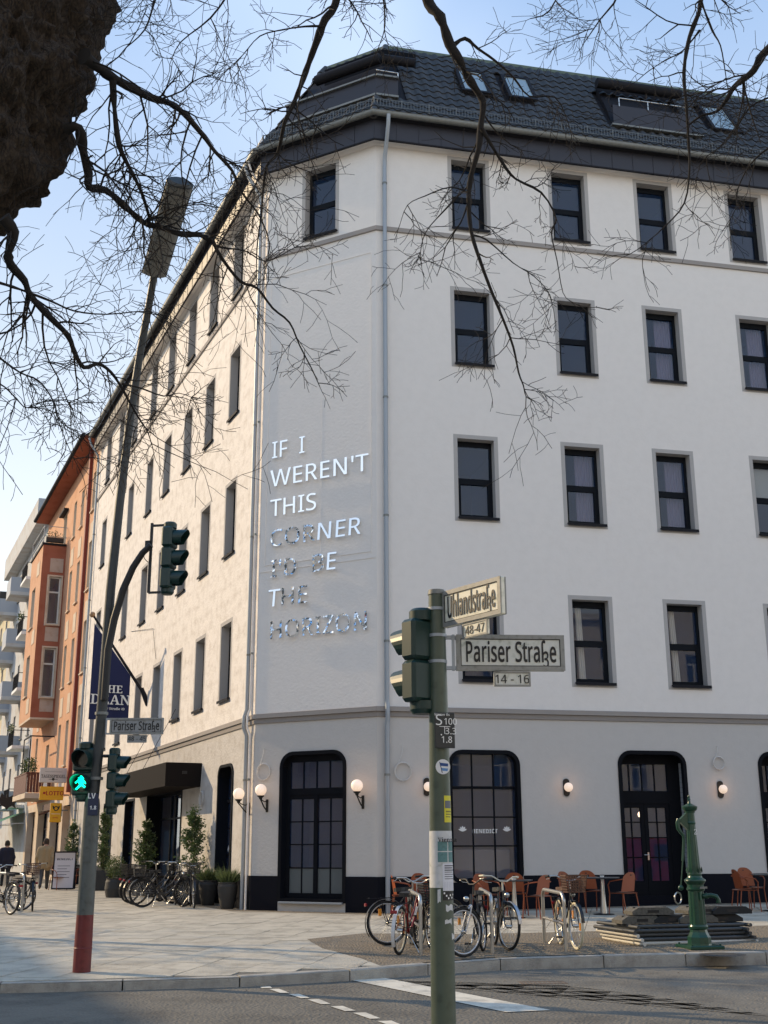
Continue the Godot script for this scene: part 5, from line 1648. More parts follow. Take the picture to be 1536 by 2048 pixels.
func signal_head(t: Node3D, n: int, lens_r: float, lit := -1) -> void:
	# housing of n chambers facing +z, hoods over the lenses; base at the bottom
	var h := lens_r * 2.9
	var w := lens_r * 2.75
	var d := lens_r * 1.5
	for k in n:
		part("chamber", mb().bevel(Vector3(-w / 2, k * h + 0.003, -d), Vector3(w / 2, (k + 1) * h - 0.003, 0), 0.025), M.signal, t)
		var c := Vector3(0, (k + 0.5) * h, 0)
		var m: Material = M.lens_dark
		var lens := mb()
		lens.x = Transform3D(Basis.IDENTITY, c)
		lens.tube([Vector3(0, 0, -0.01), Vector3(0, 0, 0.008)], lens_r, 24)
		part("lens", lens, m, t)
		var hood := mb()
		var q := 20
		for i in q:                                    # a visor: a tube slit open below
			var a0 := deg_to_rad(-55 + 290.0 * i / q)
			var a1 := deg_to_rad(-55 + 290.0 * (i + 1) / q)
			var e0 := Vector3(cos(a0), sin(a0), 0) * lens_r * 1.12
			var e1 := Vector3(cos(a1), sin(a1), 0) * lens_r * 1.12
			var l0 := lens_r * (1.15 + 0.75 * clampf(sin(a0) + 0.35, 0.0, 1.0))
			var l1 := lens_r * (1.15 + 0.75 * clampf(sin(a1) + 0.35, 0.0, 1.0))
			hood.quad(c + e0, c + e1, c + e1 * 0.94 + Vector3(0, 0, l1), c + e0 * 0.94 + Vector3(0, 0, l0), e0 + e1)
			hood.quad(c + e0 * 0.97, c + e1 * 0.97, c + e1 * 0.91 + Vector3(0, 0, l1), c + e0 * 0.91 + Vector3(0, 0, l0), -e0 - e1)
			hood.quad(c + e0 * 0.94 + Vector3(0, 0, l0), c + e1 * 0.94 + Vector3(0, 0, l1), c + e1 * 0.91 + Vector3(0, 0, l1), c + e0 * 0.91 + Vector3(0, 0, l0), Vector3(0, 0, 1))
		part("hood", hood, M.signal, t)
		if k == lit:
			# the walking figure with its hat
			var fig := PackedVector2Array()
			for p in [[-0.55, -0.80], [-0.80, -0.68], [-0.28, -0.18], [-0.42, 0.22], [-0.75, -0.02], [-0.88, 0.12], [-0.42, 0.52], [-0.20, 0.55], [-0.30, 0.62], [-0.50, 0.62], [-0.50, 0.70], [-0.30, 0.72], [-0.22, 0.95], [0.16, 0.95], [0.24, 0.72], [0.50, 0.70], [0.50, 0.62], [0.26, 0.60], [0.14, 0.52], [0.34, 0.34], [0.62, 0.02], [0.50, -0.08], [0.22, 0.20], [0.20, -0.10], [0.72, -0.55], [0.62, -0.80], [0.45, -0.78], [0.42, -0.55], [0.0, -0.28], [-0.42, -0.62]]:
				fig.append(Vector2(p[0], p[1]) * lens_r * 0.98)
			var fm := mb()
			fm.x = Transform3D(Basis.IDENTITY, c)
			fm.poly(fig, 0.009, 0.014)
			part("lit_figure", fm, glow(0.0, 1.0, 0.62, 1.3), t)
			var l := OmniLight3D.new()
			l.name = "light"
			l.position = c + Vector3(0, 0, 0.06)
			l.light_color = Color(0.1, 1.0, 0.7)
			l.light_energy = 0.02
			l.light_size = 0.1
			l.omni_range = 3.0
			l.omni_attenuation = 2.0
			l.shadow_enabled = true
			t.add_child(l)
	part("cap", mb().lathe([Vector2(0.0, n * h - 0.01), Vector2(w * 0.33, n * h - 0.01), Vector2(w * 0.33, n * h + 0.06), Vector2(w * 0.26, n * h + 0.08), Vector2(0, n * h + 0.08)], 16, false, Vector3(0, 0, -d * 0.5)), M.signal, t)
	part("cap", mb().lathe([Vector2(0, -0.08), Vector2(w * 0.26, -0.08), Vector2(w * 0.33, -0.05), Vector2(w * 0.33, 0.01), Vector2(0, 0.01)], 16, false, Vector3(0, 0, -d * 0.5)), M.signal, t)
func facing(p: Vector3, dir: Vector3) -> Transform3D:                 # +z looks along dir
	dir.y = 0
	dir = dir.normalized()
	return Transform3D(Basis(Vector3.UP.cross(dir), Vector3.UP, dir), p)
func build_lamp_post() -> void:
	var dirt := ntex(noise(FastNoiseLite.TYPE_SIMPLEX_SMOOTH, 0.02, 5, 61), 256, [[0.0, 0.55, 0.55, 0.52], [0.4, 0.9, 0.9, 0.9], [1.0, 1, 1, 1]])
	M.post = tri(mat(0.115, 0.125, 0.115, 0.45, 0.15), 0.8, dirt)
	M.post_dark = tri(mat(0.05, 0.055, 0.055, 0.5, 0.15), 0.8, dirt)
	M.signal = mat(0.006, 0.030, 0.026, 0.4)
	M.lens_dark = mat(0.008, 0.008, 0.008, 0.15)
	M.sign_rim = tri(mat(0.30, 0.30, 0.28, 0.5, 0.1), 0.35, dirt)
	M.sign_face = tri(mat(0.62, 0.62, 0.58, 0.3), 0.5, dirt)
	var base := ground(163, 1944)
	var lp := thing("street_lamp", "tall grey lamp post with red foot and long hanging lantern at the kerb", "street lamp", place(base))
	var H := func(x: float, y: float, dz := 0.0) -> Vector3: return at(x, y, -base.z - dz) - base
	part("red_foot", mb().lathe([Vector2(0.118, 0.0), Vector2(0.118, 0.29), Vector2(0.123, 0.30), Vector2(0.118, 0.31), Vector2(0.113, 0.72)], 24), tri(mat(0.17, 0.022, 0.02, 0.5), 0.7, dirt), lp)
	part("sleeve", mb().lathe([Vector2(0.113, 0.72), Vector2(0.108, 2.13), Vector2(0.098, 2.22), Vector2(0.075, 2.27)], 24), M.post, lp)
	part("door", mb().box(Vector3(-0.05, 1.4, 0.095), Vector3(0.05, 1.9, 0.115)), M.post, lp)
	var top: Vector3 = H.call(309, 545, 0.9)
	part("shaft", mb().tube([Vector3(0, 2.2, 0), H.call(190, 1560), H.call(203, 1430), H.call(221, 1180, 0.02), H.call(240, 1000, 0.08), H.call(261, 830, 0.2), H.call(281, 700, 0.42), H.call(298, 610, 0.68), top], [0.082, 0.078, 0.074, 0.068, 0.064, 0.06, 0.057, 0.054, 0.052], 14), M.post_dark, lp)
	# lantern: a long half-round trough seen from below
	var tip: Vector3 = H.call(360, 365, 2.25)
	var ax: Vector3 = (tip - top).normalized()
	var sx := ax.cross(Vector3.UP).normalized()
	var uy := sx.cross(ax).normalized()
	var lx := Transform3D(Basis(sx, uy, -ax), top - ax * 0.05)
	var L := (tip - top).length() + 0.05
	var lan := holder("lantern", lp, lx)
	var b := mb()
	for i in 10:
		var a0 := PI * i / 10.0
		var a1 := PI * (i + 1) / 10.0
		b.quad(Vector3(cos(a0) * 0.185, sin(a0) * 0.10, 0), Vector3(cos(a1) * 0.185, sin(a1) * 0.10, 0), Vector3(cos(a1) * 0.195, sin(a1) * 0.10, -L), Vector3(cos(a0) * 0.195, sin(a0) * 0.10, -L), Vector3(cos((a0 + a1) / 2), sin((a0 + a1) / 2), 0))
	for z in [0.0, -L]:
		for i in 10: b.tri(Vector3(0, 0, z), Vector3(cos(PI * i / 10.0) * 0.185, sin(PI * i / 10.0) * 0.10, z), Vector3(cos(PI * (i + 1) / 10.0) * 0.185, sin(PI * (i + 1) / 10.0) * 0.10, z))
	part("housing", b, M.post_dark, lan)
	var dm := mat(0.20, 0.19, 0.165, 0.3)
	b = mb()
	for i in 30:
		var a0 := PI * i / 30.0
		var a1 := PI * (i + 1) / 30.0
		var k0 := 1.0 + 0.05 * (i % 2)
		var k1 := 1.0 + 0.05 * ((i + 1) % 2)
		for z in 2:
			var z0: float = [-0.02, -L * 0.27][z]
			var z1: float = [-L * 0.255, -L + 0.03][z]
			b.quad(Vector3(cos(a0) * 0.168 * k0, -sin(a0) * 0.075 * k0, z0), Vector3(cos(a1) * 0.168 * k1, -sin(a1) * 0.075 * k1, z0), Vector3(cos(a1) * 0.178 * k1, -sin(a1) * 0.075 * k1, z1), Vector3(cos(a0) * 0.178 * k0, -sin(a0) * 0.075 * k0, z1), Vector3(cos((a0 + a1) / 2) * 0.5 + (k0 - k1) * 8.0 * sin(a0), -sin((a0 + a1) / 2), 0))
	part("diffuser", b, dm, lan)
	part("end_cap", mb().lathe([Vector2(0.0, 0.0), Vector2(0.14, 0.0), Vector2(0.195, 0.03), Vector2(0.195, 0.05)], 20), M.post_dark, lan, Transform3D(Basis(Vector3.RIGHT, Vector3(0, 0, 1), Vector3(0, -0.6, 0)), Vector3(0, 0.0, -L - 0.03)))
	part("band", mb().bar(Vector3(-0.175, -0.07, -L * 0.262), Vector3(0.175, -0.07, -L * 0.262), 0.02, 0.02), M.zinc_dull, lan)
	# curved mast arm
	var a0: Vector3 = H.call(209, 1400)
	var pts := []
	for q in [[209, 1400, 0.0], [216, 1300, 0.0], [228, 1240, 0.02], [246, 1180, 0.06], [266, 1135, 0.1], [285, 1106, 0.14], [302, 1090, 0.18]]: pts.append(H.call(q[0], q[1], q[2] + 0.08))
	part("mast_arm", mb().tube(pts, [0.055, 0.055, 0.055, 0.053, 0.05, 0.047, 0.045], 12), M.black, lp)
	for y in [1430, 1560]: part("strap", mb().tube([H.call(203 - (y - 1430) * 0.08, y), H.call(203 - (y - 1430) * 0.08, y) + Vector3.UP * 0.04], 0.092, 14), M.zinc_dull, lp)
	part("bracket_arm", mb().tube([H.call(192, 1512) + Vector3(-0.1, 0, 0.0), H.call(240, 1512)], 0.022, 8), M.black, lp)
	part("bracket_arm", mb().tube([H.call(150, 1594) , H.call(175, 1594), H.call(188, 1622)], 0.02, 8), M.zinc_dull, lp)
	part("blue_label", mb().bevel(Vector3(-0.07, -0.17, 0), Vector3(0.07, 0.12, 0.012), 0.004), mat(0.01, 0.02, 0.06, 0.4), lp, Transform3D(Basis.IDENTITY, H.call(190, 1606) + Vector3(0, 0, 0.1)))
	part("label_lettering", text("LV", 0.1, true, false, 0.003), M.white, lp, Transform3D(Basis.IDENTITY, H.call(188, 1600) + Vector3(-0.01, 0.05, 0.114)))
	part("label_lettering", text("1.8", 0.07, true, false, 0.003), M.white, lp, Transform3D(Basis.IDENTITY, H.call(190, 1616) + Vector3(0, 0.0, 0.114)))
	# overhead signal
	var oh := at(345, 1178, -base.z - 0.15)
	var ot := thing("traffic_light", "dark green three-lens traffic light on the curved mast arm, its hoods turned to the side", "traffic light", facing(oh, Vector3(1.0, 0, 0.18)), "traffic lights")
	signal_head(ot, 3, 0.105)
	b = mb()
	b.bar(Vector3(0, -0.04, -0.36), Vector3(0, 1.0, -0.36), 0.035, 0.035)
	b.bar(Vector3(0, -0.04, -0.36), Vector3(0, -0.04, -0.08), 0.03, 0.03); b.bar(Vector3(0, 0.96, -0.36), Vector3(0, 0.96, -0.08), 0.03, 0.03)
	b.cbox(Vector3(0, 0.66, -0.4), Vector3(0.08, 0.14, 0.08))
	part("hanger", b, M.black, ot)
	b = mb()
	var loop := []
	for i in 10: loop.append(Vector3(0.02, 0.62 - 0.02 * i - 0.02, -0.4 - 0.07 * sin(PI * i / 9.0)))
	b.tube(loop, 0.006, 5)
	part("cable", b, M.black, ot)
	# side signal and pedestrian signal at the post
	var st := thing("traffic_light", "dark green three-lens traffic light clamped low on the lamp post beside the walking-man signal", "traffic light", facing(at(232, 1617, -base.z), Vector3(1.0, 0, 0.1)), "traffic lights")
	signal_head(st, 3, 0.085)
	var pd := thing("pedestrian_light", "black pedestrian light showing a green walking figure on the lamp post", "traffic light", facing(at(162, 1591, -base.z - 0.05), Vector3(-0.1, 0, 1.0)), "traffic lights")
	signal_head(pd, 2, 0.112, 0)
	# street name sign
	var sp := thing("street_sign", "small grey street name sign reading Pariser Straße clamped to the lamp post", "street sign", facing(at(219, 1469, -base.z - 0.05), Vector3(-0.02, 0, 1.0)), "street name signs")
	sign_plate(sp, 0.75, 0.225, "Pariser Straße", 0.165, tri(mat(0.30, 0.31, 0.31, 0.4), 0.5, dirt), "48 - 45")
	part("bracket", mb().box(Vector3(-0.05, 0.0, -0.012), Vector3(0.0, 0.02, 0.012)).box(Vector3(-0.05, 0.205, -0.012), Vector3(0.0, 0.225, 0.012)).box(Vector3(-0.06, 0.0, -0.012), Vector3(-0.045, 0.225, 0.012)), M.zinc, sp)
func build_sign_post() -> void:
	var D := 8.5
	var dirt := ntex(noise(FastNoiseLite.TYPE_SIMPLEX_SMOOTH, 0.018, 5, 67), 256, [[0.0, 0.5, 0.52, 0.46], [0.38, 0.88, 0.9, 0.86], [1.0, 1, 1, 1]])
	M.green_post = tri(mat(0.080, 0.102, 0.076, 0.38, 0.05), 0.7, dirt)
	var low := at(884.5, 1880, D)
	var base := Vector3(low.x, -0.17, low.z)
	var t := thing("sign_post", "olive green steel post carrying street signs, stickers and a traffic light", "post", place(base))
	var top := (at(873, 1190, D) - base) * Vector3(0, 1, 0)
	var mid := (at(880, 1430, D) - base) * Vector3(0, 1, 0)
	part("shaft", mb().tube([Vector3(0, 0, 0), Vector3(0, 1.2, 0), mid, top], [0.086, 0.0815, 0.07, 0.060], 24), M.green_post, t)
	part("collar", mb().tube([Vector3(0, 0.42, 0), Vector3(0, 0.43, 0)], 0.0865, 24), M.green_post, t)
	part("cap", mb().tube([top, top + Vector3(0, 0.035, 0)], [0.066, 0.06], 20), M.zinc_dull, t)
	for q in [[872, 1222], [873, 1275], [879, 1327]]:
		part("clamp", mb().tube([(at(q[0], q[1], D) - base) * Vector3(0, 1, 0), (at(q[0], q[1], D) - base) * Vector3(0, 1, 0) + Vector3(0, 0.022, 0)], 0.07, 20), M.zinc, t)
	# signs
	M.sign_old = tri(mat(0.86, 0.82, 0.70, 0.35), 0.45, dirt)
	var u := thing("street_sign", "weathered cream street sign reading Uhlandstraße at the top of the green post", "street sign", Transform3D.IDENTITY, "street name signs")
	var p0 := at(889, 1256, D - 0.02)
	var dirU := (at(999, 1222, 7.98) - p0)
	dirU.y = 0
	u.transform = Transform3D(Basis(dirU.normalized(), Vector3.UP, dirU.normalized().cross(Vector3.UP)), p0)
	sign_plate(u, 0.66, 0.265, "Uhlandstraße", 0.215, M.sign_old, "48-47")
	part("bracket", mb().box(Vector3(-0.07, 0.01, -0.015), Vector3(0.0, 0.03, 0.015)).box(Vector3(-0.07, 0.235, -0.015), Vector3(0.0, 0.255, 0.015)).box(Vector3(-0.05, 0.0, -0.02), Vector3(-0.03, 0.265, 0.02)), M.zinc, u)
	var s := thing("street_sign", "large grey street sign reading Pariser Straße below the Uhlandstraße sign", "street sign", Transform3D.IDENTITY, "street name signs")
	p0 = at(913, 1341, D)
	var dirS := (at(1137, 1350, D + 0.06) - p0)
	dirS.y = 0
	s.transform = Transform3D(Basis(dirS.normalized(), Vector3.UP, dirS.normalized().cross(Vector3.UP)), p0)
	sign_plate(s, 0.80, 0.262, "Pariser Straße", 0.205, tri(mat(0.72, 0.72, 0.69, 0.35), 0.45, dirt), "14 - 16")
	part("bracket", mb().box(Vector3(-0.08, 0.005, -0.015), Vector3(0.0, 0.03, 0.015)).box(Vector3(-0.08, 0.23, -0.015), Vector3(0.0, 0.255, 0.015)).box(Vector3(-0.03, 0.0, -0.02), Vector3(-0.012, 0.262, 0.02)), M.zinc, s)
	# traffic light seen from behind
	var g := thing("traffic_light", "dark green traffic light seen from behind at the green sign post", "traffic light", facing(at(832, 1408, D + 0.08), Vector3(-0.6, 0, -0.8)), "traffic lights")
	signal_head(g, 2, 0.105)
	part("side_arm", mb().tube([Vector3(0.0, 0.61, -0.08), Vector3(-0.16, 0.60, -0.16)], 0.018, 8), M.zinc_dull, g)
	part("side_arm", mb().tube([Vector3(0.0, -0.02, -0.08), Vector3(-0.16, -0.01, -0.16)], 0.018, 8), M.zinc_dull, g)
	# hydrant plate
	var hp := thing("valve_plate", "dark grey water valve plate with white numbers on the green post", "sign", Transform3D(Basis(Vector3.UP, 0.25), at(888, 1463, D) + Vector3(0, 0, 0.085)))
	part("plate", mb().bevel(Vector3(-0.075, -0.125, 0), Vector3(0.075, 0.125, 0.008), 0.004), mat(0.022, 0.027, 0.03, 0.4), hp)
	for q in [["S", 0.085, -0.045, 0.072], ["100", 0.05, 0.042, 0.062], [".", 0.06, -0.028, -0.01], ["3.3", 0.05, 0.044, -0.006], ["1.8", 0.05, 0.012, -0.066], ["Wasser Bs", 0.02, -0.02, 0.11]]:
		part("lettering", text(q[0], q[1] * 1.25, false, false, 0.002), M.white, hp, Transform3D(Basis.IDENTITY, Vector3(q[2], q[3], 0.010)))
	part("mark", mb().box(Vector3(-0.04, 0.024, 0.008), Vector3(0.04, 0.028, 0.010)).box(Vector3(-0.004, -0.025, 0.008), Vector3(0.0, 0.024, 0.010)), M.white, hp)
	for q in [[-0.065, 0.113], [0.065, 0.113], [-0.065, -0.113], [0.065, -0.113]]: part("screw", mb().ball(Vector3(q[0], q[1], 0.009), Vector3.ONE * 0.004, 8, 5), M.black, hp)
	# stickers and notices wrapped round the post: bent sheets a millimetre proud of the paint
	var wrap := func(called: String, label: String, cat: String, y0: float, y1: float, a0: float, a1: float, m: Material, rr := 0.0) -> Node3D:
		var n := thing(called, label, cat, place(base))
		n.set_meta("wrap", 0)
		n.remove_meta("wrap")
		part("sheet", bent(base, D, y0, y1, a0, a1, rr), m, n)
		return n
	var paper := tri(mat(0.62, 0.62, 0.64, 0.8), 0.3, dirt)
	var st := wrap.call("round_sticker", "round white sticker with a blue and white flag on the green post", "sticker", 1520.0, 1552.0, 40.0, 75.0, M.green_post, 0.0) as Node3D
	st.get_child(0).free()
	var sc := at(884, 1535, D) - base
	var sx := Transform3D(Basis(Vector3.UP, deg_to_rad(8)), sc + Vector3(0.003, 0, 0.078))
	part("disc", mb().tube([Vector3(0, 0, 0), Vector3(0, 0, 0.002)], 0.052, 28), mat(0.7, 0.7, 0.7, 0.4), st, sx)
	part("flag_print", mb().poly(PackedVector2Array([Vector2(-0.022, 0.028), Vector2(0.038, 0.022), Vector2(0.036, 0.002), Vector2(-0.016, 0.006)]), 0.002, 0.003), mat(0.01, 0.06, 0.22, 0.4), st, sx)
	part("flag_print", mb().poly(PackedVector2Array([Vector2(-0.012, -0.008), Vector2(0.036, -0.012), Vector2(0.032, -0.03), Vector2(-0.004, -0.028)]), 0.002, 0.003), mat(0.1, 0.25, 0.5, 0.4), st, sx)
	part("flag_print", mb().poly(PackedVector2Array([Vector2(-0.026, 0.034), Vector2(-0.021, 0.034), Vector2(-0.003, -0.042), Vector2(-0.009, -0.042)]), 0.002, 0.0032), mat(0.01, 0.03, 0.1, 0.4), st, sx)
	var yl := wrap.call("yellow_sticker", "torn yellow notice with a small photo stuck to the green post", "sticker", 1592.0, 1645.0, 20.0, 78.0, mat(0.62, 0.56, 0.03, 0.5), 0.0) as Node3D
	part("photo_print", bent(base, D, 1602.0, 1617.0, 24.0, 70.0, 0.0012), mat(0.12, 0.13, 0.15, 0.5), yl)
	part("text_print", bent(base, D, 1622.0, 1625.0, 28.0, 70.0, 0.0012), mat(0.2, 0.18, 0.03, 0.5), yl)
	part("text_print", bent(base, D, 1628.0, 1630.0, 28.0, 70.0, 0.0012), mat(0.2, 0.18, 0.03, 0.5), yl)
	part("text_print", bent(base, D, 1633.0, 1635.0, 28.0, 60.0, 0.0012), mat(0.2, 0.18, 0.03, 0.5), yl)
	var po := wrap.call("poster", "faded white poster with teal pictures wrapped round the green post", "poster", 1662.0, 1775.0, -100.0, 85.0, paper, 0.0) as Node3D
	for q in [[1683.0, 1702.0, -18.0, 32.0], [1704.0, 1724.0, -18.0, 32.0], [1683.0, 1702.0, 38.0, 80.0], [1704.0, 1724.0, 38.0, 80.0]]:
		part("picture_print", bent(base, D, q[0], q[1], q[2], q[3], 0.0012), tri(mat(0.12, 0.24, 0.25, 0.7), 0.12, dirt), po)
	part("lettering", text("Vienna", 0.04, true, true, 0.002), M.black, po, Transform3D(Basis(Vector3.UP, 0.35), at(885, 1677, D) - base + Vector3(0.03, -0.01, 0.08)))
	var no := wrap.call("paper_notice", "white paper notice with tear-off strips on the green post", "notice", 1727.0, 1781.0, 5.0, 82.0, mat(0.66, 0.67, 0.72, 0.8), 0.002) as Node3D
	for k in 7: part("text_print", bent(base, D, 1730.0 + k * 4.4, 1731.4 + k * 4.4 + (1.0 if k < 3 else 0.0), 14.0, 66.0 if k % 2 else 74.0, 0.0032), mat(0.12, 0.12, 0.14, 0.8), no)
	for k in 8: part("tear_slit", bent(base, D, 1763.0, 1780.0, 10.0 + k * 9.0, 10.8 + k * 9.0, 0.0032), mat(0.2, 0.2, 0.24, 0.8), no)
	var bs := wrap.call("black_sticker", "black and white scribbled sticker below the paper notice", "sticker", 1782.0, 1800.0, 3.0, 80.0, mat(0.012, 0.012, 0.014, 0.5), 0.0) as Node3D
	for k in 6: part("scribble_print", bent(base, D, 1784.0 + (k * 5) % 11, 1787.5 + (k * 5) % 11, 8.0 + k * 11.0, 15.0 + k * 11.0, 0.0012), M.white, bs)
	for q in [[1808.0, 1822.0, 18.0, 62.0, 11, "ragged white sticker scrap just below the black scribbled sticker"], [1836.0, 1848.0, 12.0, 50.0, 13, "ragged half-round white sticker scrap on the green post"], [1776.0, 1806.0, -22.0, -6.0, 17, "narrow white paper scrap beside the black scribbled sticker"], [1866.0, 1880.0, 50.0, 88.0, 19, "lowest white sticker scrap, at the edge of the green post"]]:
		var rag := thing("torn_sticker", q[5], "sticker", place(base), "torn stickers on the post")
		part("sheet", bent(base, D, q[0], q[1], q[2], q[3], 0.0, q[4]), paper, rag)
func bent(base: Vector3, D: float, y0: float, y1: float, a0: float, a1: float, lift: float, ragged := 0) -> MB:
	# part of a cylinder round the post between two pixel heights; angles in degrees, 0 faces the viewer
	var b := mb()
	var p0 := at(884, y0, D) - base
	var p1 := at(884, y1, D) - base
	var n := maxi(2, int((a1 - a0) / 8.0))
	var rng := RandomNumberGenerator.new()
	rng.seed = ragged
	var top := []
	for i in n + 1: top.append(Vector2(rng.randf_range(-0.012, 0.004), rng.randf_range(-0.004, 0.016)) if ragged else Vector2.ZERO)
	for i in n:
		var e := []
		for k in 2:
			var a := deg_to_rad(lerpf(a0, a1, float(i + k) / n))
			e.append(Vector3(sin(a), 0, cos(a)))
		var r0 := post_radius(p0.y) + 0.0012 + lift
		var r1 := post_radius(p1.y) + 0.0012 + lift
		var c := Vector3(0.0, 0, 0)
		var x0 := lean(p0.y)
		var x1 := lean(p1.y)
		b.quad(x0 + e[0] * r0 + Vector3.UP * (p0.y + top[i].x), x0 + e[1] * r0 + Vector3.UP * (p0.y + top[i + 1].x), x1 + e[1] * r1 + Vector3.UP * (p1.y + top[i + 1].y), x1 + e[0] * r1 + Vector3.UP * (p1.y + top[i].y), e[0] + e[1])
	return b
func post_radius(y: float) -> float:
	return lerpf(0.086, 0.0815, y / 1.2) if y < 1.2 else lerpf(0.0815, 0.070, clampf((y - 1.2) / 1.35, 0, 1))
func lean(_y: float) -> Vector3:
	return Vector3.ZERO
func circle(c: Vector3, r: float, n: int, ax := Vector3(0, 0, 1)) -> Array:
	var o := []
	for i in n + 1:
		var a := TAU * i / n
		o.append(c + Vector3(cos(a), sin(a), 0) * r)
	return o
func bike_wheel(parent: Node, c: Vector3, steer: float, tyre: Material, rim: Material, R := 0.345) -> Node3D:
	var key := "wheel%.2f" % R
	if not cache.has(key):
		var t := mb()
		ring_tube(t, R - 0.02, 0.021, 36, 8)
		var r := mb()
		ring_tube(r, R - 0.047, 0.011, 36, 6)
		var s := mb()
		for i in 28:
			var a := TAU * i / 28.0
			var h := 0.03 if i % 2 else -0.03
			var a2 := a + (0.5 if i % 4 < 2 else -0.5)
			s.tube([Vector3(cos(a2) * 0.022, sin(a2) * 0.022, h), Vector3(cos(a), sin(a), 0) * (R - 0.055)], 0.0014, 4, false)
		var hb := mb()
		hb.tube([Vector3(0, 0, -0.05), Vector3(0, 0, -0.035), Vector3(0, 0, 0.035), Vector3(0, 0, 0.05)], [0.012, 0.026, 0.026, 0.012], 12)
		cache[key] = [t.mesh(), r.mesh(), s.mesh(), hb.mesh()]
	var q: Array = cache[key]
	var w := holder("wheel", parent, Transform3D(Basis(Vector3.UP, steer), c))
	part("tyre", q[0], tyre, w)
	part("rim", q[1], rim, w)
	part("spokes", q[2], M.steel, w)
	part("hub", q[3], M.steel, w)
	return w
func ring_tube(b: MB, R: float, r: float, n: int, sides: int) -> void:
	var base := b.v.size()
	for i in n:
		var a := TAU * i / n
		var e := Vector3(cos(a), sin(a), 0)
		for j in sides:
			var t := TAU * j / sides
			var m := e * cos(t) + Vector3(0, 0, 1) * sin(t)
			b.v.append(b.x * (e * R + m * r)); b.n.append(b.x.basis * m)
	for i in n:
		for j in sides:
			var a := base + i * sides + j
			var c := base + i * sides + (j + 1) % sides
			var d := base + ((i + 1) % n) * sides + (j + 1) % sides
			var e := base + ((i + 1) % n) * sides + j
			b.ix.append_array([a, c, d, a, d, e])
func arc_strip(b: MB, c: Vector3, R: float, w: float, a0: float, a1: float) -> void:      # a mudguard
	var n := 14
	for i in n:
		var t0 := deg_to_rad(lerpf(a0, a1, float(i) / n))
		var t1 := deg_to_rad(lerpf(a0, a1, float(i + 1) / n))
		var p0 := c + Vector3(cos(t0), sin(t0), 0) * R
		var p1 := c + Vector3(cos(t1), sin(t1), 0) * R
		for s in [[-w, 0.0], [0.0, w]]:
			var d0: float = -0.012 if s[0] != 0.0 else 0.0
			var d1: float = -0.012 if s[1] != 0.0 else 0.0
			b.quad(p0 + Vector3(cos(t0), sin(t0), 0) * d0 + Vector3(0, 0, s[0]), p1 + Vector3(cos(t1), sin(t1), 0) * d0 + Vector3(0, 0, s[0]), p1 + Vector3(cos(t1), sin(t1), 0) * d1 + Vector3(0, 0, s[1]), p0 + Vector3(cos(t0), sin(t0), 0) * d1 + Vector3(0, 0, s[1]), Vector3(cos(t0), sin(t0), 0))
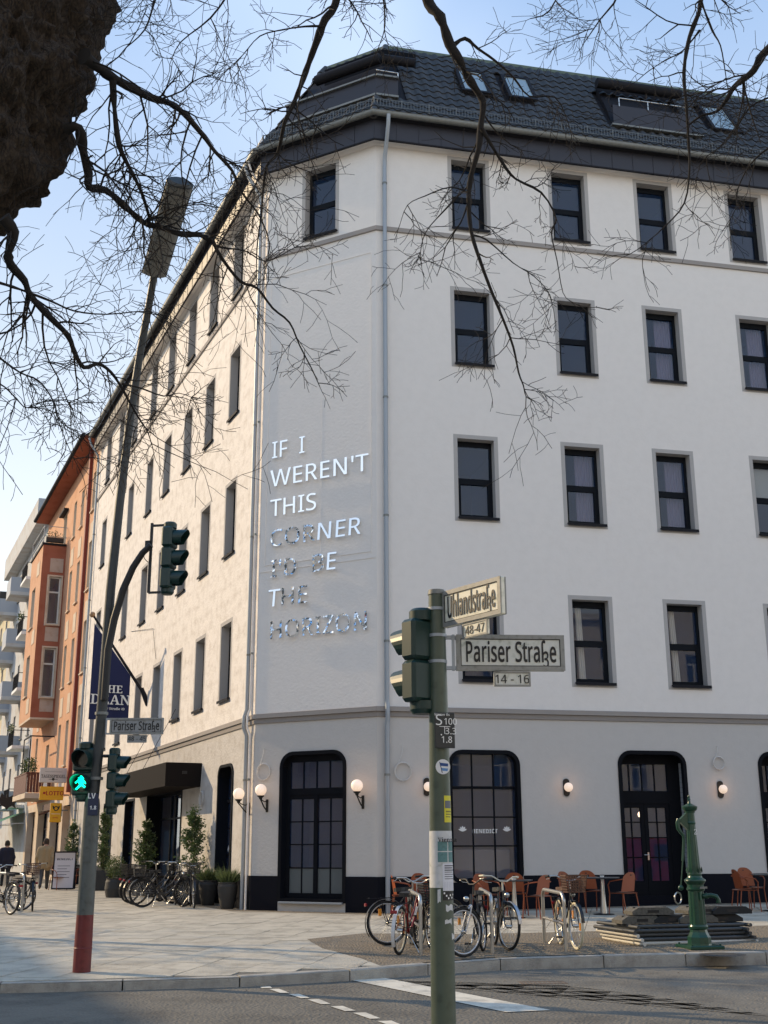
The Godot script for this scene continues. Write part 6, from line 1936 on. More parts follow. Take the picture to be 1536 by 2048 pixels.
func bicycle(label: String, where: Transform3D, o: Dictionary, group: String) -> Node3D:
	# built along +x: rear wheel touches the ground at the origin, front wheel 1.08 m ahead
	var t := thing("bicycle", label, "bicycle", where, group)
	var fm: Material = o.get("frame", M.bike_black)
	var ty: Material = o.get("tyre", M.rubber)
	var rim: Material = o.get("rim", M.steel)
	var bar: Material = o.get("bar", M.steel)
	var steer: float = o.get("steer", 0.0)
	var R := Vector3(0, 0.345, 0)
	var BB := Vector3(0.45, 0.285, 0)
	var S := Vector3(0.30, 0.74, 0)
	var Ht := Vector3(0.865, 0.86, 0)
	var Hb := Vector3(0.915, 0.70, 0)
	var Fx := Vector3(1.08, 0.345, 0)
	bike_wheel(t, R, 0.0, ty, rim)
	var b := mb()
	var low: bool = o.get("low", true)
	if low:
		b.tube([Hb, Vector3(0.80, 0.50, 0), Vector3(0.62, 0.345, 0), BB], 0.019, 8)
		b.tube([Ht - Vector3(-0.01, 0.04, 0), Vector3(0.72, 0.58, 0), Vector3(0.52, 0.44, 0), BB.lerp(S, 0.38)], 0.014, 8)
	else:
		b.tube([Hb, BB], 0.017, 8); b.tube([Ht - Vector3(-0.01, 0.03, 0), S], 0.015, 8)
	b.tube([BB, S, S + Vector3(-0.03, 0.10, 0)], [0.016, 0.016, 0.013], 8)
	b.tube([Hb, Ht], 0.021, 10)
	for z in [-0.055, 0.055]:
		b.tube([BB, R + Vector3(0.1, 0, z), R + Vector3(0, 0, z)], 0.009, 6); b.tube([S, R + Vector3(0.02, 0.05, z), R + Vector3(0, 0, z)], 0.008, 6)
	part("frame", b, fm, t)
	# front end turns with the steering
	var fr := holder("front_end", t, Transform3D(Basis(Vector3.UP, steer), Vector3(Hb.x, 0, 0)))
	var off := Vector3(-Hb.x, 0, 0)
	var w := bike_wheel(fr, Fx + off, 0.0, ty, rim)
	b = mb()
	b.tube([Hb + off, Vector3(0.985, 0.66, 0) + off], 0.03, 8)
	for z in [-0.055, 0.055]: b.tube([Vector3(0.94, 0.70, z * 0.8) + off, Vector3(0.99, 0.56, z) + off, Fx + off + Vector3(0, 0, z)], [0.013, 0.012, 0.009], 8)
	part("fork", b, o.get("fork", fm), fr)
	b = mb()
	var st := Vector3(0.845, 1.0, 0) + off
	b.tube([Ht + off, st], 0.014, 8)
	var wide: float = o.get("wide", 0.29)
	var back: float = o.get("back", 0.16)
	b.tube([st + Vector3(-back - 0.12, 0.06, -wide), st + Vector3(-back, 0.07, -wide * 0.97), st + Vector3(0.0, 0.07, -wide * 0.6), st + Vector3(0.04, 0.0, -0.06), st + Vector3(0.04, 0.0, 0.06), st + Vector3(0.0, 0.07, wide * 0.6), st + Vector3(-back, 0.07, wide * 0.97), st + Vector3(-back - 0.12, 0.06, wide)], 0.011, 8)
	part("handlebar", b, bar, fr)
	for z in [-1.0, 1.0]:
		part("grip", mb().tube([st + Vector3(-back - 0.13, 0.06, z * wide), st + Vector3(-back + 0.01, 0.07, z * wide * 0.97)], 0.017, 8), o.get("grip", M.rubber), fr)
		part("brake_lever", mb().tube([st + Vector3(-back + 0.03, 0.06, z * wide * 0.9), st + Vector3(-back - 0.03, 0.03, z * wide * 0.93), st + Vector3(-back - 0.12, 0.02, z * wide * 0.98)], 0.005, 5), M.steel, fr)
	part("headlight", mb().ball(Vector3(1.0, 0.80, 0) + off, Vector3(0.045, 0.04, 0.04), 12, 8), M.steel, fr)
	b = mb()
	arc_strip(b, Fx + off, 0.375, 0.027, -20 + 30, 150)
	part("mudguard", b, o.get("guard", M.bike_black), fr)
	b = mb()
	arc_strip(b, R, 0.375, 0.027, 40, 215)
	part("mudguard", b, o.get("guard", M.bike_black), t)
	part("rear_light", mb().bevel(Vector3(-0.37, 0.60, -0.05), Vector3(-0.34, 0.65, 0.05), 0.008), mat(0.25, 0.005, 0.01, 0.25), t)
	# saddle
	var sd := PackedVector2Array()
	for q in [[-0.13, -0.08], [-0.15, 0.0], [-0.13, 0.08], [-0.04, 0.075], [0.04, 0.03], [0.15, 0.018], [0.17, 0.0], [0.15, -0.018], [0.04, -0.03], [-0.04, -0.075]]: sd.append(Vector2(q[0], q[1]))
	part("saddle", mb(Transform3D(Basis(Vector3(1, 0.08, 0), Vector3(0, 0, -1), Vector3(0, 1, 0)), Vector3(0.27, 0.86, 0))).poly(sd, -0.03, 0.03), o.get("saddle", M.black), t)
	# drive
	b = mb()
	b.tube([BB + Vector3(0, 0, 0.05), BB + Vector3(0, 0, 0.056)], 0.09, 20)
	part("chain_guard", b, o.get("chain", M.bike_black), t)
	part("chain", mb().tube([BB + Vector3(0, 0.085, 0.053), R + Vector3(0, 0.04, 0.053), R + Vector3(-0.04, 0, 0.053), R + Vector3(0, -0.04, 0.053), BB + Vector3(0, -0.085, 0.053)], 0.006, 5), M.metal_dark, t)
	for k in 2:
		var s := 1.0 if k == 0 else -1.0
		var a := 0.9
		var e := BB + Vector3(cos(a) * 0.17 * s, sin(a) * -0.17 * s, 0.085 * s)
		part("crank", mb().tube([BB + Vector3(0, 0, 0.07 * s), e], 0.010, 6), M.steel, t)
		part("pedal", mb().cbox(e + Vector3(0, 0, 0.05 * s), Vector3(0.09, 0.022, 0.09)), M.rubber, t)
	if o.get("rack", true):
		b = mb()
		for z in [-0.06, 0.06]: b.tube([Vector3(0.22, 0.74, z), Vector3(-0.32, 0.72, z)], 0.006, 6)
		for x in [0.1, -0.1, -0.3]: b.tube([Vector3(x, 0.73, -0.06), Vector3(x, 0.73, 0.06)], 0.005, 5)
		for z in [-0.065, 0.065]: b.tube([Vector3(-0.12, 0.72, z), R + Vector3(0, 0, z)], 0.006, 6)
		part("rack", b, o.get("rack_mat", M.metal_dark), t)
	if o.get("stand", true): part("kickstand", mb().tube([Vector3(0.32, 0.27, 0.06), Vector3(0.24, 0.03, 0.24)], 0.009, 6), M.steel, t)
	if o.has("basket"):
		var bx: float = o.basket[0]
		var node: Node3D = fr if bx > 0.5 else t
		var oo := off if bx > 0.5 else Vector3.ZERO
		b = mb()
		var lo := Vector3(bx - 0.14, o.basket[1], -0.17) + oo
		var hi := Vector3(bx + 0.16, o.basket[1] + 0.24, 0.17) + oo
		var m := (lo + hi) * 0.5
		for lv in 7:
			var f := lv / 6.0
			var sc := lerpf(0.82, 1.0, f)
			var y := lerpf(lo.y, hi.y, f)
			var c := [Vector3(m.x + (lo.x - m.x) * sc, y, m.z + (lo.z - m.z) * sc), Vector3(m.x + (hi.x - m.x) * sc, y, m.z + (lo.z - m.z) * sc), Vector3(m.x + (hi.x - m.x) * sc, y, m.z + (hi.z - m.z) * sc), Vector3(m.x + (lo.x - m.x) * sc, y, m.z + (hi.z - m.z) * sc)]
			for i in 4: b.bar(c[i], c[(i + 1) % 4], 0.006, 0.012 if lv < 6 else 0.02)
		for side in 4:
			for i in 9:
				var f := i / 8.0
				var q := [Vector2(lerpf(lo.x, hi.x, f), lo.z), Vector2(lerpf(lo.x, hi.x, f), hi.z), Vector2(lo.x, lerpf(lo.z, hi.z, f)), Vector2(hi.x, lerpf(lo.z, hi.z, f))]
				var p: Vector2 = q[side]
				b.bar(Vector3(m.x + (p.x - m.x) * 0.82, lo.y, m.z + (p.y - m.z) * 0.82), Vector3(p.x, hi.y, p.y), 0.006, 0.006, Vector3(0.3, 0, 1))
		b.quad(Vector3(m.x + (lo.x - m.x) * 0.82, lo.y, m.z + (lo.z - m.z) * 0.82), Vector3(m.x + (hi.x - m.x) * 0.82, lo.y, m.z + (lo.z - m.z) * 0.82), Vector3(m.x + (hi.x - m.x) * 0.82, lo.y, m.z + (hi.z - m.z) * 0.82), Vector3(m.x + (lo.x - m.x) * 0.82, lo.y, m.z + (hi.z - m.z) * 0.82))
		part("basket", b, o.get("basket_mat", M.black), node)
	if o.has("reflectors"):
		for q in [[0.0, 0.20], [2.2, 0.20]]:
			part("spoke_reflector", mb().cbox(R + Vector3(cos(q[0]), sin(q[0]), 0) * q[1], Vector3(0.05, 0.11, 0.016)), M.amber, t)
			part("spoke_reflector", mb().cbox(Fx + off + Vector3(cos(q[0]), sin(q[0]), 0) * q[1], Vector3(0.05, 0.11, 0.016)), M.amber, fr)
	return t
func ride(rear: Vector3, front: Vector3, lean := 0.04, anchor_front := false) -> Transform3D:
	var d := front - rear
	d.y = 0
	d = d.normalized()
	var p := front - d * 1.08 if anchor_front else rear
	p.y = gy(p.x, p.z)
	var z := d.cross(Vector3.UP)
	return Transform3D(Basis(d, Vector3.UP, z) * Basis(Vector3.RIGHT, lean), p)
func bike_rack(label: String, p: Vector3, q: Vector3, group: String, h := 0.84) -> void:
	var t := thing("bike_rack", label, "bike rack", place(p), group)
	var d := q - p
	var u := d.normalized()
	var l := d.length()
	var pts := [Vector3(0, 0, 0), Vector3(0, h - 0.14, 0)]
	for i in 6:
		var a := PI - PI / 2 * (i + 1) / 6.0
		pts.append(u * (0.14 + 0.14 * cos(a)) + Vector3.UP * (h - 0.14 + 0.14 * sin(a)))
	for i in 6:
		var a := PI / 2 - PI / 2 * i / 6.0
		pts.append(u * (l - 0.14 + 0.14 * cos(a)) + Vector3.UP * (h - 0.14 + 0.14 * sin(a)))
	pts.append(u * l + Vector3.UP * (h - 0.14))
	pts.append(u * l)
	part("hoop", mb().tube(pts, 0.028, 12), M.rack_steel, t)
	part("cross_bar", mb().tube([Vector3.UP * 0.40, u * l + Vector3.UP * 0.40], 0.02, 10), M.rack_steel, t)
func build_bicycles() -> void:
	M.bike_black = mat(0.014, 0.014, 0.016, 0.3)
	M.amber = mat(0.75, 0.28, 0.02, 0.3)
	M.rack_steel = mat(0.50, 0.49, 0.46, 0.35, 0.9)
	var cream := mat(0.62, 0.57, 0.42, 0.7)
	var silver := mat(0.45, 0.45, 0.46, 0.3, 0.7)
	var brown := mat(0.10, 0.045, 0.025, 0.6)
	var red := mat(0.22, 0.012, 0.012, 0.35)
	var g := "bicycles parked at the kerb racks"
	var ra := ground(775, 1891)
	bicycle("black bicycle with amber wheel reflectors standing broadside at the racks", ride(ra, ra + Vector3(0.97, 0, -0.25), -0.05), {"reflectors": true, "rack_mat": M.metal_dark, "steer": 0.3, "back": 0.1}, g)
	var rb := ground(798, 1910)
	bicycle("bicycle with white rear mudguard and red tail light seen from behind at the racks", ride(rb, rb + Vector3(0.30, 0, -0.95), 0.05), {"guard": mat(0.6, 0.6, 0.6, 0.4), "frame": red, "tyre": M.rubber, "rim": cream, "wide": 0.31, "back": 0.2, "reflectors": true}, g)
	var rc := ground(866, 1902)
	bicycle("dark bicycle with red saddle leaning at the first rack", ride(rc, rc + Vector3(-0.28, 0, -0.96), -0.05), {"saddle": red, "basket": [-0.1, 0.75]}, g)
	var fd := ground(944, 1918)
	bicycle("black sports bicycle with white rims facing the road", ride(ground(985, 1890), fd, 0.03, true), {"low": false, "rim": mat(0.6, 0.6, 0.6, 0.3, 0.4), "steer": -0.75, "back": -0.02, "wide": 0.3, "fork": silver, "bar": M.black}, g)
	var fe := ground(1010, 1904)
	bicycle("black city bicycle with cream handlebar and chrome headlight facing the road", ride(ground(972, 1878), fe, -0.05, true), {"bar": mat(0.6, 0.56, 0.45, 0.4), "grip": cream, "guard": silver, "steer": 0.35, "back": 0.05, "wide": 0.31}, g)
	var ff := ground(1152, 1903)
	bicycle("black bicycle with cream tyres and wicker front basket facing the road", ride(ground(1103, 1880), ff, 0.0, true), {"tyre": cream, "rim": silver, "basket": [1.06, 0.84], "basket_mat": brown, "saddle": brown, "reflectors": true, "back": 0.02, "wide": 0.33, "steer": 0.1}, g)
	bike_rack("bent steel tube rack between the red-lit bicycle and the sign post", ground(819, 1889), ground(842, 1912), "bike racks")
	bike_rack("bent steel tube rack between the sports bicycle and the city bicycle", ground(962, 1884), ground(985, 1908), "bike racks")
	bike_rack("bent steel tube rack beside the bicycle with cream tyres", ground(1089, 1887), ground(1132, 1904), "bike racks")
	# dark bicycles by the planters
	var g2 := "dark bicycles beside the planters"
	var k := 0
	for q in [[258, 1806, 322, 1803, 0.03], [270, 1810, 334, 1808, 0.06], [284, 1815, 338, 1814, 0.05]]:
		bicycle(["black bicycle with basket next to the round boxwood pot", "black bicycle in the middle of the row by the planters", "black bicycle standing broadside in front of the row by the planters"][k], ride(ground(q[0], q[1]), ground(q[2], q[3]), q[4]), {"basket": [-0.12, 0.76] if k != 1 else [1.02, 0.82], "steer": 0.2 * k, "frame": M.bike_black, "rim": M.metal_dark}, g2)
		k += 1
	bicycle("black bicycle facing the corner beside the square planter", ride(ground(356, 1800), ground(388, 1817), 0.05, true), {"basket": [1.02, 0.82], "wide": 0.33, "rim": silver}, g2)
	bicycle("black bicycle wedged between the row and the square planter", ride(ground(330, 1800), ground(358, 1814), -0.06, true), {"steer": 0.5, "rim": M.metal_dark}, g2)
	# bicycles at the far left
	var g3 := "bicycles at the far rack"
	bicycle("black bicycle with brown front basket at the far rack", ride(ground(28, 1817), ground(68, 1823), 0.05, true), {"basket": [1.04, 0.84], "basket_mat": brown, "steer": -0.25, "wide": 0.33}, g3)
	bicycle("silver bicycle behind the far rack, half out of view", ride(ground(40, 1822), ground(-10, 1824), -0.04), {"frame": silver, "rim": silver}, g3)
	bicycle("dark bicycle leaning on the near side of the far rack", ride(ground(20, 1830), ground(-30, 1826), 0.05), {"rim": mat(0.6, 0.6, 0.6, 0.3, 0.5)}, g3)
	bike_rack("bent steel tube rack holding the bicycles by the side street", ground(-6, 1816), ground(43, 1824), "bike racks")
var chair0: Node3D
var table0: Node3D
func chair(label: String, where: Transform3D, group: String) -> void:
	if chair0:
		again(chair0, "terrace_chair", where, label).set_meta("group", group)
		return
	var m := mat(0.26, 0.058, 0.016, 0.4)
	var t := thing("terrace_chair", label, "chair", where, group)
	chair0 = t
	# faces +z; seat 0.45 m up
	var b := mb()
	var n := 8
	for i in n:
		for j in n:
			var P := func(u: float, v: float) -> Vector3: return Vector3((u - 0.5) * 0.42, 0.45 - 0.015 * sin(PI * u) + 0.01 * v, (v - 0.5) * 0.42)
			b.quad(P.call(i / float(n), j / float(n)), P.call((i + 1) / float(n), j / float(n)), P.call((i + 1) / float(n), (j + 1) / float(n)), P.call(i / float(n), (j + 1) / float(n)), Vector3.UP)
	b.box(Vector3(-0.21, 0.43, -0.21), Vector3(0.21, 0.438, 0.21))
	part("seat", b, m, t)
	b = mb()
	for i in 12:
		for j in 8:
			var P := func(u: float, v: float) -> Vector3:
				var x := (u - 0.5) * 2.0
				var top := 0.86 - 0.10 * pow(absf(x), 3.0)
				return Vector3(x * lerpf(0.205, 0.19, v), lerpf(0.47, top, v), -0.19 - 0.06 * v + 0.06 * x * x)
			b.quad(P.call(i / 12.0, j / 8.0), P.call((i + 1) / 12.0, j / 8.0), P.call((i + 1) / 12.0, (j + 1) / 8.0), P.call(i / 12.0, (j + 1) / 8.0), Vector3(0, 0, 1))
	part("backrest", b, m, t)
	part("grip_hole", mb().tube([Vector3(0, 0.80, -0.232), Vector3(0, 0.80, -0.252)], 0.014, 10), M.black, t)
	for s in [-1.0, 1.0]:
		part("leg", mb().tube([Vector3(s * 0.20, 0.44, 0.19), Vector3(s * 0.225, 0.0, 0.22)], 0.012, 8), m, t)
		part("leg", mb().tube([Vector3(s * 0.20, 0.44, -0.18), Vector3(s * 0.22, 0.0, -0.25)], 0.012, 8), m, t)
		part("arm", mb().tube([Vector3(s * 0.20, 0.72, -0.2), Vector3(s * 0.25, 0.70, -0.05), Vector3(s * 0.26, 0.67, 0.12), Vector3(s * 0.24, 0.60, 0.19), Vector3(s * 0.21, 0.44, 0.19)], 0.012, 8), m, t)
func table(label: String, where: Transform3D, group: String) -> void:
	if table0:
		again(table0, "bistro_table", where, label).set_meta("group", group)
		return
	var t := thing("bistro_table", label, "table", where, group)
	table0 = t
	part("table_top", mb().bevel(Vector3(-0.36, 0.725, -0.36), Vector3(0.36, 0.75, 0.36), 0.008), mat(0.03, 0.03, 0.032, 0.35), t)
	part("column", mb().lathe([Vector2(0.075, 0.02), Vector2(0.05, 0.35), Vector2(0.032, 0.70), Vector2(0.05, 0.725)], 20), M.steel, t)
	part("foot", mb().lathe([Vector2(0.0, 0.0), Vector2(0.22, 0.0), Vector2(0.22, 0.012), Vector2(0.08, 0.025), Vector2(0.0, 0.025)], 28), M.metal_dark, t)
	part("ashtray", mb().lathe([Vector2(0.0, 0.751), Vector2(0.04, 0.751), Vector2(0.045, 0.785), Vector2(0.03, 0.785)], 16), M.white, t)
func on_ground(x: float, z: float, turn: float) -> Transform3D:
	return place(Vector3(x, gy(x, z), z), turn)
func build_terrace() -> void:
	var g := "orange chairs outside the house"
	var gt := "bistro tables outside the house"
	var tp: Array = []
	for q in [[868, 1834], [1030, 1836], [1208, 1829], [1546, 1822]]: tp.append(ground(q[0], q[1]))
	var names := ["dark bistro table behind the sign post", "dark square bistro table in front of the lettered window", "dark square bistro table left of the glass door", "dark square bistro table to the right of the hand pump"]
	for k in 4: table(names[k], on_ground(tp[k].x, tp[k].z, -0.22), gt)
	var c := [[0, -0.62, -0.25, 1.4, "orange metal chair beside the corner downpipe"],
		[1, -0.42, -0.62, 0.35, "orange chair against the plinth left of the lettered window table"], [1, 0.28, -0.72, -0.2, "orange chair behind the lettered window table"], [1, 0.38, 0.35, -2.6, "orange chair with its back to the road at the lettered window table"],
		[2, -0.50, -0.55, 0.5, "orange chair under the oval lamp left of the glass door table"], [2, 0.05, -0.78, 0.0, "orange chair behind the glass door table"], [2, 0.35, 0.25, -2.7, "orange chair with its back to the road at the glass door table"],
		[3, -0.55, -0.1, 1.5, "orange chair facing right beside the hand pump"], [3, -0.05, -0.75, 0.1, "orange chair against the plinth right of the hand pump"], [0, -0.05, -0.72, 0.2, "orange chair hidden behind the sign post"]]
	for q in c:
		var p: Vector3 = tp[q[0]] + tR * q[1] + nR * q[2]
		chair(q[4], on_ground(p.x, p.z, q[3] + 0.22), g)
func build_pump() -> void:
	var base := ground(1400, 1897)
	var top := at(1373, 1590, -base.z)
	var H: float = top.y - base.y
	var gm := tri(mat(0.012, 0.062, 0.036, 0.28), 0.5, ntex(noise(FastNoiseLite.TYPE_SIMPLEX_SMOOTH, 0.03, 4, 91), 256, [[0.0, 0.55, 0.6, 0.55], [0.45, 0.95, 0.95, 0.95], [1.0, 1, 1, 1]]))
	var t := thing("hand_pump", "dark green cast iron street water pump with long curved handle", "water pump", place(base, 0.2))
	var k := H / 1860.0
	var pr := func(l: Array) -> Array:
		var o := []
		for q in l: o.append(Vector2(q[0] * k * 0.5, (1985.0 - q[1]) * k))
		return o
	part("base_plate", mb().bevel(Vector3(-0.28, 0.0, -0.28), Vector3(0.28, 0.055, 0.28), 0.012), gm, t)
	for q in [[-0.23, -0.23], [0.23, -0.23], [0.23, 0.23], [-0.23, 0.23]]: part("bolt", mb().tube([Vector3(q[0], 0.055, q[1]), Vector3(q[0], 0.08, q[1])], 0.016, 6), gm, t)
	part("foot", mb().lathe(pr.call([[300, 1950], [290, 1925], [285, 1850], [250, 1825], [215, 1790], [205, 1760]]), 8, true, Vector3.ZERO, PI / 8), gm, t)
	part("collar", mb().lathe(pr.call([[205, 1760], [235, 1750], [240, 1725], [225, 1705], [210, 1700]]), 24), gm, t)
	var lower := mb()
	fluted(lower, 205 * k * 0.5, 195 * k * 0.5, (1985 - 1700) * k, (1985 - 1300) * k, 12)
	part("lower_column", lower, gm, t)
	part("neck", mb().lathe(pr.call([[200, 1300], [225, 1290], [228, 1270], [205, 1262], [205, 1225], [270, 1180], [262, 1165], [190, 1140], [175, 1120], [180, 1100], [165, 1060], [160, 1040]]), 16), gm, t)
	var upper := mb()
	fluted(upper, 158 * k * 0.5, 112 * k * 0.5, (1985 - 1045) * k, (1985 - 480) * k, 12)
	part("upper_column", upper, gm, t)
	part("head", mb().lathe(pr.call([[118, 490], [128, 470], [118, 455], [114, 350], [130, 345], [132, 330], [170, 315], [196, 285], [198, 268], [100, 245], [45, 230], [30, 205], [28, 190], [40, 180], [22, 168], [30, 145], [18, 128], [0, 122]]), 16), gm, t)
	# bracket and handle on the left
	var y0 := (1985 - 330) * k
	b_poly(t, gm, [Vector2(-0.05, y0), Vector2(-0.19, (1985 - 430) * k), Vector2(-0.185, (1985 - 465) * k), Vector2(-0.06, (1985 - 570) * k), Vector2(-0.05, (1985 - 560) * k)])
	var hp := []
	for q in [[-165, 425], [-182, 470], [-180, 540], [-150, 590], [-115, 630], [-118, 700], [-135, 830], [-150, 940]]: hp.append(Vector3(q[0] * k * 1.05 + 0.0, (1985 - q[1]) * k, 0.03))
	part("handle", mb().tube(hp, [0.032, 0.034, 0.032, 0.028, 0.026, 0.024, 0.022, 0.02], 10), gm, t)
	part("handle_rod", mb().tube([hp[-1], Vector3(-195 * k * 1.05, (1985 - 1235) * k, 0.03)], 0.011, 8), gm, t)
	part("handle_ball", mb().ball(Vector3(-200 * k * 1.05, (1985 - 1262) * k, 0.03), Vector3.ONE * 0.042, 16, 10), gm, t)
	var rg := mb(Transform3D(Basis(Vector3.UP, 0.5), Vector3(-245 * k * 1.05, (1985 - 1385) * k, 0.03)))
	ring_tube(rg, 0.085, 0.011, 24, 8)
	part("handle_ring", rg, M.steel, t)
	# spout, plate, number
	part("spout", mb().tube([Vector3(0.07, (1985 - 1365) * k, 0.10), Vector3(0.17, (1985 - 1350) * k, 0.17), Vector3(0.235, (1985 - 1365) * k, 0.21), Vector3(0.255, (1985 - 1400) * k, 0.225), Vector3(0.255, (1985 - 1440) * k, 0.225)], [0.038, 0.034, 0.034, 0.03, 0.038], 12), gm, t)
	part("spout_ring", mb().tube([Vector3(0.10, (1985 - 1362) * k, 0.125), Vector3(0.125, (1985 - 1358) * k, 0.14)], 0.046, 12), gm, t)
	part("name_plate", mb().box(Vector3(0.0, (1985 - 1272) * k, 0.148), Vector3(0.12, (1985 - 1248) * k, 0.158)), M.zinc_dull, t)
	part("name_plate", mb().box(Vector3(0.0, (1985 - 1410) * k, 0.128), Vector3(0.02, (1985 - 1310) * k, 0.148)), mat(0.06, 0.14, 0.09, 0.4), t)
	part("number", text("2", 0.11, false, true, 0.004), M.white, t, Transform3D(Basis.IDENTITY, Vector3(0.03, (1985 - 585) * k, 0.088)))
	# acanthus relief round the foot of the upper column
	for i in 10:
		var a := TAU * i / 10.0
		var e := Vector3(cos(a), 0, sin(a))
		var s := Vector3(-e.z, 0, e.x)
		var yy := (1985 - 1090) * k
		part("leaf_relief", mb().quad(e * 0.122 + Vector3.UP * yy, e * 0.128 + s * 0.03 + Vector3.UP * (yy + 0.05), e * 0.115 + Vector3.UP * (yy + 0.11), e * 0.128 - s * 0.03 + Vector3.UP * (yy + 0.05), e), gm, t)
	# drain hollow in the paving in front
	var dp := ground(1445, 1910)
	single("drain_bowl", mb().lathe([Vector2(0.0, 0.006), Vector2(0.2, 0.008), Vector2(0.26, 0.012), Vector2(0.34, 0.004)], 24), mat(0.05, 0.047, 0.042, 0.8), "dark shallow stone drain bowl at the foot of the hand pump", "drain", place(dp + Vector3(0, 0.003, 0)))
func b_poly(t: Node, m: Material, pts: Array) -> void:
	part("handle_bracket", mb().poly(PackedVector2Array(pts), -0.035, 0.035), m, t)
func fluted(b: MB, r0: float, r1: float, y0: float, y1: float, n: int) -> void:
	var q := n * 4
	for i in q:
		var e := []
		var f := []
		for k in 2:
			var a := TAU * (i + k) / q
			var d := 1.0 - 0.055 * (1.0 + cos(a * n)) * 0.5 * 1.4
			e.append(Vector3(cos(a), 0, sin(a)) * d)
		b.quad(e[0] * r0 + Vector3.UP * y0, e[1] * r0 + Vector3.UP * y0, e[1] * r1 + Vector3.UP * y1, e[0] * r1 + Vector3.UP * y1)
		var c: Vector3 = (e[0] + e[1])
		var k0 := b.n.size() - 6
		if b.n[k0].dot(b.x.basis * c) < 0:
			for w in 6: b.n[k0 + w] = -b.n[k0 + w]
			for w in 2:
				var z: int = b.ix[b.ix.size() - 6 + w * 3 + 1]
				b.ix[b.ix.size() - 6 + w * 3 + 1] = b.ix[b.ix.size() - 6 + w * 3 + 2]
				b.ix[b.ix.size() - 6 + w * 3 + 2] = z
func build_barrier_stack() -> void:
	# site fence panels laid flat in a pile, rubber feet on top
	var p := ground(1272, 1893)
	var q := ground(1498, 1884)
	var d := (q - p)
	d.y = 0
	var u := d.normalized()
	var bx := Basis(u, Vector3.UP, u.cross(Vector3.UP))
	var rng := RandomNumberGenerator.new()
	rng.seed = 4
	var pale := mat(0.60, 0.58, 0.52, 0.5)
	var grey := mat(0.055, 0.058, 0.058, 0.5)
	for k in 5:
		var o := p + u * rng.randf_range(-0.1, 0.12) + Vector3.UP * (0.005 + k * 0.062) - bx.z * (0.02 + rng.randf_range(0.0, 0.1))
		var t := thing("barrier_panel", ["lowest barrier panel of the pile with white end tube", "second barrier panel from the ground in the pile", "middle barrier panel of the pile", "second barrier panel from the top of the pile", "top barrier panel of the pile, under the rubber feet"][k], "barrier", Transform3D(bx, o), "barrier panels in a pile")
		var m: Material = [pale, grey, grey, grey, grey][k]
		var W := 2.0
		var D := -1.15
		for e in [[Vector3(0, 0.03, 0), Vector3(W, 0.03, 0)], [Vector3(0, 0.03, D), Vector3(W, 0.03, D)]]: part("rail", mb().tube([e[0], e[1]], 0.03, 10), grey if k > 0 else m, t)
		for x in [0.0, W]: part("end_tube", mb().tube([Vector3(x, 0.03, 0.16), Vector3(x, 0.03, D - 0.16)], 0.029, 10), pale if x == 0.0 and k < 3 else m, t)
		for i in 15: part("infill_bar", mb().box(Vector3(0.1 + i * 0.128, 0.018, D + 0.03), Vector3(0.115 + i * 0.128, 0.04, -0.03)), grey, t)
		part("board", mb().box(Vector3(0.04, 0.012, D * 0.36), Vector3(W - 0.04, 0.03, -0.02)), mat(0.05, 0.05, 0.05, 0.7), t)
	var dusty := tri(mat(0.15, 0.14, 0.115, 0.95), 0.6, ntex(noise(FastNoiseLite.TYPE_SIMPLEX_SMOOTH, 0.04, 4, 93), 256, [[0.0, 0.4, 0.4, 0.42], [0.5, 0.85, 0.85, 0.85], [1.0, 1, 1, 1]]))
	var dark := mat(0.022, 0.023, 0.023, 0.9)
	var feet := [[0.30, 0.0, -0.50, 0.0, 0], [0.85, 0.0, -0.52, 0.1, 1], [0.52, 0.13, -0.50, -0.08, 0], [1.30, 0.0, -0.48, 0.05, 0], [1.80, 0.0, -0.55, -0.1, 1], [1.48, 0.13, -0.55, 0.1, 0], [1.95, 0.12, -0.5, 0.0, 1]]
	var fl := ["dusty rubber fence foot at the near left of the pile", "dark rubber fence foot on the left half of the pile", "dusty rubber fence foot lying across two others on the left", "dusty rubber fence foot left of the hand pump column", "dark rubber fence foot behind the hand pump", "dusty rubber fence foot on top, behind the hand pump column", "dark crumbling rubber fence foot on the right of the pile"]
	var n := 0
	for f in feet:
		var o: Vector3 = p + u * f[0] + Vector3.UP * (0.315 + f[1] * 1.0) + bx.z * f[2]
		var t := thing("fence_foot", fl[n], "fence foot", Transform3D(bx * Basis(Vector3.UP, f[3]), o), "rubber fence feet")
		n += 1
		var m: Material = dusty if f[4] == 0 else dark
		var b := mb()
		var prof := PackedVector2Array([Vector2(-0.36, 0), Vector2(0.36, 0), Vector2(0.36, 0.055), Vector2(0.25, 0.115), Vector2(-0.25, 0.115), Vector2(-0.36, 0.055)])
		b.poly(prof, -0.19, 0.19)
		part("block", b, m, t)
		for x in [-0.26, -0.13, 0.13, 0.26]: part("socket", mb().tube([Vector3(x, 0.09, 0.04), Vector3(x, 0.119, 0.04)], 0.028, 12), M.black, t)
		part("grip_slot", mb().box(Vector3(-0.1, 0.03, 0.188), Vector3(0.1, 0.075, 0.193)), M.black, t)
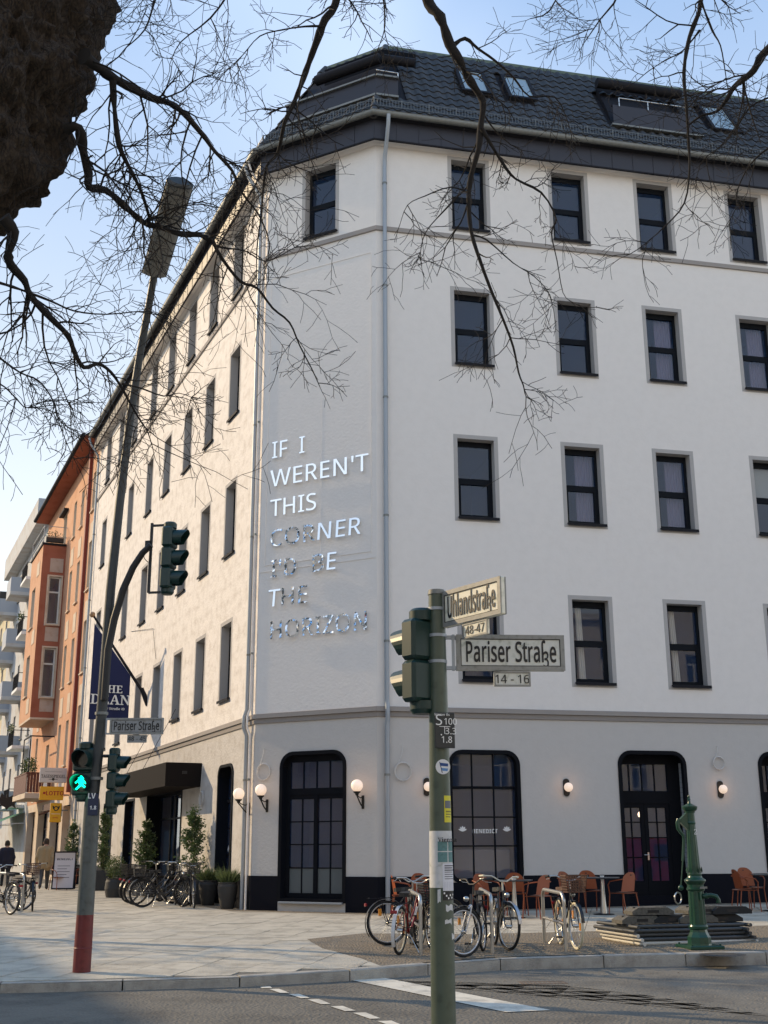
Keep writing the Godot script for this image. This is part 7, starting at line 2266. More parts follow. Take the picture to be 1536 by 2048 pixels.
func laurel(t: Node3D, h: float, r: float, y0: float, rs: int, count: int, m: Material) -> void:
	var rng := RandomNumberGenerator.new()
	rng.seed = rs
	var b := mb()
	var st := mb()
	st.tube([Vector3(0, y0 - 0.1, 0), Vector3(0.02, y0 + h * 0.5, 0.01), Vector3(0.0, y0 + h * 0.97, 0.0)], [0.025, 0.016, 0.004], 7)
	var shoots := []
	for i in 46:
		var f := pow(rng.randf(), 1.25)
		var a := rng.randf() * TAU
		var l := r * lerpf(1.05, 0.22, f) * rng.randf_range(0.6, 1.25)
		var p := Vector3(0, y0 + h * f * 0.9, 0)
		var q := p + Vector3(cos(a) * l, l * rng.randf_range(0.5, 1.3), sin(a) * l)
		shoots.append([p, q])
		st.tube([p, p.lerp(q, 0.5) + Vector3.UP * 0.02, q], [0.007, 0.005, 0.002], 5)
	for i in count:
		var s: Array = shoots[rng.randi() % shoots.size()]
		var p: Vector3 = s[0].lerp(s[1], pow(rng.randf(), 0.6)) + Vector3(rng.randfn(), rng.randfn(), rng.randfn()) * 0.035
		if rng.randf() < 0.15: p = Vector3(rng.randfn() * 0.04, y0 + h * rng.randf(), rng.randfn() * 0.04)
		var d := (Vector3(p.x, 0, p.z).normalized() * 0.7 + Vector3(rng.randfn(), rng.randfn() + 0.5, rng.randfn()) * 0.6).normalized()
		var w := d.cross(Vector3(rng.randfn(), rng.randfn(), rng.randfn())).normalized()
		var l := rng.randf_range(0.06, 0.11)
		var nn := d.cross(w) * 0.012
		b.tri(p, p + d * l * 0.5 + w * l * 0.2 + nn, p + d * l); b.tri(p, p + d * l, p + d * l * 0.5 - w * l * 0.2 + nn)
	part("stem", st, mat(0.06, 0.045, 0.03, 0.9), t)
	part("foliage", b, m, t)
func build_planters() -> void:
	var pot := mat(0.035, 0.033, 0.031, 0.7)
	var soil := mat(0.03, 0.022, 0.015, 1.0)
	var vase := func(p: Vector3, label: String, s: float, rs: int, kind: int) -> void:
		var t := thing("potted_plant", label, "potted plant", place(p), "pots and planters along the house")
		if kind == 0:
			part("pot", mb().lathe([Vector2(0.0, 0.0), Vector2(0.15, 0.0), Vector2(0.17, 0.05), Vector2(0.235, 0.38), Vector2(0.245, 0.52), Vector2(0.225, 0.585), Vector2(0.24, 0.6), Vector2(0.235, 0.62), Vector2(0.20, 0.61), Vector2(0.19, 0.55)], 28), pot, t)
			part("soil", mb().tube([Vector3(0, 0.53, 0), Vector3(0, 0.55, 0)], 0.2, 20), soil, t)
			var rng := RandomNumberGenerator.new()
			rng.seed = rs
			var b := mb()
			for i in 420:
				var a := rng.randf() * TAU
				var o := Vector3(cos(a), 0, sin(a)) * rng.randf_range(0.0, 0.13)
				var d := (o * 2.6 + Vector3.UP * 0.42 + Vector3(rng.randfn(), rng.randfn(), rng.randfn()) * 0.08)
				var p0 := Vector3(0, 0.54, 0) + o
				var w := d.cross(Vector3(rng.randfn(), 0, rng.randfn())).normalized() * 0.008
				var f := rng.randf_range(0.5, 1.0)
				b.tri(p0 - w, p0 + w, p0 + d * f); b.tri(p0 + d * f * 0.5 - w * 2, p0 + d * f * 0.5 + w * 2, p0 + d * f * 0.8 + w * 3)
			part("foliage", b, M.rosemary, t)
		elif kind == 1:
			part("pot", mb().lathe([Vector2(0.0, 0.0), Vector2(0.25, 0.0), Vector2(0.27, 0.04), Vector2(0.31, 0.25), Vector2(0.295, 0.45), Vector2(0.27, 0.52), Vector2(0.285, 0.56), Vector2(0.25, 0.55), Vector2(0.24, 0.5)], 28), pot, t)
			part("foliage", leaf_cloud(Vector3(0, 0.85, 0), Vector3(0.33, 0.36, 0.33), 1700, 0.055, rs), M.rosemary, t)
		else:
			part("pot", mb().bevel(Vector3(-0.3, 0.0, -0.3), Vector3(0.3, 0.68, 0.3), 0.015), pot, t)
			part("soil", mb().box(Vector3(-0.28, 0.68, -0.28), Vector3(0.28, 0.69, 0.28)), soil, t)
			laurel(t, s, 0.42, 0.69, rs, 2600, M.leaf)
	M.rosemary = mat(0.075, 0.10, 0.035, 0.7)
	M.rosemary.backlight_enabled = true
	M.rosemary.backlight = lin(0.05, 0.07, 0.02)
	vase.call(ground(454, 1818), "dark vase-shaped pot with rosemary beside the corner downpipes", 1.0, 3, 0)
	vase.call(ground(415, 1811), "dark vase-shaped pot with rosemary in front of the tall window", 1.0, 4, 0)
	vase.call(ground(383, 1808), "square dark planter with a tall laurel left of the tall window", 1.85, 5, 2)
	vase.call(ground(286, 1791), "square dark planter with a bushy laurel behind the row of bicycles", 1.6, 6, 2)
	vase.call(ground(229, 1795), "round dark pot with a clipped boxwood ball", 1.0, 7, 1)
	vase.call(ground(203, 1781), "square dark planter with a tall laurel behind the lamp post", 2.1, 8, 2)
	vase.call(ground(140, 1768), "square dark planter with a slim laurel by the folding sign", 1.9, 9, 2)
func build_street_left() -> void:
	# projecting shop signs on the orange house, facing the viewer
	var side := func(o: float, y: float, s := -27.9) -> Transform3D:
		return xf_L(s, y) * Transform3D(Basis(Vector3(0, 0, -1), Vector3.UP, Vector3(1, 0, 0)), Vector3(0, 0, o))
	var t := thing("box_sign", "white box sign with the name of a newspaper above the yellow signs", "sign", side.call(1.35, 4.32), "signs projecting from the orange house")
	part("box", mb().bevel(Vector3(0, 0, -0.14), Vector3(1.2, 0.66, 0), 0.02), mat(0.60, 0.56, 0.53, 0.4), t)
	part("lettering", text("TAGESSPIEGEL", 0.17, true, true, 0.005), M.black, t, Transform3D(Basis.from_scale(Vector3(0.82, 1.15, 1)), Vector3(0.6, 0.28, 0.004)))
	part("rule", mb().box(Vector3(0.22, 0.48, 0.001), Vector3(0.98, 0.49, 0.004)).box(Vector3(0.4, 0.14, 0.001), Vector3(0.8, 0.16, 0.004)), M.black, t)
	part("emblem", mb().tube([Vector3(0.6, 0.15, 0.0), Vector3(0.6, 0.15, 0.006)], 0.06, 16), M.black, t)
	part("bracket", mb().box(Vector3(1.2, 0.2, -0.1), Vector3(1.36, 0.26, -0.04)), M.zinc_dull, t)
	var yel := mat(0.80, 0.40, 0.01, 0.4)
	t = thing("box_sign", "yellow LOTTO box sign under the white newspaper sign", "sign", side.call(1.30, 3.55), "signs projecting from the orange house")
	part("box", mb().bevel(Vector3(0, 0, -0.14), Vector3(1.06, 0.60, 0), 0.02), yel, t)
	part("lettering", text("LOTTO", 0.26, true, false, 0.005), mat(0.42, 0.012, 0.008, 0.5), t, Transform3D(Basis.IDENTITY, Vector3(0.66, 0.30, 0.004)))
	part("emblem", mb().tube([Vector3(0.2, 0.31, 0.0), Vector3(0.2, 0.31, 0.005)], 0.055, 14).bar(Vector3(0.08, 0.24, 0.003), Vector3(0.3, 0.36, 0.003), 0.004, 0.05, Vector3(0, 0, 1)), mat(0.42, 0.012, 0.008, 0.5), t)
	part("post", mb().box(Vector3(0.15, 0.60, -0.1), Vector3(0.3, 0.77, -0.04)), M.white, t)
	part("post", mb().box(Vector3(0.8, 0.60, -0.1), Vector3(0.95, 0.77, -0.04)), M.white, t)
	part("bracket", mb().box(Vector3(1.06, 0.2, -0.1), Vector3(1.31, 0.26, -0.04)), M.zinc_dull, t)
	t = thing("box_sign", "small yellow post office sign with a black horn under the LOTTO sign", "sign", side.call(0.78, 2.58), "signs projecting from the orange house")
	part("box", mb().bevel(Vector3(0, 0, -0.14), Vector3(0.5, 0.84, 0), 0.02), yel, t)
	var horn := mb(Transform3D(Basis.IDENTITY, Vector3(0.25, 0.6, 0.006)))
	ring_tube(horn, 0.09, 0.02, 18, 6)
	horn.poly(PackedVector2Array([Vector2(-0.17, 0.12), Vector2(-0.10, 0.10), Vector2(-0.05, -0.08), Vector2(-0.13, -0.02)]), -0.002, 0.004)
	horn.poly(PackedVector2Array([Vector2(0.17, 0.12), Vector2(0.10, 0.10), Vector2(0.05, -0.08), Vector2(0.13, -0.02)]), -0.002, 0.004)
	part("emblem", horn, M.black, t)
	part("rule", mb().box(Vector3(0.05, 0.36, 0.001), Vector3(0.45, 0.375, 0.004)), M.white, t)
	part("lettering", text("DHL", 0.1, true, false, 0.004), mat(0.5, 0.01, 0.01, 0.5), t, Transform3D(Basis.from_scale(Vector3(1.3, 0.8, 1)), Vector3(0.25, 0.2, 0.003)))
	part("post", mb().box(Vector3(0.28, 0.84, -0.1), Vector3(0.4, 0.97, -0.04)), M.white, t)
	part("bracket", mb().box(Vector3(0.5, 0.5, -0.1), Vector3(0.79, 0.56, -0.04)), M.zinc_dull, t)
	# green awning and the dark bird over the far shop
	t = thing("shop_awning", "green shop awning under a dark eagle emblem", "awning", xf_L(-49.5, 2.55))
	var b := mb()
	b.quad(Vector3(0, 0.9, 0.02), Vector3(6.5, 0.9, 0.02), Vector3(6.5, 0.2, 1.7), Vector3(0, 0.2, 1.7), Vector3(0, 1, 0.5))
	b.quad(Vector3(0, 0.2, 1.7), Vector3(6.5, 0.2, 1.7), Vector3(6.5, -0.02, 1.7), Vector3(0, -0.02, 1.7), Vector3(0, 0, 1))
	part("cloth", b, mat(0.015, 0.16, 0.10, 0.8), t)
	part("arm", mb().tube([Vector3(6.45, 0.3, 0.03), Vector3(6.45, 0.18, 1.68)], 0.02, 6), M.white, t)
	part("arm", mb().tube([Vector3(0.05, 0.3, 0.03), Vector3(0.05, 0.18, 1.68)], 0.02, 6), M.white, t)
	t = thing("eagle_emblem", "dark spread eagle emblem hung above the green awning", "emblem", xf_L(-43.2, 3.6) * Transform3D(Basis(Vector3(0, 0, -1), Vector3.UP, Vector3(1, 0, 0)), Vector3(0, 0, 1.5)))
	b = mb()
	b.poly(PackedVector2Array([Vector2(0.0, 0.0), Vector2(0.12, 0.25), Vector2(0.05, 0.55), Vector2(0.16, 0.95), Vector2(0.3, 0.72), Vector2(0.42, 0.66), Vector2(0.44, 0.86), Vector2(0.54, 0.9), Vector2(0.56, 0.68), Vector2(0.72, 0.74), Vector2(0.9, 0.95), Vector2(1.0, 0.55), Vector2(0.92, 0.28), Vector2(1.0, 0.02), Vector2(0.78, 0.2), Vector2(0.62, 0.12), Vector2(0.5, -0.05), Vector2(0.38, 0.12), Vector2(0.2, 0.2)]), -0.03, 0.03)
	part("bird", b, M.black, t)
	part("rod", mb().tube([Vector3(0.5, 0.4, -0.05), Vector3(1.5, 0.4, -0.05)], 0.02, 6), M.black, t)
	# striped awning frame next to it
	single("folded_awning", mb().bar(Vector3(0, 0.25, 0.25), Vector3(3.2, 0.25, 0.25), 0.35, 0.3).bar(Vector3(3.1, 0.2, 0.1), Vector3(3.1, -0.15, 1.0), 0.05, 0.08), mat(0.09, 0.045, 0.035, 0.8), "dark folded awning over a shop of the orange house", "awning", xf_L(-33.0, 3.1))
	# folding board, terrace table and chairs near it
	var p := ground(126, 1780)
	t = thing("folding_sign", "white folding board sign with a menu on the pavement", "sign", place(p, 0.12))
	for s in [-1.0, 1.0]:
		b = mb()
		b.x = Transform3D(Basis(Vector3.RIGHT, -0.16 * s), Vector3(0, 0.03, 0.17 * s))
		var fr := mb(b.x)
		rect_ring(fr, -0.4, 0.0, 0.4, 1.32, 0.045, -0.02, 0.02)
		part("frame", fr, M.metal_dark, t)
		b.box(Vector3(-0.355, 0.045, -0.012), Vector3(0.355, 1.275, 0.012))
		part("panel", b, mat(0.62, 0.56, 0.57, 0.5), t)
		if s > 0:
			part("lettering", text("BENEDICT", 0.12, true, false, 0.003), M.metal_dark, t, b.x * Transform3D(Basis.IDENTITY, Vector3(0.0, 1.05, 0.014)))
			for k in 5: part("text_print", mb(b.x).box(Vector3(-0.24, 0.8 - k * 0.1, 0.012), Vector3(0.2 - (k % 2) * 0.1, 0.815 - k * 0.1, 0.014)), M.metal_dark, t)
	table("dark bistro table near the folding board sign", place(ground(147, 1776), 0.3), "bistro tables outside the house")
	chair("orange chair in front of the folding board sign", place(ground(119, 1779) + Vector3(0.1, 0, 0.6), 0.9), "orange chairs outside the house")
	chair("orange chair beside the far bistro table", place(ground(158, 1775) + Vector3(0.1, 0, 0.2), -1.2), "orange chairs outside the house")
# ------------------------------------------------------------ people, meshed from tapered bones
func figure(called: String, label: String, where: Transform3D, bones: Array, cell: float, extra: Callable) -> void:
	# bones: [a, b, ra, rb, colour index]
	var lo := Vector3.INF
	var hi := -Vector3.INF
	for q in bones:
		var r := maxf(q[2], q[3]) + cell * 2
		lo = lo.min(q[0] - Vector3.ONE * r).min(q[1] - Vector3.ONE * r)
		hi = hi.max(q[0] + Vector3.ONE * r).max(q[1] + Vector3.ONE * r)
	var n := Vector3i(((hi - lo) / cell).ceil()) + Vector3i.ONE
	var f := PackedFloat32Array()
	f.resize(n.x * n.y * n.z)
	f.fill(1.0)
	var kk := 0.045
	for q in bones:
		var a: Vector3 = q[0]
		var b: Vector3 = q[1]
		var ab := b - a
		var l2 := maxf(ab.length_squared(), 1e-8)
		var r := maxf(q[2], q[3]) + 0.1
		var i0 := Vector3i(((a.min(b) - Vector3.ONE * r - lo) / cell).floor()).clamp(Vector3i.ZERO, n - Vector3i.ONE)
		var i1 := Vector3i(((a.max(b) + Vector3.ONE * r - lo) / cell).ceil()).clamp(Vector3i.ZERO, n - Vector3i.ONE)
		for z in range(i0.z, i1.z + 1):
			for y in range(i0.y, i1.y + 1):
				for x in range(i0.x, i1.x + 1):
					var p := lo + Vector3(x, y, z) * cell
					var t := clampf((p - a).dot(ab) / l2, 0.0, 1.0)
					var d := (p - a - ab * t).length() - lerpf(q[2], q[3], t)
					var id := (z * n.y + y) * n.x + x
					var o := f[id]
					var h := maxf(kk - absf(o - d), 0.0) / kk
					f[id] = minf(o, d) - h * h * kk * 0.25
	var vid := {}
	var v := PackedVector3Array()
	for z in n.z - 1:
		for y in n.y - 1:
			for x in n.x - 1:
				var id := (z * n.y + y) * n.x + x
				var sgn := 0
				var sum := Vector3.ZERO
				var cnt := 0
				var c := [f[id], f[id + 1], f[id + n.x], f[id + n.x + 1], f[id + n.x * n.y], f[id + n.x * n.y + 1], f[id + n.x * n.y + n.x], f[id + n.x * n.y + n.x + 1]]
				for k in 8: sgn += 1 if c[k] < 0 else 0
				if sgn == 0 or sgn == 8: continue
				for e in [[0, 1], [2, 3], [4, 5], [6, 7], [0, 2], [1, 3], [4, 6], [5, 7], [0, 4], [1, 5], [2, 6], [3, 7]]:
					var fa: float = c[e[0]]
					var fb: float = c[e[1]]
					if (fa < 0) != (fb < 0):
						var pa := Vector3(e[0] & 1, (e[0] >> 1) & 1, e[0] >> 2)
						var pb := Vector3(e[1] & 1, (e[1] >> 1) & 1, e[1] >> 2)
						sum += pa.lerp(pb, fa / (fa - fb))
						cnt += 1
				vid[id] = v.size()
				v.append(lo + (Vector3(x, y, z) + sum / cnt) * cell)
	var ix := PackedInt32Array()
	var st := [1, n.x, n.x * n.y]
	for id in vid:
		for ax in 3:
			var u: int = st[(ax + 1) % 3]
			var w: int = st[(ax + 2) % 3]
			if (f[id] < 0) == (f[id + st[ax]] < 0): continue
			if not (vid.has(id - u) and vid.has(id - w) and vid.has(id - u - w)): continue
			var q := [vid[id], vid[id - u], vid[id - u - w], vid[id - w]]
			if f[id] < 0: ix.append_array([q[0], q[1], q[2], q[0], q[2], q[3]])
			else: ix.append_array([q[0], q[2], q[1], q[0], q[3], q[2]])
	var nn := PackedVector3Array()
	nn.resize(v.size())
	for i in range(0, ix.size(), 3):
		var m := (v[ix[i + 2]] - v[ix[i]]).cross(v[ix[i + 1]] - v[ix[i]])
		for k in 3: nn[ix[i + k]] += m
	var cs := PackedColorArray()
	for i in v.size():
		nn[i] = nn[i].normalized()
		var best := 9.0
		var col := Color.WHITE
		for q in bones:
			var ab: Vector3 = q[1] - q[0]
			var t := clampf((v[i] - q[0]).dot(ab) / maxf(ab.length_squared(), 1e-8), 0, 1)
			var d: float = (v[i] - q[0] - ab * t).length() - lerpf(q[2], q[3], t)
			if d < best:
				best = d
				col = q[4]
		cs.append(col)
	# fingers and other thin pieces join the same mesh
	var b2 := mb()
	extra.call(b2)
	var base := v.size()
	v.append_array(b2.v)
	nn.append_array(b2.n)
	for k in b2.v.size(): cs.append(Color(0.42, 0.25, 0.18))
	for k in b2.ix: ix.append(base + k)
	var a := []
	a.resize(Mesh.ARRAY_MAX)
	a[Mesh.ARRAY_VERTEX] = v; a[Mesh.ARRAY_NORMAL] = nn; a[Mesh.ARRAY_COLOR] = cs; a[Mesh.ARRAY_INDEX] = ix
	var m := ArrayMesh.new()
	m.add_surface_from_arrays(Mesh.PRIMITIVE_TRIANGLES, a)
	var mt := mat(1, 1, 1, 0.85)
	mt.vertex_color_use_as_albedo = true
	single(called, m, mt, label, "person", where)
func hand(b: MB, w: Vector3, d: Vector3, out: Vector3) -> void:       # five curled fingers below a wrist
	var fwd := d.cross(out).normalized()
	for k in 4:
		var r := w + d * 0.075 + fwd * (0.03 - k * 0.02)
		var l: float = [0.075, 0.085, 0.08, 0.062][k]
		b.tube([r, r + d * l * 0.5 - out * 0.005, r + d * l * 0.85 - out * 0.028], [0.0095, 0.0085, 0.007], 6)
	b.tube([w + d * 0.03 + fwd * 0.035, w + d * 0.07 + fwd * 0.058 - out * 0.01, w + d * 0.105 + fwd * 0.055 - out * 0.02], [0.011, 0.0095, 0.008], 6)
func build_people() -> void:
	var skin := Color(0.42, 0.25, 0.18)
	var man := func(called: String, label: String, where: Transform3D, coat: Color, trousers: Color, shoe: Color, hair: Color, stride: float, H: float) -> void:
		# walks towards -z (away from the viewer); metres for a 1.8 m man, scaled to H
		var s := H / 1.8
		var V := func(x: float, y: float, z: float) -> Vector3: return Vector3(x, y, z) * s
		var q := []
		var add := func(a: Vector3, b: Vector3, ra: float, rb: float, c: Color): q.append([a, b, ra * s, rb * s, c])
		add.call(V.call(0, 1.69, -0.03), V.call(0, 1.60, -0.05), 0.098, 0.085, hair)
		add.call(V.call(0, 1.62, -0.07), V.call(0, 1.57, -0.075), 0.075, 0.055, skin)
		add.call(V.call(-0.085, 1.63, -0.04), V.call(-0.09, 1.60, -0.04), 0.018, 0.014, skin)
		add.call(V.call(0.085, 1.63, -0.04), V.call(0.09, 1.60, -0.04), 0.018, 0.014, skin)
		add.call(V.call(0, 1.66, -0.13), V.call(0, 1.62, -0.15), 0.012, 0.018, skin)
		add.call(V.call(0, 1.56, -0.03), V.call(0, 1.46, -0.01), 0.06, 0.065, skin)
		add.call(V.call(-0.17, 1.43, 0), V.call(0.17, 1.43, 0), 0.075, 0.075, coat)
		add.call(V.call(-0.10, 1.36, 0.02), V.call(-0.09, 1.02, 0.01), 0.135, 0.145, coat)
		add.call(V.call(0.10, 1.36, 0.02), V.call(0.09, 1.02, 0.01), 0.135, 0.145, coat)
		add.call(V.call(-0.10, 1.02, 0.0), V.call(-0.11, 0.80, 0.01), 0.145, 0.14, coat)
		add.call(V.call(0.10, 1.02, 0.0), V.call(0.11, 0.80, 0.01), 0.145, 0.14, coat)
		for k in [-1.0, 1.0]:
			var sw: float = stride * k
			add.call(V.call(0.21 * k, 1.40, 0), V.call(0.285 * k, 1.12, 0.04 + 0.10 * sw), 0.075, 0.066, coat)
			add.call(V.call(0.285 * k, 1.12, 0.04 + 0.10 * sw), V.call(0.275 * k, 0.88, -0.05 + 0.22 * sw), 0.066, 0.055, coat)
			add.call(V.call(0.275 * k, 0.85, -0.06 + 0.22 * sw), V.call(0.27 * k, 0.77, -0.08 + 0.23 * sw), 0.034, 0.03, skin)
			add.call(V.call(0.10 * k, 0.84, 0), V.call(0.105 * k, 0.48, -0.10 - 0.20 * sw), 0.105, 0.078, trousers)
			var knee: Vector3 = V.call(0.105 * k, 0.48, -0.10 - 0.20 * sw)
			var ank: Vector3 = V.call(0.11 * k, 0.10, 0.04 - 0.34 * sw) if sw > 0 else V.call(0.11 * k, 0.17, 0.12 - 0.36 * sw)
			add.call(knee, ank, 0.078, 0.06, trousers)
			add.call(ank - V.call(0, 0.05, 0), ank + V.call(0.01 * k, -0.06 if sw > 0 else -0.11, -0.15), 0.048, 0.036, shoe)
		figure(called, label, where, q, 0.021, func(b: MB):
			for k in [-1.0, 1.0]:
				hand(b, V.call(0.272 * k, 0.82, -0.07 + 0.225 * stride * k), Vector3(0, -1, -0.15).normalized(), Vector3(k, 0, 0)))
	man.call("person", "person in a tan jacket and dark trousers walking away along the pavement", place(ground(86, 1779), 0.25), Color(0.34, 0.245, 0.135), Color(0.06, 0.062, 0.066), Color(0.05, 0.03, 0.02), Color(0.05, 0.035, 0.025), 0.8, 1.82)
	man.call("person", "person in a dark navy coat walking away past the shops", place(ground(8, 1773), 0.3), Color(0.012, 0.015, 0.028), Color(0.015, 0.016, 0.02), Color(0.02, 0.018, 0.016), Color(0.03, 0.025, 0.022), -0.6, 1.78)
func twig(b: MB, p: Vector3, d: Vector3, l: float, r: float, level: int, rng: RandomNumberGenerator, droop: float) -> void:
	var n := 6 if level > 1 else (4 if level == 1 else 3)
	var pts := [p]
	var rad := [r]
	var e := d
	var flip := 1.0 if rng.randf() < 0.5 else -1.0
	for i in n:
		var s0 := e.cross(Vector3(rng.randfn(), rng.randfn(), rng.randfn())).normalized()
		e = (e + s0 * rng.randf_range(0.08, 0.34) + Vector3.DOWN * droop).normalized()
		p += e * l / n * rng.randf_range(0.75, 1.25)
		pts.append(p)
		rad.append(maxf(r * (1.0 - 0.62 * (i + 1.0) / n), 0.0019))
		if level > 0 and i < n - 1 and rng.randf() < (0.85 if level > 1 else 0.6):
			flip = -flip
			var s := (e.cross(Vector3(0.25 * rng.randfn(), 0.25 * rng.randfn(), 1.0)).normalized() * flip + Vector3(rng.randfn(), rng.randfn(), rng.randfn()) * 0.3).normalized()
			twig(b, p, (e * rng.randf_range(0.5, 1.0) + s * rng.randf_range(0.5, 1.0)).normalized(), l * rng.randf_range(0.35, 0.65), rad[-1] * 0.8, level - 1, rng, droop)
	b.tube(pts, rad, 3 if level == 0 else 4, false)
func smooth_line(pts: Array, sub := 4) -> Array:
	var o := []
	for i in pts.size() - 1:
		var p0: Vector3 = pts[maxi(i - 1, 0)]
		var p1: Vector3 = pts[i]
		var p2: Vector3 = pts[i + 1]
		var p3: Vector3 = pts[mini(i + 2, pts.size() - 1)]
		for k in sub: o.append(p1.cubic_interpolate(p2, p0, p3, k / float(sub)))
	o.append(pts[-1])
	return o
func build_tree() -> void:
	var rd := noise(FastNoiseLite.TYPE_SIMPLEX, 0.014, 5, 51)
	rd.fractal_type = FastNoiseLite.FRACTAL_RIDGED
	var bark_c := ntex(rd, 1024, [[0.0, 1, 0.93, 0.8], [0.3, 0.75, 0.68, 0.58], [0.55, 0.4, 0.35, 0.3], [0.8, 0.12, 0.1, 0.09], [1.0, 0.06, 0.05, 0.045]])
	var bark_n := ntex(rd, 1024, null, 18.0)
	var bark := tri(mat(0.062, 0.048, 0.036, 0.95), 0.9, bark_c, bark_n, 1.0)
	bark.uv1_scale = Vector3(1.7, 0.62, 1.7)
	var dark := mat(0.016, 0.013, 0.011, 0.95)
	var rng := RandomNumberGenerator.new()
	rng.seed = 2024
	var D := 6.5
	var foot_p := Vector3(-2.75, -0.17, -6.3)
	var tree := thing("street_tree", "old gnarled street tree with bare drooping twigs at the viewer's side", "tree", place(foot_p))
	# trunk: leans to the right as it rises, lumpy bark
	var line := [foot_p + Vector3(0, -0.05, 0), foot_p + Vector3(0.02, 1.2, 0.0), at(-250, 1000, D), at(-228, 760, D), at(-200, 560, D), at(-140, 410, D), at(-54, 300, D), at(-4, 200, D), at(22, 100, D), at(44, 0, D), at(70, -140, D), at(140, -300, D)]
	var rr := [0.62, 0.52, 0.52, 0.52, 0.52, 0.50, 0.52, 0.53, 0.57, 0.66, 0.60, 0.36]
	var sub := 26
	var cl := smooth_line(line, sub)
	var nz := noise(FastNoiseLite.TYPE_SIMPLEX_SMOOTH, 1.6, 4, 71)
	var nf := noise(FastNoiseLite.TYPE_CELLULAR, 5.5, 2, 72)
	nf.cellular_return_type = FastNoiseLite.RETURN_DISTANCE2_SUB
	var nr2 := noise(FastNoiseLite.TYPE_SIMPLEX, 2.2, 3, 75)
	var ng := noise(FastNoiseLite.TYPE_SIMPLEX, 16.0, 2, 73)
	var b := mb()
	var S := 150
	var rings := []
	for i in cl.size():
		var u := float(i) / sub
		var k := mini(int(u), rr.size() - 2)
		var r0 := lerpf(rr[k], rr[k + 1], u - k)
		var d: Vector3 = (cl[mini(i + 1, cl.size() - 1)] - cl[maxi(i - 1, 0)]).normalized()
		var sx := d.cross(Vector3(0, 0, 1)).normalized()
		var sy := sx.cross(d).normalized()
		var ring := []
		for j in S:
			var a := TAU * j / S
			var e := sx * cos(a) + sy * sin(a)
			var p: Vector3 = cl[i] + e * r0
			var w := -absf(nr2.get_noise_3d(cos(a) * 1.6, i * 0.018, sin(a) * 1.6)) * 0.11 + nz.get_noise_3dv(p) * 0.20 + nf.get_noise_3dv(p * Vector3(1, 0.5, 1)) * 0.075 + ng.get_noise_3dv(p * Vector3(1, 0.35, 1)) * 0.03
			ring.append(cl[i] + e * (r0 + w) - foot_p)
		rings.append(ring)
	var idx := 0
	for ring in rings: b.v.append_array(ring)
	var nn := []
	nn.resize(b.v.size())
	nn.fill(Vector3.ZERO)
	for i in rings.size() - 1:
		for j in S:
			var q := [i * S + j, i * S + (j + 1) % S, (i + 1) * S + (j + 1) % S, (i + 1) * S + j]
			for t in [[q[0], q[1], q[2]], [q[0], q[2], q[3]]]:
				var m := (b.v[t[2]] - b.v[t[0]]).cross(b.v[t[1]] - b.v[t[0]])
				var mid: Vector3 = (b.v[t[0]] + b.v[t[1]] + b.v[t[2]]) / 3.0
				if m.dot(mid - (cl[i] - foot_p)) < 0:
					m = -m
					t = [t[0], t[2], t[1]]
				b.ix.append_array(t)
				for w in 3: nn[t[w]] += m
	for w in nn: b.n.append(w.normalized())
	part("trunk", b, bark, tree)
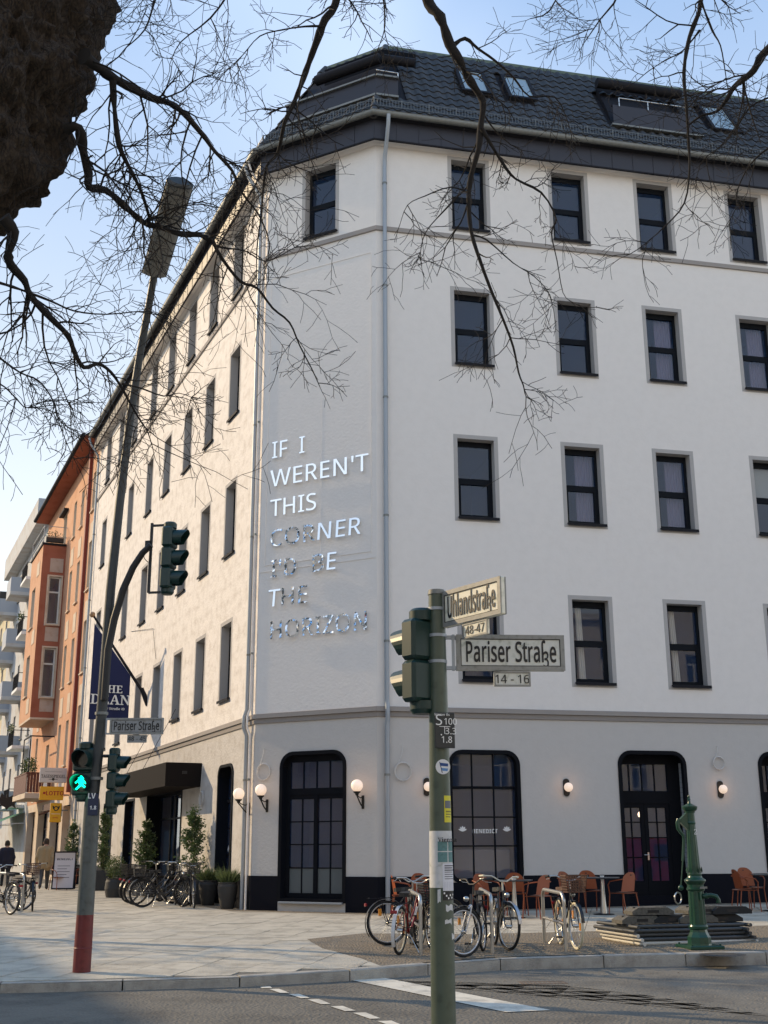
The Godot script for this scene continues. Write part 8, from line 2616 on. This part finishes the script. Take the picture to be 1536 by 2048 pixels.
	# limbs and branches: [points in the photo, depth at both ends, radius at both ends in metres, twigs, twig length]
	var L := [
		[[[70, -100], [160, -260], [330, -350], [560, -400], [850, -420], [1150, -380], [1430, -270], [1600, -110], [1610, 20], [1560, 80], [1525, 112], [1508, 140], [1486, 161], [1466, 178], [1452, 203], [1434, 222], [1400, 237], [1375, 249]], 6.6, 7.6, 0.15, 0.006, 30, 0.42],
		[[[170, 120], [200, 135], [235, 165], [300, 195], [340, 208], [370, 230], [405, 270], [430, 305], [465, 345], [482, 384], [515, 425], [535, 470]], 6.4, 7.2, 0.045, 0.004, 40, 0.42],
		[[[228, 168], [232, 225], [242, 300], [260, 340], [285, 390], [300, 440]], 6.5, 6.9, 0.022, 0.010, 26, 0.36],
		[[[130, 250], [160, 262], [165, 300], [176, 345], [181, 380], [212, 380], [250, 415], [285, 440], [325, 463], [360, 467], [400, 472], [425, 490], [445, 520], [480, 560], [515, 580], [545, 615], [580, 650], [600, 695], [625, 740], [640, 775]], 6.4, 7.6, 0.042, 0.003, 46, 0.42],
		[[[400, 472], [440, 495], [490, 505], [530, 520], [575, 500], [610, 480]], 7.0, 7.5, 0.010, 0.002, 14, 0.30],
		[[[285, 440], [292, 480], [290, 510], [300, 540], [305, 570], [310, 620]], 6.7, 6.9, 0.010, 0.002, 14, 0.3],
		[[[10, 440], [30, 470], [20, 510], [25, 535], [45, 555], [60, 590], [100, 635], [135, 670], [150, 706], [169, 737], [197, 729], [225, 750], [243, 775], [260, 806], [281, 842], [295, 863], [305, 895]], 6.2, 7.4, 0.042, 0.003, 40, 0.42],
		[[[243, 766], [281, 775], [327, 792], [358, 785], [390, 795]], 7.0, 7.3, 0.009, 0.002, 12, 0.28],
		[[[-30, 555], [0, 565], [40, 577], [100, 600], [150, 625], [215, 632], [300, 625], [335, 640]], 6.2, 6.8, 0.015, 0.002, 20, 0.32],
		[[[-20, 700], [0, 718], [40, 745], [80, 765], [105, 800], [120, 850], [140, 900], [160, 945]], 6.2, 6.8, 0.009, 0.002, 22, 0.34],
		[[[-20, 760], [10, 775], [35, 800], [55, 815], [100, 795], [150, 805]], 6.2, 6.6, 0.007, 0.002, 16, 0.3],
		[[[740, -405], [715, -220], [690, -80], [670, 0], [650, 40], [635, 80], [617, 120], [600, 170], [585, 210], [570, 255], [555, 300], [535, 340], [525, 380], [522, 425], [514, 500], [516, 560]], 6.9, 7.8, 0.05, 0.003, 34, 0.4],
		[[[650, 45], [610, 52], [565, 57], [520, 75], [485, 110], [450, 145], [425, 172]], 7.1, 7.0, 0.010, 0.002, 16, 0.32],
		[[[800, -418], [830, -200], [845, -60], [858, 0], [880, 38], [899, 87], [918, 120], [934, 147], [961, 180], [967, 207], [961, 256], [956, 305], [942, 354], [937, 403], [942, 468], [961, 533], [983, 588], [1005, 642], [1027, 691], [1038, 742], [1047, 769], [1053, 790], [1067, 802]], 6.9, 8.0, 0.06, 0.002, 34, 0.4],
		[[[962, 262], [1005, 321], [1032, 354], [1081, 392], [1114, 430], [1103, 463], [1114, 523], [1125, 588], [1140, 610]], 7.4, 7.9, 0.016, 0.002, 16, 0.34],
		[[[905, 80], [930, 75], [956, 93], [989, 125], [1027, 158], [1059, 190], [1108, 201], [1135, 240], [1146, 289]], 7.1, 7.6, 0.020, 0.002, 16, 0.34],
		[[[934, 376], [885, 430], [852, 463], [841, 506], [845, 545]], 7.6, 7.7, 0.008, 0.002, 10, 0.3],
		[[[940, 385], [901, 376], [850, 388], [815, 410], [800, 440]], 7.6, 7.5, 0.008, 0.002, 10, 0.3],
		[[[945, 470], [975, 475], [1027, 522], [1070, 545], [1100, 590], [1110, 640]], 7.7, 7.9, 0.009, 0.002, 12, 0.3],
		[[[1330, -320], [1385, -120], [1402, 0], [1380, 71], [1367, 147], [1370, 218], [1380, 283], [1380, 338], [1370, 403], [1331, 452], [1277, 495], [1239, 517]], 7.2, 7.8, 0.028, 0.002, 24, 0.4],
		[[[1400, 10], [1425, 60], [1437, 100], [1449, 142], [1457, 186], [1470, 230]], 7.3, 7.5, 0.010, 0.002, 12, 0.3],
		[[[1400, 60], [1366, 100], [1331, 122], [1297, 142], [1270, 161], [1233, 186]], 7.4, 7.6, 0.008, 0.002, 12, 0.3],
		[[[1540, 190], [1500, 215], [1470, 260], [1440, 300], [1400, 330], [1390, 400]], 7.5, 7.8, 0.010, 0.002, 14, 0.34],
		[[[1600, 260], [1536, 300], [1500, 330], [1480, 370], [1470, 420], [1440, 470]], 7.5, 7.8, 0.012, 0.002, 16, 0.34],
		[[[1180, -375], [1150, -200], [1130, -60], [1100, 20], [1060, 40]], 7.0, 7.2, 0.02, 0.003, 14, 0.36],
		[[[1280, -340], [1260, -160], [1240, -20], [1200, 40], [1170, 80]], 7.0, 7.3, 0.02, 0.003, 14, 0.34],
		[[[600, -405], [560, -250], [520, -120], [470, -30], [420, 30], [360, 80], [340, 130]], 6.8, 7.0, 0.024, 0.002, 22, 0.4],
		[[[760, -410], [770, -200], [762, -60], [770, 30], [765, 80], [740, 130]], 6.9, 7.3, 0.016, 0.002, 22, 0.34],
		[[[400, -370], [380, -200], [340, -80], [310, 10], [290, 60], [255, 100]], 6.7, 6.6, 0.022, 0.003, 20, 0.4]]
	var tw := mb()
	for q in L:
		var pts := []
		var m: int = q[0].size()
		for i in m: pts.append(at(q[0][i][0], q[0][i][1], lerpf(q[1], q[2], i / (m - 1.0))) + Vector3(0, 0, rng.randfn() * 0.03) - foot_p)
		var ln := smooth_line(pts, 3)
		var rad := []
		for i in ln.size():
			var f := i / (ln.size() - 1.0)
			rad.append(lerpf(q[3], q[4], pow(f, 0.34 if q[3] > 0.1 else 0.55)) * (1.0 + 0.16 * rng.randfn() * (1.0 - f)))
		part("branch", mb().tube(ln, rad, 9), dark, tree)
		for i in int(q[5] * (0.75 if q[0][-1][0] < 560 else 0.58)):
			var f := pow(rng.randf(), 0.8)
			var k := clampi(int(f * (ln.size() - 1)), 1, ln.size() - 2)
			var d: Vector3 = (ln[k + 1] - ln[k - 1]).normalized()
			var s := d.cross(Vector3(rng.randfn(), rng.randfn(), rng.randfn())).normalized()
			twig(tw, ln[k], (d * 0.6 + s).normalized(), q[6] * rng.randf_range(0.45, 1.7), clampf(rad[k] * 0.45, 0.0036, 0.008), 2, rng, 0.05)
		twig(tw, ln[-1], (ln[-1] - ln[-3]).normalized(), q[6] * 0.45, 0.0028, 1, rng, 0.04)
	part("twigs", tw, dark, tree).set_meta("kind", "stuff")
	# a second bare tree in the side street, out of the frame: its shadow falls on the pavement
	var sp := Vector3(-13.2, 0.0, -25.0)
	var t2 := thing("street_tree", "slender bare street tree at the kerb of the side street", "tree", place(sp))
	part("trunk", mb().tube([Vector3.ZERO, Vector3(0.05, 2.0, 0), Vector3(0.0, 4.2, 0.1), Vector3(0.1, 7.5, 0.0), Vector3(0.0, 10.0, 0.1)], [0.2, 0.16, 0.14, 0.09, 0.03], 12), bark, t2)
	var cw := mb()
	for i in 15:
		var y := rng.randf_range(3.2, 9.5)
		var a := rng.randf() * TAU
		twig(cw, Vector3(0.03, y, 0.05), Vector3(cos(a), rng.randf_range(0.2, 0.9), sin(a)).normalized(), lerpf(3.4, 1.2, (y - 3.2) / 6.3) * rng.randf_range(0.6, 1.1), 0.035, 3, rng, 0.0)
	part("crown", cw, dark, t2)
